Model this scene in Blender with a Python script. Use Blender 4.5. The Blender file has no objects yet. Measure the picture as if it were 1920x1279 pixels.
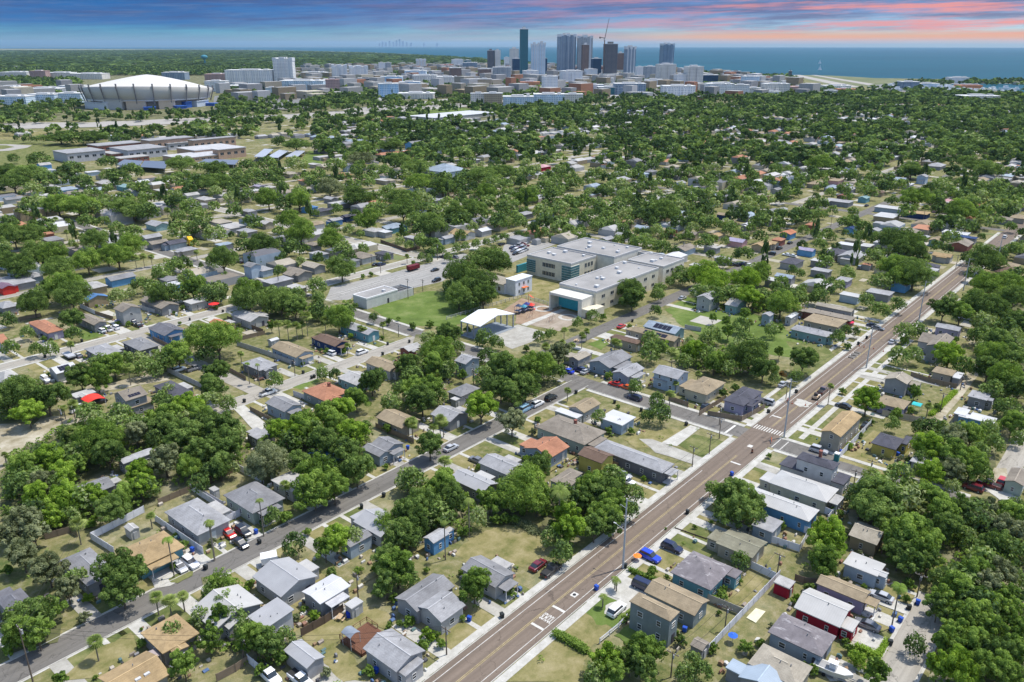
import bpy, math, random
import numpy as np
from mathutils import Vector, Matrix

# ---------------------------------------------------------------- camera, sky, sun, exposure
SC = bpy.context.scene
COL = SC.collection
F, CX, CY, HOR, H = 1500.0, 960.0, 639.5, 84.0, 100.0
PITCH = math.atan((CY - HOR) / F)
TH = math.radians(40.6)
SP, CP = math.sin(PITCH), math.cos(PITCH)
cam = bpy.data.objects.new('camera', bpy.data.cameras.new('camera'))
COL.objects.link(cam)
cam.location = (0, 0, H)
cam.rotation_euler = (math.pi / 2 - PITCH, 0, TH - math.pi / 2)
cam.data.sensor_width = 36.0
cam.data.lens = F / 1920.0 * 36.0
cam.data.clip_start = 1.0
cam.data.clip_end = 120000.0
SC.camera = cam
SC.view_settings.view_transform = 'Standard'
SC.view_settings.look = 'None'
SC.view_settings.gamma = 1.0
SC.view_settings.exposure = 0.62

SUN_EL = math.radians(66.0)
SUN_DIR = Vector((0.906 * math.cos(SUN_EL), -0.423 * math.cos(SUN_EL), math.sin(SUN_EL)))
sun = bpy.data.objects.new('sun', bpy.data.lights.new('sun', 'SUN'))
COL.objects.link(sun)
sun.rotation_euler = SUN_DIR.to_track_quat('Z', 'Y').to_euler()
sun.data.energy = 3.1
sun.data.angle = math.radians(0.53)
sun.data.color = (1.0, 0.955, 0.88)

def world():
    w = bpy.data.worlds.new('World'); SC.world = w; w.use_nodes = True
    nt = w.node_tree; N = nt.nodes; Lk = nt.links; N.clear()
    out = N.new('ShaderNodeOutputWorld'); bg = N.new('ShaderNodeBackground')
    sky = N.new('ShaderNodeTexSky'); sky.sky_type = 'NISHITA'; sky.sun_disc = False
    sky.sun_elevation = SUN_EL; sky.sun_rotation = math.atan2(SUN_DIR.x, SUN_DIR.y)
    bg.inputs['Strength'].default_value = 0.15
    tc = N.new('ShaderNodeTexCoord'); sep = N.new('ShaderNodeSeparateXYZ')
    Lk.new(tc.outputs['Generated'], sep.inputs[0])
    def mth(op, a, b=None, c=None, clamp=False):
        n = N.new('ShaderNodeMath'); n.operation = op; n.use_clamp = clamp
        for i, q in enumerate((a, b, c)):
            if q is None: continue
            if isinstance(q, (int, float)): n.inputs[i].default_value = q
            else: Lk.new(q, n.inputs[i])
        return n.outputs[0]
    # azimuth across the view: component to the right of the camera heading
    rx, ry = math.sin(TH), -math.cos(TH)
    side = mth('ADD', mth('MULTIPLY', sep.outputs['X'], rx), mth('MULTIPLY', sep.outputs['Y'], ry))
    el = mth('DIVIDE', sep.outputs['Z'], 0.062)               # 0 horizon .. ~1 at 3.5 degrees
    def ramp(fac, stops):
        r = N.new('ShaderNodeValToRGB'); e = r.color_ramp.elements
        while len(e) < len(stops): e.new(0.5)
        for k, (p, c) in enumerate(stops):
            e[k].position = p; e[k].color = (*c, 1)
        Lk.new(fac, r.inputs[0]); return r.outputs[0]
    def mix(f, a, b):
        m = N.new('ShaderNodeMix'); m.data_type = 'RGBA'
        if isinstance(f, (int, float)): m.inputs[0].default_value = f
        else: Lk.new(f, m.inputs[0])
        for i, q in ((6, a), (7, b)):
            if isinstance(q, tuple): m.inputs[i].default_value = (*q, 1)
            else: Lk.new(q, m.inputs[i])
        return m.outputs[2]
    gl = ramp(el, [(0.0, (.12, .26, .38)), (.10, (.20, .38, .50)), (.24, (.11, .38, .56)), (.36, (.04, .18, .46)), (1.0, (.000, .13, .46))])
    gr = ramp(el, [(0.0, (.40, .50, .50)), (.10, (.70, .70, .58)), (.3, (.52, .74, .86)), (.55, (.24, .42, .74)), (1.0, (.12, .20, .50))])
    sf = mth('MULTIPLY_ADD', side, 1.15, 0.42, clamp=True)
    base = mix(sf, gl, gr)
    # long flat cloud streaks, stretched along the horizon
    vec = N.new('ShaderNodeCombineXYZ')
    Lk.new(mth('MULTIPLY', side, 13.0), vec.inputs[0])
    Lk.new(mth('ADD', mth('MULTIPLY', sep.outputs['Z'], 210.0), mth('MULTIPLY', side, -5.5)), vec.inputs[1])
    def noise(scale, det, rough, off):
        n = N.new('ShaderNodeTexNoise'); n.inputs['Scale'].default_value = scale
        n.inputs['Detail'].default_value = det; n.inputs['Roughness'].default_value = rough
        m = N.new('ShaderNodeVectorMath'); m.operation = 'ADD'; m.inputs[1].default_value = (off, off * .7, 0)
        Lk.new(vec.outputs[0], m.inputs[0]); Lk.new(m.outputs[0], n.inputs['Vector']); return n.outputs[0]
    c1 = ramp(noise(.5, 8, .70, 3.1), [(.42, (0, 0, 0)), (.60, (1, 1, 1))])
    c2 = ramp(noise(.55, 8, .68, 11.3), [(.46, (0, 0, 0)), (.60, (1, 1, 1))])
    c3 = ramp(noise(1.5, 7, .72, 21.7), [(.47, (0, 0, 0)), (.66, (1, 1, 1))])
    dark = mix(sf, (.06, .11, .30), (.17, .16, .29))
    pink = mix(sf, (.24, .24, .46), (1.0, .36, .30))
    hi = mth('MULTIPLY', el, 2.2, clamp=True)
    a = mix(mth('MULTIPLY', mth('MULTIPLY', c1, .8), hi), base, dark)
    pf = mth('MULTIPLY', mth('MULTIPLY', c2, mth('MULTIPLY_ADD', side, 1.7, .42, clamp=True)), mth('MULTIPLY', el, 5.0, clamp=True))
    b = mix(mth('MULTIPLY', pf, .9), a, pink)
    b = mix(mth('MULTIPLY', mth('MULTIPLY', c3, .2), hi), b, (.30, .36, .50))
    # orange glow low over the bay, to the right
    band = mth('MULTIPLY', mth('SUBTRACT', 1.0, mth('ABSOLUTE', mth('DIVIDE', mth('SUBTRACT', el, .13), .13)), clamp=True),
               mth('MULTIPLY', mth('SUBTRACT', side, .05), 5.0, clamp=True))
    b = mix(mth('MULTIPLY', band, .95), b, (1.0, .44, .16))
    sc = N.new('ShaderNodeMix'); sc.data_type = 'RGBA'; sc.blend_type = 'MULTIPLY'; sc.inputs[0].default_value = 1
    Lk.new(b, sc.inputs[6]); sc.inputs[7].default_value = (4.2, 4.2, 4.2, 1); sc.clamp_result = False
    lowsky = mth('SUBTRACT', 1.0, mth('MULTIPLY', mth('SUBTRACT', sep.outputs['Z'], .075), 12.0, clamp=True))
    lowsky = mth('MULTIPLY', lowsky, mth('GREATER_THAN', sep.outputs['Z'], -.02))
    fin = mix(lowsky, sky.outputs[0], sc.outputs[2])
    Lk.new(fin, bg.inputs['Color']); Lk.new(bg.outputs[0], out.inputs['Surface'])
world()

# ---------------------------------------------------------------- pixel <-> ground
def at(x, y, z=0.0):
    X = (x - CX) / F; Y = -(y - CY) / F
    d1 = CP + Y * SP; d2 = -SP + Y * CP; t = (z - H) / d2
    a, b = X * t, d1 * t
    return (a * math.sin(TH) + b * math.cos(TH), -a * math.cos(TH) + b * math.sin(TH))
def proj(u, v, z=0.0):
    a = u * math.sin(TH) - v * math.cos(TH); b = u * math.cos(TH) + v * math.sin(TH)
    zz = z - H
    dep = b * CP - zz * SP; up = b * SP + zz * CP
    return (CX + F * a / dep, CY - F * up / dep, dep)
def projn(P):
    a = P[:, 0] * math.sin(TH) - P[:, 1] * math.cos(TH); b = P[:, 0] * math.cos(TH) + P[:, 1] * math.sin(TH)
    zz = P[:, 2] - H
    dep = b * CP - zz * SP; up = b * SP + zz * CP
    return CX + F * a / dep, CY - F * up / dep, dep
def rp(reg, x, y):
    if reg == 'p': return (x, y)
    r, k = reg[0], int(reg[1])
    if r == 'd': return (480 * k + x / 3.996, 240 + y / 3.996)
    yo = {'a': 540, 'b': 780, 'c': 1020}[r]
    return ((0, 380, 760, 1140, 1520)[k] + x / 4.8, yo + y / 4.8)
def rat(reg, x, y, z=0.0): return at(*rp(reg, x, y), z)

# ---------------------------------------------------------------- materials
MATS = {}
def nodes(name):
    m = bpy.data.materials.new(name); m.use_nodes = True
    nt = m.node_tree; p = nt.nodes['Principled BSDF']
    p.inputs['Roughness'].default_value = 0.85
    p.inputs['Specular IOR Level'].default_value = 0.25
    return m, nt, p
def tnoise(nt, scale, detail=4, rough=.55, coord='Object', vscale=None):
    tc = nt.nodes.new('ShaderNodeTexCoord'); n = nt.nodes.new('ShaderNodeTexNoise')
    n.inputs['Scale'].default_value = scale; n.inputs['Detail'].default_value = detail; n.inputs['Roughness'].default_value = rough
    src = tc.outputs[coord]
    if coord == 'World':
        pass
    if vscale:
        mp = nt.nodes.new('ShaderNodeMapping'); mp.inputs['Scale'].default_value = vscale
        nt.links.new(src, mp.inputs[0]); src = mp.outputs[0]
    nt.links.new(src, n.inputs['Vector']); return n.outputs[0]
def nramp(nt, fac, stops, interp='LINEAR'):
    r = nt.nodes.new('ShaderNodeValToRGB'); e = r.color_ramp.elements; r.color_ramp.interpolation = interp
    while len(e) < len(stops): e.new(.5)
    for k, (p, c) in enumerate(stops):
        e[k].position = p; e[k].color = (*c, 1) if len(c) == 3 else c
    nt.links.new(fac, r.inputs[0]); return r.outputs[0]
def nmix(nt, f, a, b, mode='MIX'):
    m = nt.nodes.new('ShaderNodeMix'); m.data_type = 'RGBA'; m.blend_type = mode
    if isinstance(f, (int, float)): m.inputs[0].default_value = f
    else: nt.links.new(f, m.inputs[0])
    for i, q in ((6, a), (7, b)):
        if isinstance(q, tuple): m.inputs[i].default_value = (*q[:3], 1)
        else: nt.links.new(q, m.inputs[i])
    return m.outputs[2]
def sc3(c, k): return tuple(min(1.0, q * k) for q in c)

def m_plain(c, rough=.7, var=.12, metal=0.0):
    key = ('plain', c, rough, var, metal)
    if key not in MATS:
        m, nt, p = nodes('surface_paint')
        n = tnoise(nt, 1.3, 3)
        nt.links.new(nramp(nt, n, [(.3, sc3(c, 1 - var)), (.7, sc3(c, 1 + var))]), p.inputs['Base Color'])
        p.inputs['Roughness'].default_value = rough; p.inputs['Metallic'].default_value = metal
        MATS[key] = m
    return MATS[key]
def m_roof(c, style='sh'):
    key = ('roof', c, style)
    if key in MATS: return MATS[key]
    m, nt, p = nodes('roof_shingles' if style == 'sh' else 'roof_metal')
    if style == 'sh':
        big = tnoise(nt, .22, 4, .6); fine = tnoise(nt, 7.0, 2, .7)
        col = nramp(nt, big, [(.28, sc3(c, .78)), (.5, c), (.72, sc3(c, 1.17))])
        col = nmix(nt, .55, col, nramp(nt, fine, [(.35, (.62, .62, .64)), (.65, (1.0, 1.0, 1.0))]), 'MULTIPLY')
        tc = nt.nodes.new('ShaderNodeTexCoord'); wv = nt.nodes.new('ShaderNodeTexWave'); wv.bands_direction = 'Z'
        wv.inputs['Scale'].default_value = 2.2; wv.inputs['Distortion'].default_value = 1.5
        nt.links.new(tc.outputs['Object'], wv.inputs[0])
        col = nmix(nt, .07, col, wv.outputs[0], 'MULTIPLY')
        st2 = tnoise(nt, .9, 5, .7); col = nmix(nt, .5, col, nramp(nt, st2, [(.36, (.70, .69, .68)), (.62, (1, 1, 1))]), 'MULTIPLY')
        p.inputs['Roughness'].default_value = .95
    elif style == 'st':      # weathered, with pale streaks
        big = tnoise(nt, .5, 6, .7); st = tnoise(nt, 1.2, 4, .7, vscale=(1, .25, 1))
        col = nramp(nt, big, [(.3, sc3(c, .7)), (.7, sc3(c, 1.25))])
        col = nmix(nt, nramp(nt, st, [(.56, (0, 0, 0)), (.66, (.8, .8, .8))]), col, (.42, .40, .40))
        p.inputs['Roughness'].default_value = .95
    else:
        tc = nt.nodes.new('ShaderNodeTexCoord'); wv = nt.nodes.new('ShaderNodeTexWave')
        wv.bands_direction = 'X' if style == 'mu' else 'Y'
        wv.inputs['Scale'].default_value = .75
        nt.links.new(tc.outputs['Object'], wv.inputs[0])
        big = tnoise(nt, .3, 4, .6)
        col = nramp(nt, big, [(.3, sc3(c, .88)), (.7, sc3(c, 1.06))])
        col = nmix(nt, .35, col, nramp(nt, wv.outputs[0], [(.0, (.72, .72, .74)), (.12, (1, 1, 1))]), 'MULTIPLY')
        p.inputs['Roughness'].default_value = .5; p.inputs['Metallic'].default_value = .0
    nt.links.new(col, p.inputs['Base Color']); MATS[key] = m
    return m
def m_wall(c, siding=True):
    key = ('wall', c, siding)
    if key in MATS: return MATS[key]
    m, nt, p = nodes('painted_siding' if siding else 'painted_stucco')
    big = tnoise(nt, .6, 4, .6)
    col = nramp(nt, big, [(.3, sc3(c, .85)), (.7, sc3(c, 1.08))])
    if siding:
        tc = nt.nodes.new('ShaderNodeTexCoord'); wv = nt.nodes.new('ShaderNodeTexWave'); wv.bands_direction = 'Z'
        wv.inputs['Scale'].default_value = 1.6; wv.wave_profile = 'SAW'
        nt.links.new(tc.outputs['Object'], wv.inputs[0])
        col = nmix(nt, .25, col, wv.outputs[0], 'MULTIPLY')
    nt.links.new(col, p.inputs['Base Color']); MATS[key] = m
    return m
def m_glass():
    if 'glass' not in MATS:
        m, nt, p = nodes('window_glass'); p.inputs['Base Color'].default_value = (.03, .04, .05, 1)
        p.inputs['Roughness'].default_value = .12; p.inputs['Specular IOR Level'].default_value = .6; MATS['glass'] = m
    return MATS['glass']
def m_paint(c):
    key = ('car', c)
    if key not in MATS:
        m, nt, p = nodes('car_paint'); p.inputs['Base Color'].default_value = (*c, 1)
        p.inputs['Roughness'].default_value = .28; p.inputs['Coat Weight'].default_value = .6; p.inputs['Specular IOR Level'].default_value = .5
        MATS[key] = m
    return MATS[key]
def m_leaf(name, lo, mid, hi, trans=.28):
    key = ('leaf', name)
    if key in MATS: return MATS[key]
    m = bpy.data.materials.new('leaves_' + name); m.use_nodes = True
    nt = m.node_tree; N = nt.nodes; N.clear()
    out = N.new('ShaderNodeOutputMaterial'); d = N.new('ShaderNodeBsdfDiffuse'); t = N.new('ShaderNodeBsdfTranslucent'); mx = N.new('ShaderNodeMixShader')
    at_ = N.new('ShaderNodeAttribute'); at_.attribute_name = 'tone'
    oi = N.new('ShaderNodeObjectInfo')
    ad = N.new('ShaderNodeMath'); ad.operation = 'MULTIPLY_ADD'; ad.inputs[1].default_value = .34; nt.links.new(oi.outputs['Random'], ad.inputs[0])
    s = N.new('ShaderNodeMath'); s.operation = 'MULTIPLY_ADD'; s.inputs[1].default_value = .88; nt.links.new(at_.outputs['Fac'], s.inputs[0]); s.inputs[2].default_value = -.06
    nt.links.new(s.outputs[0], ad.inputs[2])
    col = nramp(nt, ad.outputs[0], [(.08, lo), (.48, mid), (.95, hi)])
    nt.links.new(col, d.inputs['Color'])
    tcol = nmix(nt, 1.0, col, (1.0, 1.0, .45), 'MULTIPLY')
    nt.links.new(tcol, t.inputs['Color'])
    mx.inputs[0].default_value = trans
    nt.links.new(d.outputs[0], mx.inputs[1]); nt.links.new(t.outputs[0], mx.inputs[2]); nt.links.new(mx.outputs[0], out.inputs[0])
    MATS[key] = m
    return m
LEAF = {
 'D': m_leaf('dark', (.060, .105, .030), (.155, .240, .062), (.290, .395, .115), .42),
 'G': m_leaf('green', (.070, .130, .028), (.200, .310, .062), (.360, .490, .115), .44),
 'Y': m_leaf('bright', (.095, .175, .022), (.245, .385, .050), (.410, .560, .100), .44),
 'O': m_leaf('olive', (.090, .110, .050), (.215, .250, .125), (.400, .430, .240), .36),
 'P': m_leaf('palm', (.070, .115, .026), (.180, .250, .060), (.340, .400, .130)),
 'R': m_leaf('rust', (.10, .07, .025), (.25, .16, .06), (.42, .26, .09)),
 'E': m_leaf('bare', (.10, .08, .07), (.24, .20, .17), (.40, .34, .30)),
 'H': m_leaf('yellow_bloom', (.09, .10, .01), (.30, .27, .02), (.55, .45, .04)),
}
LEAF['C'] = LEAF['D']
BARK = m_plain((.13, .105, .08), .95, .3)
PBARK = m_plain((.20, .175, .14), .95, .25)

# ---------------------------------------------------------------- mesh helpers
class MB:
    def __init__(s): s.v = []; s.f = []; s.m = []
    def add(s, vs, fs, mi=0):
        o = len(s.v); s.v.extend(vs); s.f.extend([tuple(o + i for i in f) for f in fs]); s.m.extend([mi] * len(fs))
    def box(s, x0, y0, z0, x1, y1, z1, mi=0, bottom=True):
        vs = [(x0, y0, z0), (x1, y0, z0), (x1, y1, z0), (x0, y1, z0), (x0, y0, z1), (x1, y0, z1), (x1, y1, z1), (x0, y1, z1)]
        fs = [(4, 5, 6, 7), (0, 1, 5, 4), (1, 2, 6, 5), (2, 3, 7, 6), (3, 0, 4, 7)]
        if bottom: fs.append((3, 2, 1, 0))
        s.add(vs, fs, mi)
    def cyl(s, p0, p1, r0, r1=None, n=8, mi=0, cap=True):
        r1 = r0 if r1 is None else r1
        a, b = Vector(p0), Vector(p1); d = (b - a).normalized()
        x = d.orthogonal().normalized(); y = d.cross(x)
        vs = []
        for c, r in ((a, r0), (b, r1)):
            for k in range(n):
                t = 2 * math.pi * k / n; vs.append(tuple(c + (x * math.cos(t) + y * math.sin(t)) * r))
        fs = [(k, (k + 1) % n, n + (k + 1) % n, n + k) for k in range(n)]
        if cap: fs += [tuple(range(n - 1, -1, -1)), tuple(range(n, 2 * n))]
        s.add(vs, fs, mi)
    def rings(s, prof, n=16, mi=0, cx=0, cy=0):    # lathe: (r, z)
        vs = []
        for r, z in prof:
            for k in range(n):
                t = 2 * math.pi * k / n; vs.append((cx + r * math.cos(t), cy + r * math.sin(t), z))
        fs = []
        for j in range(len(prof) - 1):
            for k in range(n):
                fs.append((j * n + k, j * n + (k + 1) % n, (j + 1) * n + (k + 1) % n, (j + 1) * n + k))
        fs.append(tuple(range((len(prof) - 1) * n, len(prof) * n)))
        s.add(vs, fs, mi)
    def mesh(s, name, mats):
        me = bpy.data.meshes.new(name); me.from_pydata(s.v, [], s.f)
        for m in (mats if isinstance(mats, (list, tuple)) else [mats]): me.materials.append(m)
        if any(s.m): me.polygons.foreach_set('material_index', s.m)
        me.update(); return me
    def build(s, name, mats, parent=None, loc=None, rz=0.0):
        return link(name, s.mesh(name, mats), parent, loc, rz)
def link(name, data, parent=None, loc=None, rz=0.0):
    o = bpy.data.objects.new(name, data); COL.objects.link(o)
    if parent is not None: o.parent = parent
    if loc is not None: o.location = loc
    if rz: o.rotation_euler = (0, 0, rz)
    return o
def empty(name, loc, rz=0.0):
    o = bpy.data.objects.new(name, None); COL.objects.link(o); o.location = loc; o.rotation_euler = (0, 0, rz)
    o.empty_display_size = .5
    return o
def struct(o, kind='structure', label=None):
    o['kind'] = kind
    if label: o['label'] = label
    return o
def fastmesh(name, verts, faces, mats, tone=None, col=None, matidx=None):
    """verts (N,3), faces (M,k) numpy -> mesh; tone: per face float; col: per face rgb"""
    me = bpy.data.meshes.new(name); k = faces.shape[1]; M = len(faces)
    me.vertices.add(len(verts)); me.vertices.foreach_set('co', np.ascontiguousarray(verts, np.float32).ravel())
    me.loops.add(M * k); me.loops.foreach_set('vertex_index', np.ascontiguousarray(faces, np.int32).ravel())
    me.polygons.add(M); me.polygons.foreach_set('loop_start', np.arange(0, M * k, k, dtype=np.int32))
    if matidx is not None: me.polygons.foreach_set('material_index', np.ascontiguousarray(matidx, np.int32))
    if tone is not None:
        a = me.attributes.new('tone', 'FLOAT', 'FACE'); a.data.foreach_set('value', np.ascontiguousarray(tone, np.float32))
    if col is not None:
        a = me.attributes.new('col', 'FLOAT_COLOR', 'FACE')
        c4 = np.ones((M, 4), np.float32); c4[:, :3] = col; a.data.foreach_set('color', c4.ravel())
    for m in (mats if isinstance(mats, (list, tuple)) else [mats]): me.materials.append(m)
    me.update(calc_edges=True); me.validate(); me.shade_flat(); return me

# ---------------------------------------------------------------- labels
REG = []          # (object, description, category, px, py, group)
LANDMARKS = []    # (name, px, py)
def reg(o, desc, cat, loc, group=None, z=1.5, full=None):
    p = proj(loc[0], loc[1], z)
    o['category'] = cat
    if group: o['group'] = group
    if full: o['label'] = full; USED.add(full)
    else: REG.append((o, desc, cat, p[0], p[1]))
USED = set()
def finish_labels():
    def relname(dx, dy):
        if abs(dy) * 1.2 > abs(dx): return 'behind' if dy < 0 else 'in front of'
        return 'left of' if dx < 0 else 'right of'
    REG.sort(key=lambda r: -r[4])
    for o, desc, cat, x, y in REG:
        near = sorted(((math.hypot(x - lx, (y - ly) * 1.5), nm, x - lx, y - ly) for nm, lx, ly in LANDMARKS))
        cand = []
        for d, nm, dx, dy in near[:9]:
            cand.append((0, '%s %s %s' % (desc, relname(dx, dy), nm)))
        A = near[0][1]
        for i in range(0, 4):
            for j in range(i + 1, 7):
                a, b = near[i], near[j]
                if (a[2] * b[2] + a[3] * b[3] * 2.2) < 0:
                    cand.append((1, '%s between %s and %s' % (desc, a[1], b[1])))
        for d, nm, dx, dy in near[:3]:
            for q in ('second', 'third', 'fourth', 'fifth', 'sixth', 'seventh', 'eighth', 'ninth', 'tenth', 'eleventh', 'twelfth'):
                cand.append((2, '%s %s %s %s' % (q, desc, relname(dx, dy), nm)))
        lab = None
        for _, c in cand:
            if len(c.replace('-', ' ').split()) <= 16 and c not in USED: lab = c; break
        if lab is None:
            for q in range(13, 400):
                c = 'number %d %s counting back from %s' % (q, desc, A)
                if c not in USED: lab = c; break
        USED.add(lab); o['label'] = lab
# ---------------------------------------------------------------- colours
PAL = {
 'grey': (.25, .25, .255), 'ltgrey': (.35, .35, .355), 'dkgrey': (.16, .16, .175), 'slate': (.095, .095, .115), 'pale': (.43, .42, .40),
 'white': (.52, .52, .525), 'offwhite': (.44, .435, .42), 'tan': (.33, .265, .175), 'gold': (.40, .29, .155), 'taupe': (.27, .235, .19), 'beige': (.38, .34, .27),
 'terracotta': (.42, .20, .12), 'brown': (.17, .115, .085), 'olive': (.24, .23, .165), 'red': (.55, .04, .03), 'crimson': (.33, .012, .03),
 'orange': (.48, .20, .11), 'teal': (.15, .33, .38), 'blue': (.13, .31, .54), 'navy': (.03, .06, .16), 'ltblue': (.38, .46, .54), 'bluegrey': (.31, .37, .43),
 'yellow': (.48, .40, .10), 'green': (.20, .26, .20), 'lavender': (.36, .33, .44), 'pink': (.55, .32, .34), 'purple': (.20, .13, .18), 'cream': (.55, .50, .38),
 'brick': (.25, .10, .075), 'palegreen': (.36, .42, .36), 'bright': (.10, .22, .44), 'aqua': (.24, .37, .38), 'sage': (.22, .26, .26), 'stain': (.19, .172, .178)}
WORD = {'ltgrey': 'light grey', 'dkgrey': 'dark grey', 'offwhite': 'off white', 'gold': 'golden tan', 'ltblue': 'light blue', 'bluegrey': 'blue grey',
 'palegreen': 'pale green', 'bright': 'bright blue', 'aqua': 'aqua blue', 'sage': 'grey green'}
def wd(c): return WORD.get(c, c)

# ---------------------------------------------------------------- houses
RECTS = []        # world rectangles occupied by buildings (u0,v0,u1,v1)
def roof_mesh(mb, w, d, z, typ, pitch, mi=0, th=.16, cap=None):
    """roof over rectangle (0,0)-(w,d); returns ridge height and gable description"""
    if typ == 'f':
        mb.box(0, 0, z, w, d, z + .22, mi); mb.box(.18, .18, z + .215, w - .18, d - .18, z + .235, mi); return z + .22
    if typ == 'su' or typ == 'sv':
        r = (d if typ == 'su' else w) * .08
        zz = [z, z, z + r, z + r] if typ == 'su' else [z, z + r, z + r, z]
        pts = [(0, 0), (w, 0), (w, d), (0, d)]
        vs = [(p[0], p[1], q) for p, q in zip(pts, zz)] + [(p[0], p[1], q + th) for p, q in zip(pts, zz)]
        mb.add(vs, [(3, 2, 1, 0), (4, 5, 6, 7), (0, 1, 5, 4), (1, 2, 6, 5), (2, 3, 7, 6), (3, 0, 4, 7)], mi); return z + r
    if typ in ('h', 'g'): typ += 'u' if w >= d else 'v'
    swap = typ[1] == 'v'
    L_, S_ = (d, w) if swap else (w, d)       # length along the ridge, span
    rise = S_ / 2 * pitch
    ins = S_ / 2 if typ[0] == 'h' else 0
    if ins * 2 > L_: ins = L_ / 2 - .01
    def P(a, b, c): return (b, a, c) if swap else (a, b, c)
    lo = [P(0, 0, z), P(L_, 0, z), P(L_, S_, z), P(0, S_, z)]
    up = [P(0, 0, z + th), P(L_, 0, z + th), P(L_, S_, z + th), P(0, S_, z + th)]
    rg = [P(ins, S_ / 2, z + rise + th), P(L_ - ins, S_ / 2, z + rise + th)]
    if typ[0] == 'h':
        vs = lo + up + rg
        fs = [(3, 2, 1, 0), (4, 5, 9, 8), (5, 6, 9), (6, 7, 8, 9), (7, 4, 8), (0, 1, 5, 4), (1, 2, 6, 5), (2, 3, 7, 6), (3, 0, 4, 7)]
    else:
        rl = [P(0, S_ / 2, z + rise), P(L_, S_ / 2, z + rise)]
        vs = lo + up + rg + rl
        fs = [(4, 5, 9, 8), (6, 7, 8, 9), (0, 10, 11, 1), (2, 11, 10, 3), (0, 1, 5, 4), (2, 3, 7, 6),
              (0, 4, 8, 10), (3, 10, 8, 7), (1, 11, 9, 5), (2, 6, 9, 11)]
    if swap: fs = [tuple(reversed(f)) for f in fs]
    mb.add(vs, fs, mi)
    return z + rise + th
def body_mesh(mb, x0, y0, x1, y1, z, typ, pitch, w, d, mi=0):
    mb.box(x0, y0, 0, x1, y1, z, mi, bottom=False)
    if typ in ('h', 'g'): typ += 'u' if w >= d else 'v'
    if typ[0] == 'g':
        if typ[1] == 'u':
            rise = (d / 2) * pitch - .04; a, b, m = y0, y1, (y0 + y1) / 2; e = (y0) * pitch
            for x in (x0, x1 - .1):
                mb.add([(x, a, z), (x, b, z), (x, m, z + rise), (x + .1, a, z), (x + .1, b, z), (x + .1, m, z + rise)],
                       [(0, 2, 1), (3, 4, 5), (0, 3, 5, 2), (1, 2, 5, 4)], mi)
        else:
            rise = (w / 2) * pitch - .04; a, b, m = x0, x1, (x0 + x1) / 2
            for y in (y0, y1 - .1):
                mb.add([(a, y, z), (b, y, z), (m, y, z + rise), (a, y + .1, z), (b, y + .1, z), (m, y + .1, z + rise)],
                       [(0, 1, 2), (3, 5, 4), (0, 2, 5, 3), (1, 4, 5, 2)], mi)
_wf = MB(); _wf.box(-.59, -.05, -.06, .59, .03, 0); _wf.box(-.59, -.05, 1.15, .59, .03, 1.21); _wf.box(-.59, -.05, 0, -.52, .03, 1.15); _wf.box(.52, -.05, 0, .59, .03, 1.15); _wf.box(-.52, -.045, .55, .52, .03, .60)
_wp = MB(); _wp.box(-.52, -.01, 0, .52, .03, 1.15)
FRAME_ME = _wf.mesh('window_frame', m_plain((.72, .72, .70), .6, .05)); PANE_ME = _wp.mesh('window_pane', m_glass())
_df = MB(); _df.box(-.5, -.04, 0, .5, .02, 2.05); DOOR_W = _df.mesh('door_leaf', m_plain((.60, .60, .58), .6, .05)); DOOR_D = _df.mesh('door_leaf', m_plain((.06, .06, .08), .6, .05))
_gd = MB(); _gd.box(-1.3, -.04, 0, 1.3, .02, 2.1); GAR = _gd.mesh('garage_door_leaf', m_plain((.14, .13, .14), .7, .1))
VENT = MB(); VENT.cyl((0, 0, -.1), (0, 0, .45), .09, n=6); VENT_ME = VENT.mesh('vent', m_plain((.25, .25, .25), .5))
def window(parent, x, y, z, rz, sx=1.0):
    f = link('window', FRAME_ME, parent, (x, y, z), rz); f.scale = (sx, 1, .9)
    link('pane', PANE_ME, f)
PITCHV = {'su': .08}
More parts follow.
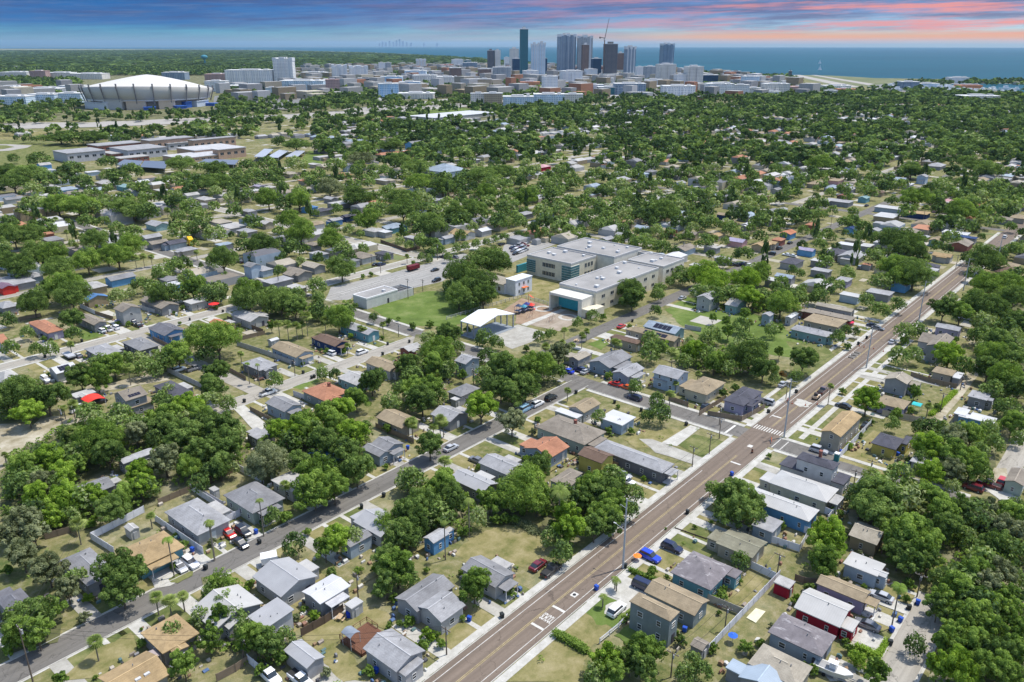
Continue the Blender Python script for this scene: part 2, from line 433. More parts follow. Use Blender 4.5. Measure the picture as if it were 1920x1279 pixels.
def house(regn, boxes, name='house', style='sh', extra='', kindname='house', rng=None):
    """boxes: list of (u0,v0,u1,v1,z,type,roofcol,wallcol) in world metres; the roof outline"""
    rng = rng or random
    u0, v0 = boxes[0][0], boxes[0][1]
    t = empty(kindname, (u0, v0, 0))
    near = math.hypot(u0, v0) < 330
    for i, (a, b, c, d, z, typ, rc, wc) in enumerate(boxes):
        RECTS.append((a, b, c, d))
        w, dd = c - a, d - b; pitch = .34 if z < 5 else .38
        if 'low' in extra: pitch = .16
        rcol = PAL[rc] if isinstance(rc, str) else rc; wcol = PAL[wc] if isinstance(wc, str) else wc
        ox, oy = a - u0, b - v0
        st = style if i == 0 or style != 'st' else 'sh'
        if rc in ('white', 'offwhite') and st == 'sh': st = 'mu'
        tt = typ + ('u' if w >= dd else 'v') if typ in ('h', 'g') else typ
        r = MB(); top = roof_mesh(r, w, dd, z, tt, pitch)
        ro = r.build('roof', m_roof(rcol, st), t, (ox, oy, 0))
        ov = min(.45, w * .06, dd * .06)
        bm = MB(); body_mesh(bm, ov, ov, w - ov, dd - ov, z + .02, tt, pitch, w, dd)
        bo = bm.build('wall', m_wall(wcol, near), t, (ox, oy, 0))
        if not near: continue
        if tt[0] in 'hg':          # pale ridge cap
            rm = MB(); swap = tt[1] == 'v'; Lr, S = (dd, w) if swap else (w, dd); ins = min(S / 2, Lr / 2) if tt[0] == 'h' else 0
            rise = z + S / 2 * pitch + .17
            if swap: rm.box(S / 2 - .10, ins, rise - .03, S / 2 + .10, Lr - ins + .02, rise + .03)
            else: rm.box(ins, S / 2 - .10, rise - .03, Lr - ins + .02, S / 2 + .10, rise + .03)
            if Lr - 2 * ins > .3: rm.build('ridge_cap', m_plain(sc3(rcol, 1.2), .9), ro)
        if w > 5 and dd > 5:
            for q in range(rng.choice((1, 2, 2, 3))):
                vx, vy = rng.uniform(.2, .8) * w, rng.uniform(.2, .8) * dd
                if tt[0] in 'hg':
                    k = (min(vx, w - vx) if tt[1] == 'v' else min(vy, dd - vy)) * pitch
                    if tt[0] == 'h': k = min(vx, w - vx, vy, dd - vy) * pitch
                else: k = .05
                link('vent_pipe', VENT_ME, ro, (vx, vy, z + k + .15))
        # windows on the faces turned to the streets; two rows when tall
        rows = [0.95] if z < 4.4 else [0.95, 3.6]
        nolow = 'nowin' in extra
        for zr in rows:
            if nolow: break
            nu = max(1, int((w - 1.2) / 3.4)); nv = max(1, int((dd - 1.2) / 3.4))
            for k in range(nu):
                x = ov + (w - 2 * ov) * (k + .5) / nu + rng.uniform(-.3, .3)
                if i == 0 and zr < 1 and k == nu // 2 and w <= dd * 1.3:
                    link('door', rng.choice((DOOR_W, DOOR_D)), t, (ox + x, oy + ov - .03, 0.05), 0)
                else: window(t, ox + x, oy + ov - .03, zr, 0, rng.choice((.6, .75, 1.05)))
            for k in range(nv):
                y = ov + (dd - 2 * ov) * (k + .5) / nv + rng.uniform(-.3, .3)
                window(t, ox + ov - .03, oy + y, zr, -math.pi / 2, rng.choice((.55, .75, 1.0)))
    a, b, c, d, z, typ, rc, wc = boxes[0]
    w, dd = c - a, d - b
    if 's' in extra.split():       # solar array lying on the front slope
        sm = MB(); pitch = .34; n = 4
        tt = typ + ('u' if w >= dd else 'v') if typ in ('h', 'g') else typ
        slot = MATS.setdefault('solar', m_plain((.018, .018, .032), .25, .3))
        if tt[1] == 'u':           # slope facing -v
            for r_ in range(2):
                for k in range(n):
                    x0 = w * (.24 + .13 * k); y0 = dd * (.10 + .17 * r_)
                    vs = [(x0, y0, z + y0 * pitch + .24), (x0 + w * .12, y0, z + y0 * pitch + .24), (x0 + w * .12, y0 + dd * .155, z + (y0 + dd * .155) * pitch + .24), (x0, y0 + dd * .155, z + (y0 + dd * .155) * pitch + .24)]
                    sm.add(vs + [(p[0], p[1], p[2] - .05) for p in vs], [(0, 1, 2, 3), (7, 6, 5, 4), (0, 4, 5, 1), (1, 5, 6, 2), (2, 6, 7, 3), (3, 7, 4, 0)])
        else:
            for r_ in range(2):
                for k in range(n):
                    y0 = dd * (.22 + .13 * k); x0 = w * (.10 + .17 * r_)
                    vs = [(x0, y0, z + x0 * pitch + .24), (x0 + w * .155, y0, z + (x0 + w * .155) * pitch + .24), (x0 + w * .155, y0 + dd * .12, z + (x0 + w * .155) * pitch + .24), (x0, y0 + dd * .12, z + x0 * pitch + .24)]
                    sm.add(vs + [(p[0], p[1], p[2] - .05) for p in vs], [(0, 1, 2, 3), (7, 6, 5, 4), (0, 4, 5, 1), (1, 5, 6, 2), (2, 6, 7, 3), (3, 7, 4, 0)])
        sm.build('solar_panel', slot, t)
    if 'c' in extra.split():
        cm = MB(); cm.box(w * .6, dd * .45, z, w * .6 + .8, dd * .45 + .6, z + 2.4); cm.box(w * .6 - .08, dd * .45 - .08, z + 2.4, w * .6 + .88, dd * .45 + .68, z + 2.55)
        cm.build('chimney', m_plain(PAL['brick'], .9, .2), t)
    if 'p' in extra.split():       # porch on the -v side
        pm = MB(); pm.box(w * .15, -2.0, z - .35, w * .75, .3, z - .22); pm.build('porch_roof', m_roof(PAL[rc] if isinstance(rc, str) else rc, 'sh'), t)
        for px in (w * .17, w * .73):
            q = MB(); q.box(px - .07, -1.9, 0, px + .07, -1.76, z - .35); q.build('porch_post', m_plain(PAL['white'], .6), t)
        q = MB(); q.box(w * .15, -2.0, 0, w * .75, .3, .18); q.build('porch_floor', m_plain(PAL['pale'], .9), t)
    if 'g' in extra.split():
        link('garage_door', GAR, t, (w * .5, min(.45, dd * .06) - .04, .02), 0)
    if 'sky' in extra.split():
        for k in (.42, .6):
            q = MB(); q.box(w * k, dd * .22, z + dd * .22 * .34 + .1, w * k + .9, dd * .22 + .5, z + dd * .22 * .34 + .42); q.build('skylight', m_plain(PAL['white'], .4, .03), t)
    if 'ac' in extra.split():
        q = MB(); q.box(w + .4, dd * .4, 0, w + 1.2, dd * .4 + .8, .8); q.build('air_conditioner', m_plain(PAL['ltgrey'], .5), t)
    return t

# ---------------------------------------------------------------- trees
def sphere_pts(n, rng):
    z = rng.uniform(-.5, 1, n); a = rng.uniform(0, 2 * math.pi, n); r = np.sqrt(1 - z * z)
    return np.stack([r * np.cos(a), r * np.sin(a), z], 1)
def leaf_quads(P, Nn, size, rng):
    n = len(P)
    Nn = Nn + rng.normal(0, .38, (n, 3)); Nn /= np.linalg.norm(Nn, axis=1)[:, None]
    R = rng.normal(0, 1, (n, 3)); A = np.cross(Nn, R); A /= np.linalg.norm(A, axis=1)[:, None]; B = np.cross(Nn, A)
    s = size * rng.uniform(.55, 1.35, n)[:, None]; asp = rng.uniform(.55, 1.0, n)[:, None]
    V = np.stack([P - A * s, P - B * s * asp * .8, P + A * s, P + B * s * asp * .8], 1).reshape(-1, 3)
    return V, np.arange(n * 4).reshape(-1, 4)
def crown(seed, nl, nleaf, size, hgt=.72, shape='dome', gap=.0):
    """unit crown: width 1, bottom at 0, top at hgt; uneven lobes of leaf clumps"""
    rng = np.random.default_rng(seed)
    L = []; 
    # irregular envelope: a few big masses, each carrying smaller lobes
    nb = {'dome': 5, 'tall': 4, 'column': 1, 'cone': 1}[shape]
    masses = []
    for k in range(nb):
        a = 2 * math.pi * (k + rng.uniform(-.3, .3)) / nb; rr = rng.uniform(.12, .24)
        masses.append((math.cos(a) * rr, math.sin(a) * rr, hgt * rng.uniform(.34, .6), rng.uniform(.20, .29), hgt * rng.uniform(.28, .42)))
    masses.append((rng.uniform(-.06, .06), rng.uniform(-.06, .06), hgt * .55, .27, hgt * .44))
    if shape == 'column': masses = [(0, 0, hgt * q, .34, hgt * .2) for q in (.15, .35, .55, .75, .88)]
    if shape == 'cone': masses = [(rng.uniform(-.04, .04), rng.uniform(-.04, .04), hgt * q, .46 * (1.05 - q), hgt * .16) for q in (.12, .26, .4, .54, .68, .8, .9)]
    for k in range(nl):
        m = masses[rng.integers(len(masses))]
        p = sphere_pts(1, rng)[0]
        L.append((m[0] + p[0] * m[3], m[1] + p[1] * m[3], m[2] + p[2] * m[4] * .9, rng.uniform(.055, .105) * (1.0 if shape != 'column' else 1.4), rng.uniform(0, 1)))
    L = np.array(L)
    per = np.maximum(6, (nleaf * (L[:, 3] ** 2) / np.sum(L[:, 3] ** 2)).astype(int))
    idx = np.repeat(np.arange(nl), per); n = len(idx)
    d = sphere_pts(n, rng)
    rad = L[idx, 3][:, None] * rng.uniform(.72, 1.08, n)[:, None]
    P = L[idx, :3] + d * rad * np.array([1, 1, .8])
    # inner fill so that the sky does not show straight through
    keep = np.ones(n, bool)
    for j in range(0, nl):
        q = P - L[j, :3]; ins = (np.einsum('ij,ij->i', q, q) < (L[j, 3] * .62) ** 2) & (idx != j)
        keep &= ~ins
    P, d, idx = P[keep], d[keep], idx[keep]
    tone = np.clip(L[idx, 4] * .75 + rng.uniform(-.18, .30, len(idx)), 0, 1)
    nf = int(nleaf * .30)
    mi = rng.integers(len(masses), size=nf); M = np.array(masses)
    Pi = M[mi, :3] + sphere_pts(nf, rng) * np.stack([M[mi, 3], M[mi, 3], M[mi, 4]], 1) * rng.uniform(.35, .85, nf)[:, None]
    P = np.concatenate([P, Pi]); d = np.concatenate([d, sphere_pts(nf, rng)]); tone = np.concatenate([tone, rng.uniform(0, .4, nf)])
    if gap > 0:
        c = rng.uniform(-.5, .5, (9, 3)) * [1, 1, .5] + [0, 0, hgt * .5]
        k = np.ones(len(P), bool)
        for q in c: k &= (np.linalg.norm(P - q, axis=1) > gap)
        P, d, tone = P[k], d[k], tone[k]
    P[:, 2] = np.maximum(P[:, 2], 0.01)
    V, Fq = leaf_quads(P, d * [1, 1, .8] + [0, 0, .35], size, rng)
    w = (V[:, 0].max() - V[:, 0].min() + V[:, 1].max() - V[:, 1].min()) / 2
    V[:, :2] /= w; V[:, 2] *= hgt / V[:, 2].max()
    return V, Fq, tone
def trunk_mb(seed, tall=.42, r=.028):
    rnd = random.Random(seed); mb = MB()
    mb.cyl((0, 0, 0), (0, 0, tall * .55), r, r * .75, 7)
    for k in range(5):
        a = 2 * math.pi * (k + rnd.uniform(-.3, .3)) / 5; rr = rnd.uniform(.16, .30)
        p0 = (0, 0, tall * rnd.uniform(.42, .54)); p1 = (math.cos(a) * rr * .5, math.sin(a) * rr * .5, tall * .85); p2 = (math.cos(a) * rr, math.sin(a) * rr, tall * rnd.uniform(1.2, 1.7))
        mb.cyl(p0, p1, r * .55, r * .38, 5); mb.cyl(p1, p2, r * .38, r * .12, 5)
        b = a + rnd.uniform(-.8, .8); p3 = (p1[0] + math.cos(b) * .14, p1[1] + math.sin(b) * .14, p1[2] + .16)
        mb.cyl(p1, p3, r * .25, r * .08, 4)
    return mb
def fan_palm(seed, n=46, dead=True):
    """sabal head, unit width: fan leaves of folded segments"""
    rng = np.random.default_rng(seed); V = []; Fc = []; T = []
    for k in range(n):
        el = math.asin(rng.uniform(-.55, .98)); az = rng.uniform(0, 2 * math.pi)
        d = np.array([math.cos(az) * math.cos(el), math.sin(az) * math.cos(el), math.sin(el)])
        side = np.cross(d, [0, 0, 1.]); side /= np.linalg.norm(side) + 1e-6; upv = np.cross(side, d)
        c = d * rng.uniform(.02, .20); fr = rng.uniform(.26, .34); t = rng.uniform(.35, 1) if el > -.2 else rng.uniform(0, .3)
        ns = 9
        for s in range(ns):
            a0 = (s / ns - .5) * 2 * 1.45; a1 = ((s + .75) / ns - .5) * 2 * 1.45
            tip = c + (d * math.cos((a0 + a1) / 2) + side * math.sin((a0 + a1) / 2)) * fr + np.array([0, 0, -.05])
            q0 = c + (d * math.cos(a0) + side * math.sin(a0)) * fr * .55 + upv * .015; q1 = c + (d * math.cos(a1) + side * math.sin(a1)) * fr * .55
            o = len(V); V += [c, q0, tip, q1]; Fc.append((o, o + 1, o + 2, o + 3)); T.append(t)
    return np.array(V), np.array(Fc), np.array(T)
def feather_palm(seed, n=24, droop=1.0):
    rng = np.random.default_rng(seed); V = []; Fc = []; T = []
    for k in range(n):
        az = 2 * math.pi * (k + rng.uniform(-.3, .3)) / n; e0 = rng.uniform(.15, 1.25); Lf = rng.uniform(.42, .55); t = rng.uniform(.25, 1)
        dx, dy = math.cos(az), math.sin(az); p = np.array([0, 0, .02]); e = e0; prev = p
        for s in range(9):
            e -= .26 * droop * (1 if s else .2); st = Lf / 9
            nx = prev + np.array([dx * math.cos(e), dy * math.cos(e), math.sin(e)]) * st
            wd_ = .105 * math.sin(math.pi * min(1, (s + 1.3) / 10.5)); sd = np.array([-dy, dx, -.35]); sd2 = np.array([dy, -dx, -.35])
            for q in (sd, sd2):
                for h in (0, .5):
                    b0 = prev + (nx - prev) * h; b1 = prev + (nx - prev) * (h + .34)
                    tp = b1 + q * wd_ + (nx - prev) * .6
                    o = len(V); V += [b0, b1, tp, tp - (nx - prev) * .25]; Fc.append((o, o + 1, o + 2, o + 3)); T.append(t)
            prev = nx
    return np.array(V), np.array(Fc), np.array(T)
CROWNS = {}
def cr(name, *a, **k):
    V, Fq, T = crown(*a, **k); CROWNS[name] = (V, Fq, T)
for i in range(4): cr('small%d' % i, 10 + i, 34, 3600, .032, .78)
for i in range(5): cr('mid%d' % i, 30 + i, 85, 10500, .0205, (.70, .78, .66, .74, .82)[i], shape='dome')
for i in range(5): cr('big%d' % i, 50 + i, 190, 24000, .0132, (.58, .66, .55, .70, .62)[i])
for i in range(2): cr('open%d' % i, 70 + i, 70, 5600, .019, .8, shape='tall', gap=.15)
cr('column', 80, 60, 2200, .10, 5.0, shape='column')
cr('ball', 90, 70, 5200, .028, .85)
CROWN_ME = {}
def crown_me(name, kind):
    key = (name, kind)
    if key not in CROWN_ME:
        if name in CROWNS: V, Fq, T = CROWNS[name]
        else: V, Fq, T = {'sabal0': lambda: fan_palm(1), 'sabal1': lambda: fan_palm(2), 'queen0': lambda: feather_palm(3), 'queen1': lambda: feather_palm(4, 14, 1.25)}[name]()
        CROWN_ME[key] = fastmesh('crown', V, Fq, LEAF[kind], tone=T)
    return CROWN_ME[key]
TRUNK_ME = [trunk_mb(s).mesh('trunk', BARK) for s in range(4)]
OPEN_TRUNK = trunk_mb(9, .5, .03).mesh('trunk', BARK)
_pt = MB(); _pt.cyl((0, 0, 0), (0, 0, .08), .16, .13, 8); _pt.cyl((0, 0, .08), (0, 0, 1), .13, .11, 8); PALM_TRUNK = _pt.mesh('trunk', PBARK)
DESC = {'D': 'dark green', 'G': 'green', 'Y': 'bright yellow-green', 'O': 'grey-olive', 'C': 'blackish green', 'R': 'rust tinged', 'E': 'bare grey', 'H': 'yellow blooming'}
def tree(u, v, w, kind, rng, shape=None, hscale=1.0, group='trees among the houses'):
    if kind in 'PQ':
        ht = w                                          # w carries (height, crown width) for palms
        h_, cw = ht
        t = empty('palm_tree', (u, v, 0), rng.uniform(0, 6.28))
        nm = ('sabal%d' if kind == 'P' else 'queen%d') % rng.randrange(2)
        tr = link('trunk', PALM_TRUNK, t, (0, 0, 0)); tr.scale = (1, 1, h_)
        c = link('crown', crown_me(nm, 'P' if kind == 'P' or rng.random() < .5 else 'G'), t, (0, 0, h_)); c.scale = (cw,) * 3
        siz = 'tall' if h_ > 9 else ('short' if h_ < 5.2 else 'slim')
        reg(t, ('%s round-headed palm' if kind == 'P' else '%s feathery palm') % siz, 'palm tree', (u, v), 'palm trees in the yards', z=h_)
        return t
    t = empty('tree' if w > 3.4 else 'bush', (u, v, 0), rng.uniform(0, 6.28))
    if shape is None: shape = 'small%d' % rng.randrange(4) if w < 6.5 else ('mid%d' % rng.randrange(5) if w < 11.5 else 'big%d' % rng.randrange(5))
    top = (min(w * .72 + 2.6, 15) if w > 3.4 else w * .95) * hscale
    hc = CROWNS[shape][0][:, 2].max()
    zb = top * (.15 if w > 3.4 else .02)
    if shape == 'column': zb = 1.0; top = max(9, w * 5) * hscale
    c = link('crown', crown_me(shape, kind if kind in LEAF else 'G'), t, (0, 0, zb)); c.scale = (w, w * rng.uniform(.9, 1.08), (top - zb) / hc)
    tr = link('trunk', OPEN_TRUNK if shape.startswith('open') else rng.choice(TRUNK_ME), t); tr.scale = (w * rng.uniform(.8, 1.1), w * rng.uniform(.8, 1.1), top * 1.0)
    siz = 'huge' if w > 15 else 'broad' if w > 11 else 'medium' if w > 7 else 'small' if w > 3.4 else 'little'
    sh = {'column': 'column tree', 'ball': 'round clipped tree'}.get(shape, 'sparse tree' if shape.startswith('open') else ('tree' if w > 3.4 else 'bush'))
    reg(t, '%s %s %s' % (siz, DESC.get(kind, 'green'), sh), 'tree' if w > 3.4 else 'bush', (u, v), group if w > 3.4 else 'bushes in the yards', z=top * .6)
    return t

# ---------------------------------------------------------------- cars
def loft(secs, closed_ends=True):
    """secs: list of (x, [(y,z)...]) cross sections -> MB"""
    mb = MB(); n = len(secs[0][1]); vs = []
    for x, pr in secs: vs += [(x, y, z) for y, z in pr]
    fs = []
    for j in range(len(secs) - 1):
        for k in range(n): fs.append((j * n + k, (j + 1) * n + k, (j + 1) * n + (k + 1) % n, j * n + (k + 1) % n))
    fs += [tuple(range(n)), tuple(range(len(secs) * n - 1, (len(secs) - 1) * n - 1, -1))]
    mb.add(vs, fs); return mb
def car_meshes(typ):
    Lh, W = {'sedan': (2.3, .90), 'suv': (2.35, .95), 'pickup': (2.75, .97), 'van': (2.6, .98)}[typ]
    hood, deck, roof = {'sedan': (.92, .98, 1.43), 'suv': (1.05, 1.12, 1.72), 'pickup': (1.08, 1.1, 1.82), 'van': (1.12, 1.3, 2.0)}[typ]
    def pr(h, w): return [(-w, .32), (w, .32), (w * 1.02, h * .6), (w * .96, h - .05), (w * .8, h), (-w * .8, h), (-w * .96, h - .05), (-w * 1.02, h * .6)]
    secs = [(-Lh, pr(deck * .72, W * .84)), (-Lh + .12, pr(deck * .95, W * .95)), (-Lh * .6, pr(deck, W)), (0, pr(deck, W)), (Lh * .42, pr(hood, W)), (Lh * .85, pr(hood * .92, W * .95)), (Lh, pr(hood * .68, W * .84))]
    body = loft(secs)
    if typ == 'sedan': c = (-1.75, -1.05, .35, 1.15)
    elif typ == 'suv': c = (-2.2, -1.85, .35, 1.1)
    elif typ == 'van': c = (-2.5, -2.25, .95, 1.75)
    else: c = (-.75, -.5, .75, 1.35)
    def gp(h, w, b): return [(-w, b), (w, b), (w * .86, h), (-w * .86, h)]
    glass = loft([(c[0], gp(deck + .02, W * .86, deck - .1)), (c[1], gp(roof - .05, W * .88, deck - .1)), (c[2], gp(roof - .05, W * .88, deck - .1)), (c[3], gp(hood + .02, W * .86, hood - .1))])
    roofp = MB(); x0, x1, y = c[1] - .02, c[2] + .02, W * .77
    roofp.add([(x0, -y, roof - .06), (x1, -y, roof - .06), (x1, y, roof - .06), (x0, y, roof - .06), (x0 + .1, -y * .9, roof + .02), (x1 - .15, -y * .9, roof + .02), (x1 - .15, y * .9, roof + .02), (x0 + .1, y * .9, roof + .02)],
              [(4, 5, 6, 7), (0, 1, 5, 4), (1, 2, 6, 5), (2, 3, 7, 6), (3, 0, 4, 7), (3, 2, 1, 0)])
    extra = []
    if typ == 'pickup':
        bed = MB(); bed.box(-2.6, -.78, 1.08, -.85, .78, 1.115); extra.append(('cargo_bed', bed.mesh('cargo_bed', m_plain((.03, .03, .03), .8))))
    wh = MB(); wh.cyl((0, -.11, 0), (0, .11, 0), .33, n=12)
    rim = MB(); rim.cyl((0, -.125, 0), (0, .125, 0), .18, n=8)
    hl = MB(); hl.box(Lh - .12, -.16, -.08, Lh + .0, .16, .08)
    tl = MB(); tl.box(-Lh - .0, -.15, -.1, -Lh + .10, .15, .1)
    return dict(body=body.mesh('body', m_paint((.5, .5, .5))), glass=glass.mesh('glass', m_glass()), roof=roofp.mesh('roof_panel', m_paint((.5, .5, .5))), extra=extra,
                wheel=wh.mesh('tyre', m_plain((.02, .02, .02), .9)), rim=rim.mesh('rim', m_plain((.4, .4, .42), .35)),
                head=hl.mesh('headlight', m_plain((.8, .8, .78), .2, .02)), tail=tl.mesh('taillight', m_plain((.4, .01, .01), .3, .02)), L=Lh, W=W, hood=hood, deck=deck)
CARM = {}
CARCOL = {'white': (.75, .75, .75), 'silver': (.42, .43, .45), 'grey': (.16, .165, .18), 'black': (.015, .016, .02), 'navy': (.012, .018, .06), 'blue': (.01, .05, .55), 'red': (.50, .02, .015),
          'maroon': (.14, .012, .02), 'orange': (.55, .10, .02), 'ltblue': (.25, .42, .55), 'beige': (.45, .40, .32), 'brown': (.12, .06, .04), 'teal': (.03, .25, .28), 'yellow': (.75, .45, .01)}
def paint_over(o, m):
    o.material_slots[0].link = 'OBJECT'; o.material_slots[0].material = m
def car(u, v, ang, typ, colr, desc=None, full=None):
    if typ not in CARM: CARM[typ] = car_meshes(typ)
    M = CARM[typ]; t = empty('parked_car' if typ in ('sedan', 'suv') else {'pickup': 'pickup_truck', 'van': 'van'}[typ], (u, v, .05), ang)
    paint = m_paint(CARCOL[colr])
    b = link('body', M['body'], t); paint_over(b, paint)
    g = link('glass', M['glass'], t); r = link('roof', M['roof'], t); paint_over(r, paint)
    for n, me in M['extra']: link(n, me, t)
    for sx in (-1, 1):
        for sy in (-1, 1):
            w = link('wheel', M['wheel'], t, (sx * M['L'] * .62, sy * (M['W'] - .08), .33)); link('rim', M['rim'], w)
    for sy in (-1, 1):
        link('headlight', M['head'], t, (0, sy * .62, M['hood'] * .62)); link('taillight', M['tail'], t, (0, sy * .62, M['deck'] * .66))
    nm = {'sedan': 'car', 'suv': 'estate car', 'pickup': 'pickup truck', 'van': 'van'}[typ]
    reg(t, desc or '%s %s' % (colr if colr != 'ltblue' else 'light blue', nm), 'car' if typ in ('sedan', 'suv') else nm, (u, v), 'parked vehicles', full=full)
    return t

# ---------------------------------------------------------------- street things
_b = MB(); _b.add([(-.27, -.33, .06), (.27, -.33, .06), (.27, .33, .06), (-.27, .33, .06), (-.33, -.4, 1.0), (.33, -.4, 1.0), (.33, .4, 1.0), (-.33, .4, 1.0)], [(4, 5, 6, 7), (0, 1, 5, 4), (1, 2, 6, 5), (2, 3, 7, 6), (3, 0, 4, 7), (3, 2, 1, 0)])
_bl = MB(); _bl.add([(-.36, -.44, 1.0), (.36, -.44, 1.0), (.36, .44, 1.0), (-.36, .44, 1.0), (-.3, -.36, 1.09), (.3, -.36, 1.09), (.3, .36, 1.12), (-.3, .36, 1.12)], [(4, 5, 6, 7), (0, 1, 5, 4), (1, 2, 6, 5), (2, 3, 7, 6), (3, 0, 4, 7)])
_bw = MB(); _bw.cyl((-.34, .36, .14), (.34, .36, .14), .14, n=8)
BINB, BINL, BINW = _b.mesh('bin_body', m_plain((.02, .02, .03))), _bl.mesh('lid', m_plain((.02, .02, .03))), _bw.mesh('wheel_pair', m_plain((.02, .02, .02)))
def wheelie_bin(u, v, colr, rng):
    t = empty('wheelie_bin', (u, v, .02), rng.uniform(-.5, .5)); m = m_plain({'blue': (.02, .08, .42), 'black': (.025, .03, .03), 'dkgreen': (.02, .06, .04)}[colr], .5)
    for n, me in (('body', BINB), ('lid', BINL)): paint_over(link(n, me, t), m)
    link('wheels', BINW, t)
    reg(t, '%s wheeled rubbish bin' % colr, 'wheeled bin', (u, v), 'wheeled bins along the streets')
def pole(u, v, h, style, full=None, lamp=False):
    t = empty('utility_pole', (u, v, 0)); m = m_plain((.42, .43, .44), .6) if style == 'steel' else m_plain((.14, .11, .085), .95, .2)
    r = .24 if style == 'steel' else .14
    p = MB(); p.cyl((0, 0, 0), (0, 0, h), r, r * .55, 8); p.build('pole', m, t)
    if style == 'steel':
        for k, z in enumerate((h * .97, h * .86, h * .75)):
            a = MB(); s = 1 if k % 2 else -1; a.cyl((0, 0, z), (.1, s * 1.5, z + .35), .06, .04, 5); a.cyl((.1, s * 1.5, z + .0), (.1, s * 1.5, z + .35), .05, .05, 5); a.build('insulator_arm', m, t)
        if lamp or True:
            a = MB(); a.cyl((0, 0, h * .55), (-.1, 2.2, h * .6), .05, .04, 5); la = a.build('lamp_arm', m, t)
            b_ = MB(); b_.box(-.2, 2.1, h * .6 - .06, .05, 2.7, h * .6 + .06); b_.build('lamp_head', m_plain((.5, .5, .5)), la)
    else:
        a = MB(); a.box(-.06, -1.1, h - .55, .06, 1.1, h - .42)
        ca = a.build('crossarm', m, t)
        for y in (-1.0, -.45, .45, 1.0):
            i = MB(); i.cyl((0, y, h - .42), (0, y, h - .22), .05, n=5); i.build('insulator', m_plain((.5, .5, .5)), ca)
        c = MB(); c.cyl((.25, 0, h - 1.7), (.25, 0, h - .9), .2, n=8); c.build('transformer', m_plain((.40, .41, .42)), t)
    reg(t, 'tall grey steel power pole' if style == 'steel' else 'brown wooden utility pole', 'utility pole', (u, v), 'utility poles', z=h * .5, full=full)
    return (u, v, h)
def wire(a, b, full, offs=(-.9, .9), sag=.8):
    mb = MB()
    for o in offs:
        prev = None
        for k in range(9):
            q = k / 8; p = (a[0] + (b[0] - a[0]) * q, a[1] + (b[1] - a[1]) * q + o, a[2] + (b[2] - a[2]) * q - .3 - sag * 4 * q * (1 - q))
            if prev: mb.cyl(prev, p, .022, n=4, cap=False)
            prev = p
    o = mb.build('power_line', m_plain((.03, .03, .03))); reg(o, full, 'power line', ((a[0] + b[0]) / 2, (a[1] + b[1]) / 2), 'overhead power lines', z=a[2], full=None if 'strung' in full else full)
def fence(pts, colr, h=1.8, style='panel', desc=None):
    t = empty('fence', (pts[0][0], pts[0][1], 0)); ox, oy = pts[0]
    m = m_wall({'white': (.66, .66, .70), 'wood': (.22, .17, .12), 'grey': (.42, .42, .43), 'dark': (.12, .085, .06), 'tan': (.42, .38, .31)}[colr], False)
    pm = m_plain(sc3({'white': (.66, .66, .70), 'wood': (.22, .17, .12), 'grey': (.42, .42, .43), 'dark': (.12, .085, .06), 'tan': (.42, .38, .31)}[colr], .85))
    pb = MB(); n = 0
    for (x0, y0), (x1, y1) in zip(pts, pts[1:]):
        L = math.hypot(x1 - x0, y1 - y0); k = max(1, round(L / 2.4)); a = math.atan2(y1 - y0, x1 - x0)
        nx, ny = -math.sin(a) * .03, math.cos(a) * .03
        if style == 'panel':
            vs = [(x0 - nx, y0 - ny), (x1 - nx, y1 - ny), (x1 + nx, y1 + ny), (x0 + nx, y0 + ny)]
            pb.add([(p[0] - ox, p[1] - oy, .08) for p in vs] + [(p[0] - ox, p[1] - oy, h) for p in vs], [(4, 5, 6, 7), (0, 1, 5, 4), (1, 2, 6, 5), (2, 3, 7, 6), (3, 0, 4, 7)])
        else:
            for z in (h * .45, h * .8, h):
                pb.cyl((x0 - ox, y0 - oy, z), (x1 - ox, y1 - oy, z), .05, n=4)
        if n < 60:
            for q in range(k + 1):
                f = q / k; b = MB(); x, y = x0 + (x1 - x0) * f - ox, y0 + (y1 - y0) * f - oy
                b.box(-.07, -.07, 0, .07, .07, h + .08); b.build('post', pm, t, (x, y, 0), a); n += 1
    pb.build('panel' if style == 'panel' else 'rail', m, t)
    mid = pts[len(pts) // 2]
    reg(t, desc or {'white': 'white vinyl fence', 'wood': 'brown board fence', 'grey': 'grey board fence', 'dark': 'dark wooden fence', 'tan': 'tan panel fence'}[colr] + (' run' if style == 'panel' else ' rails'), 'fence', mid, 'garden fences')
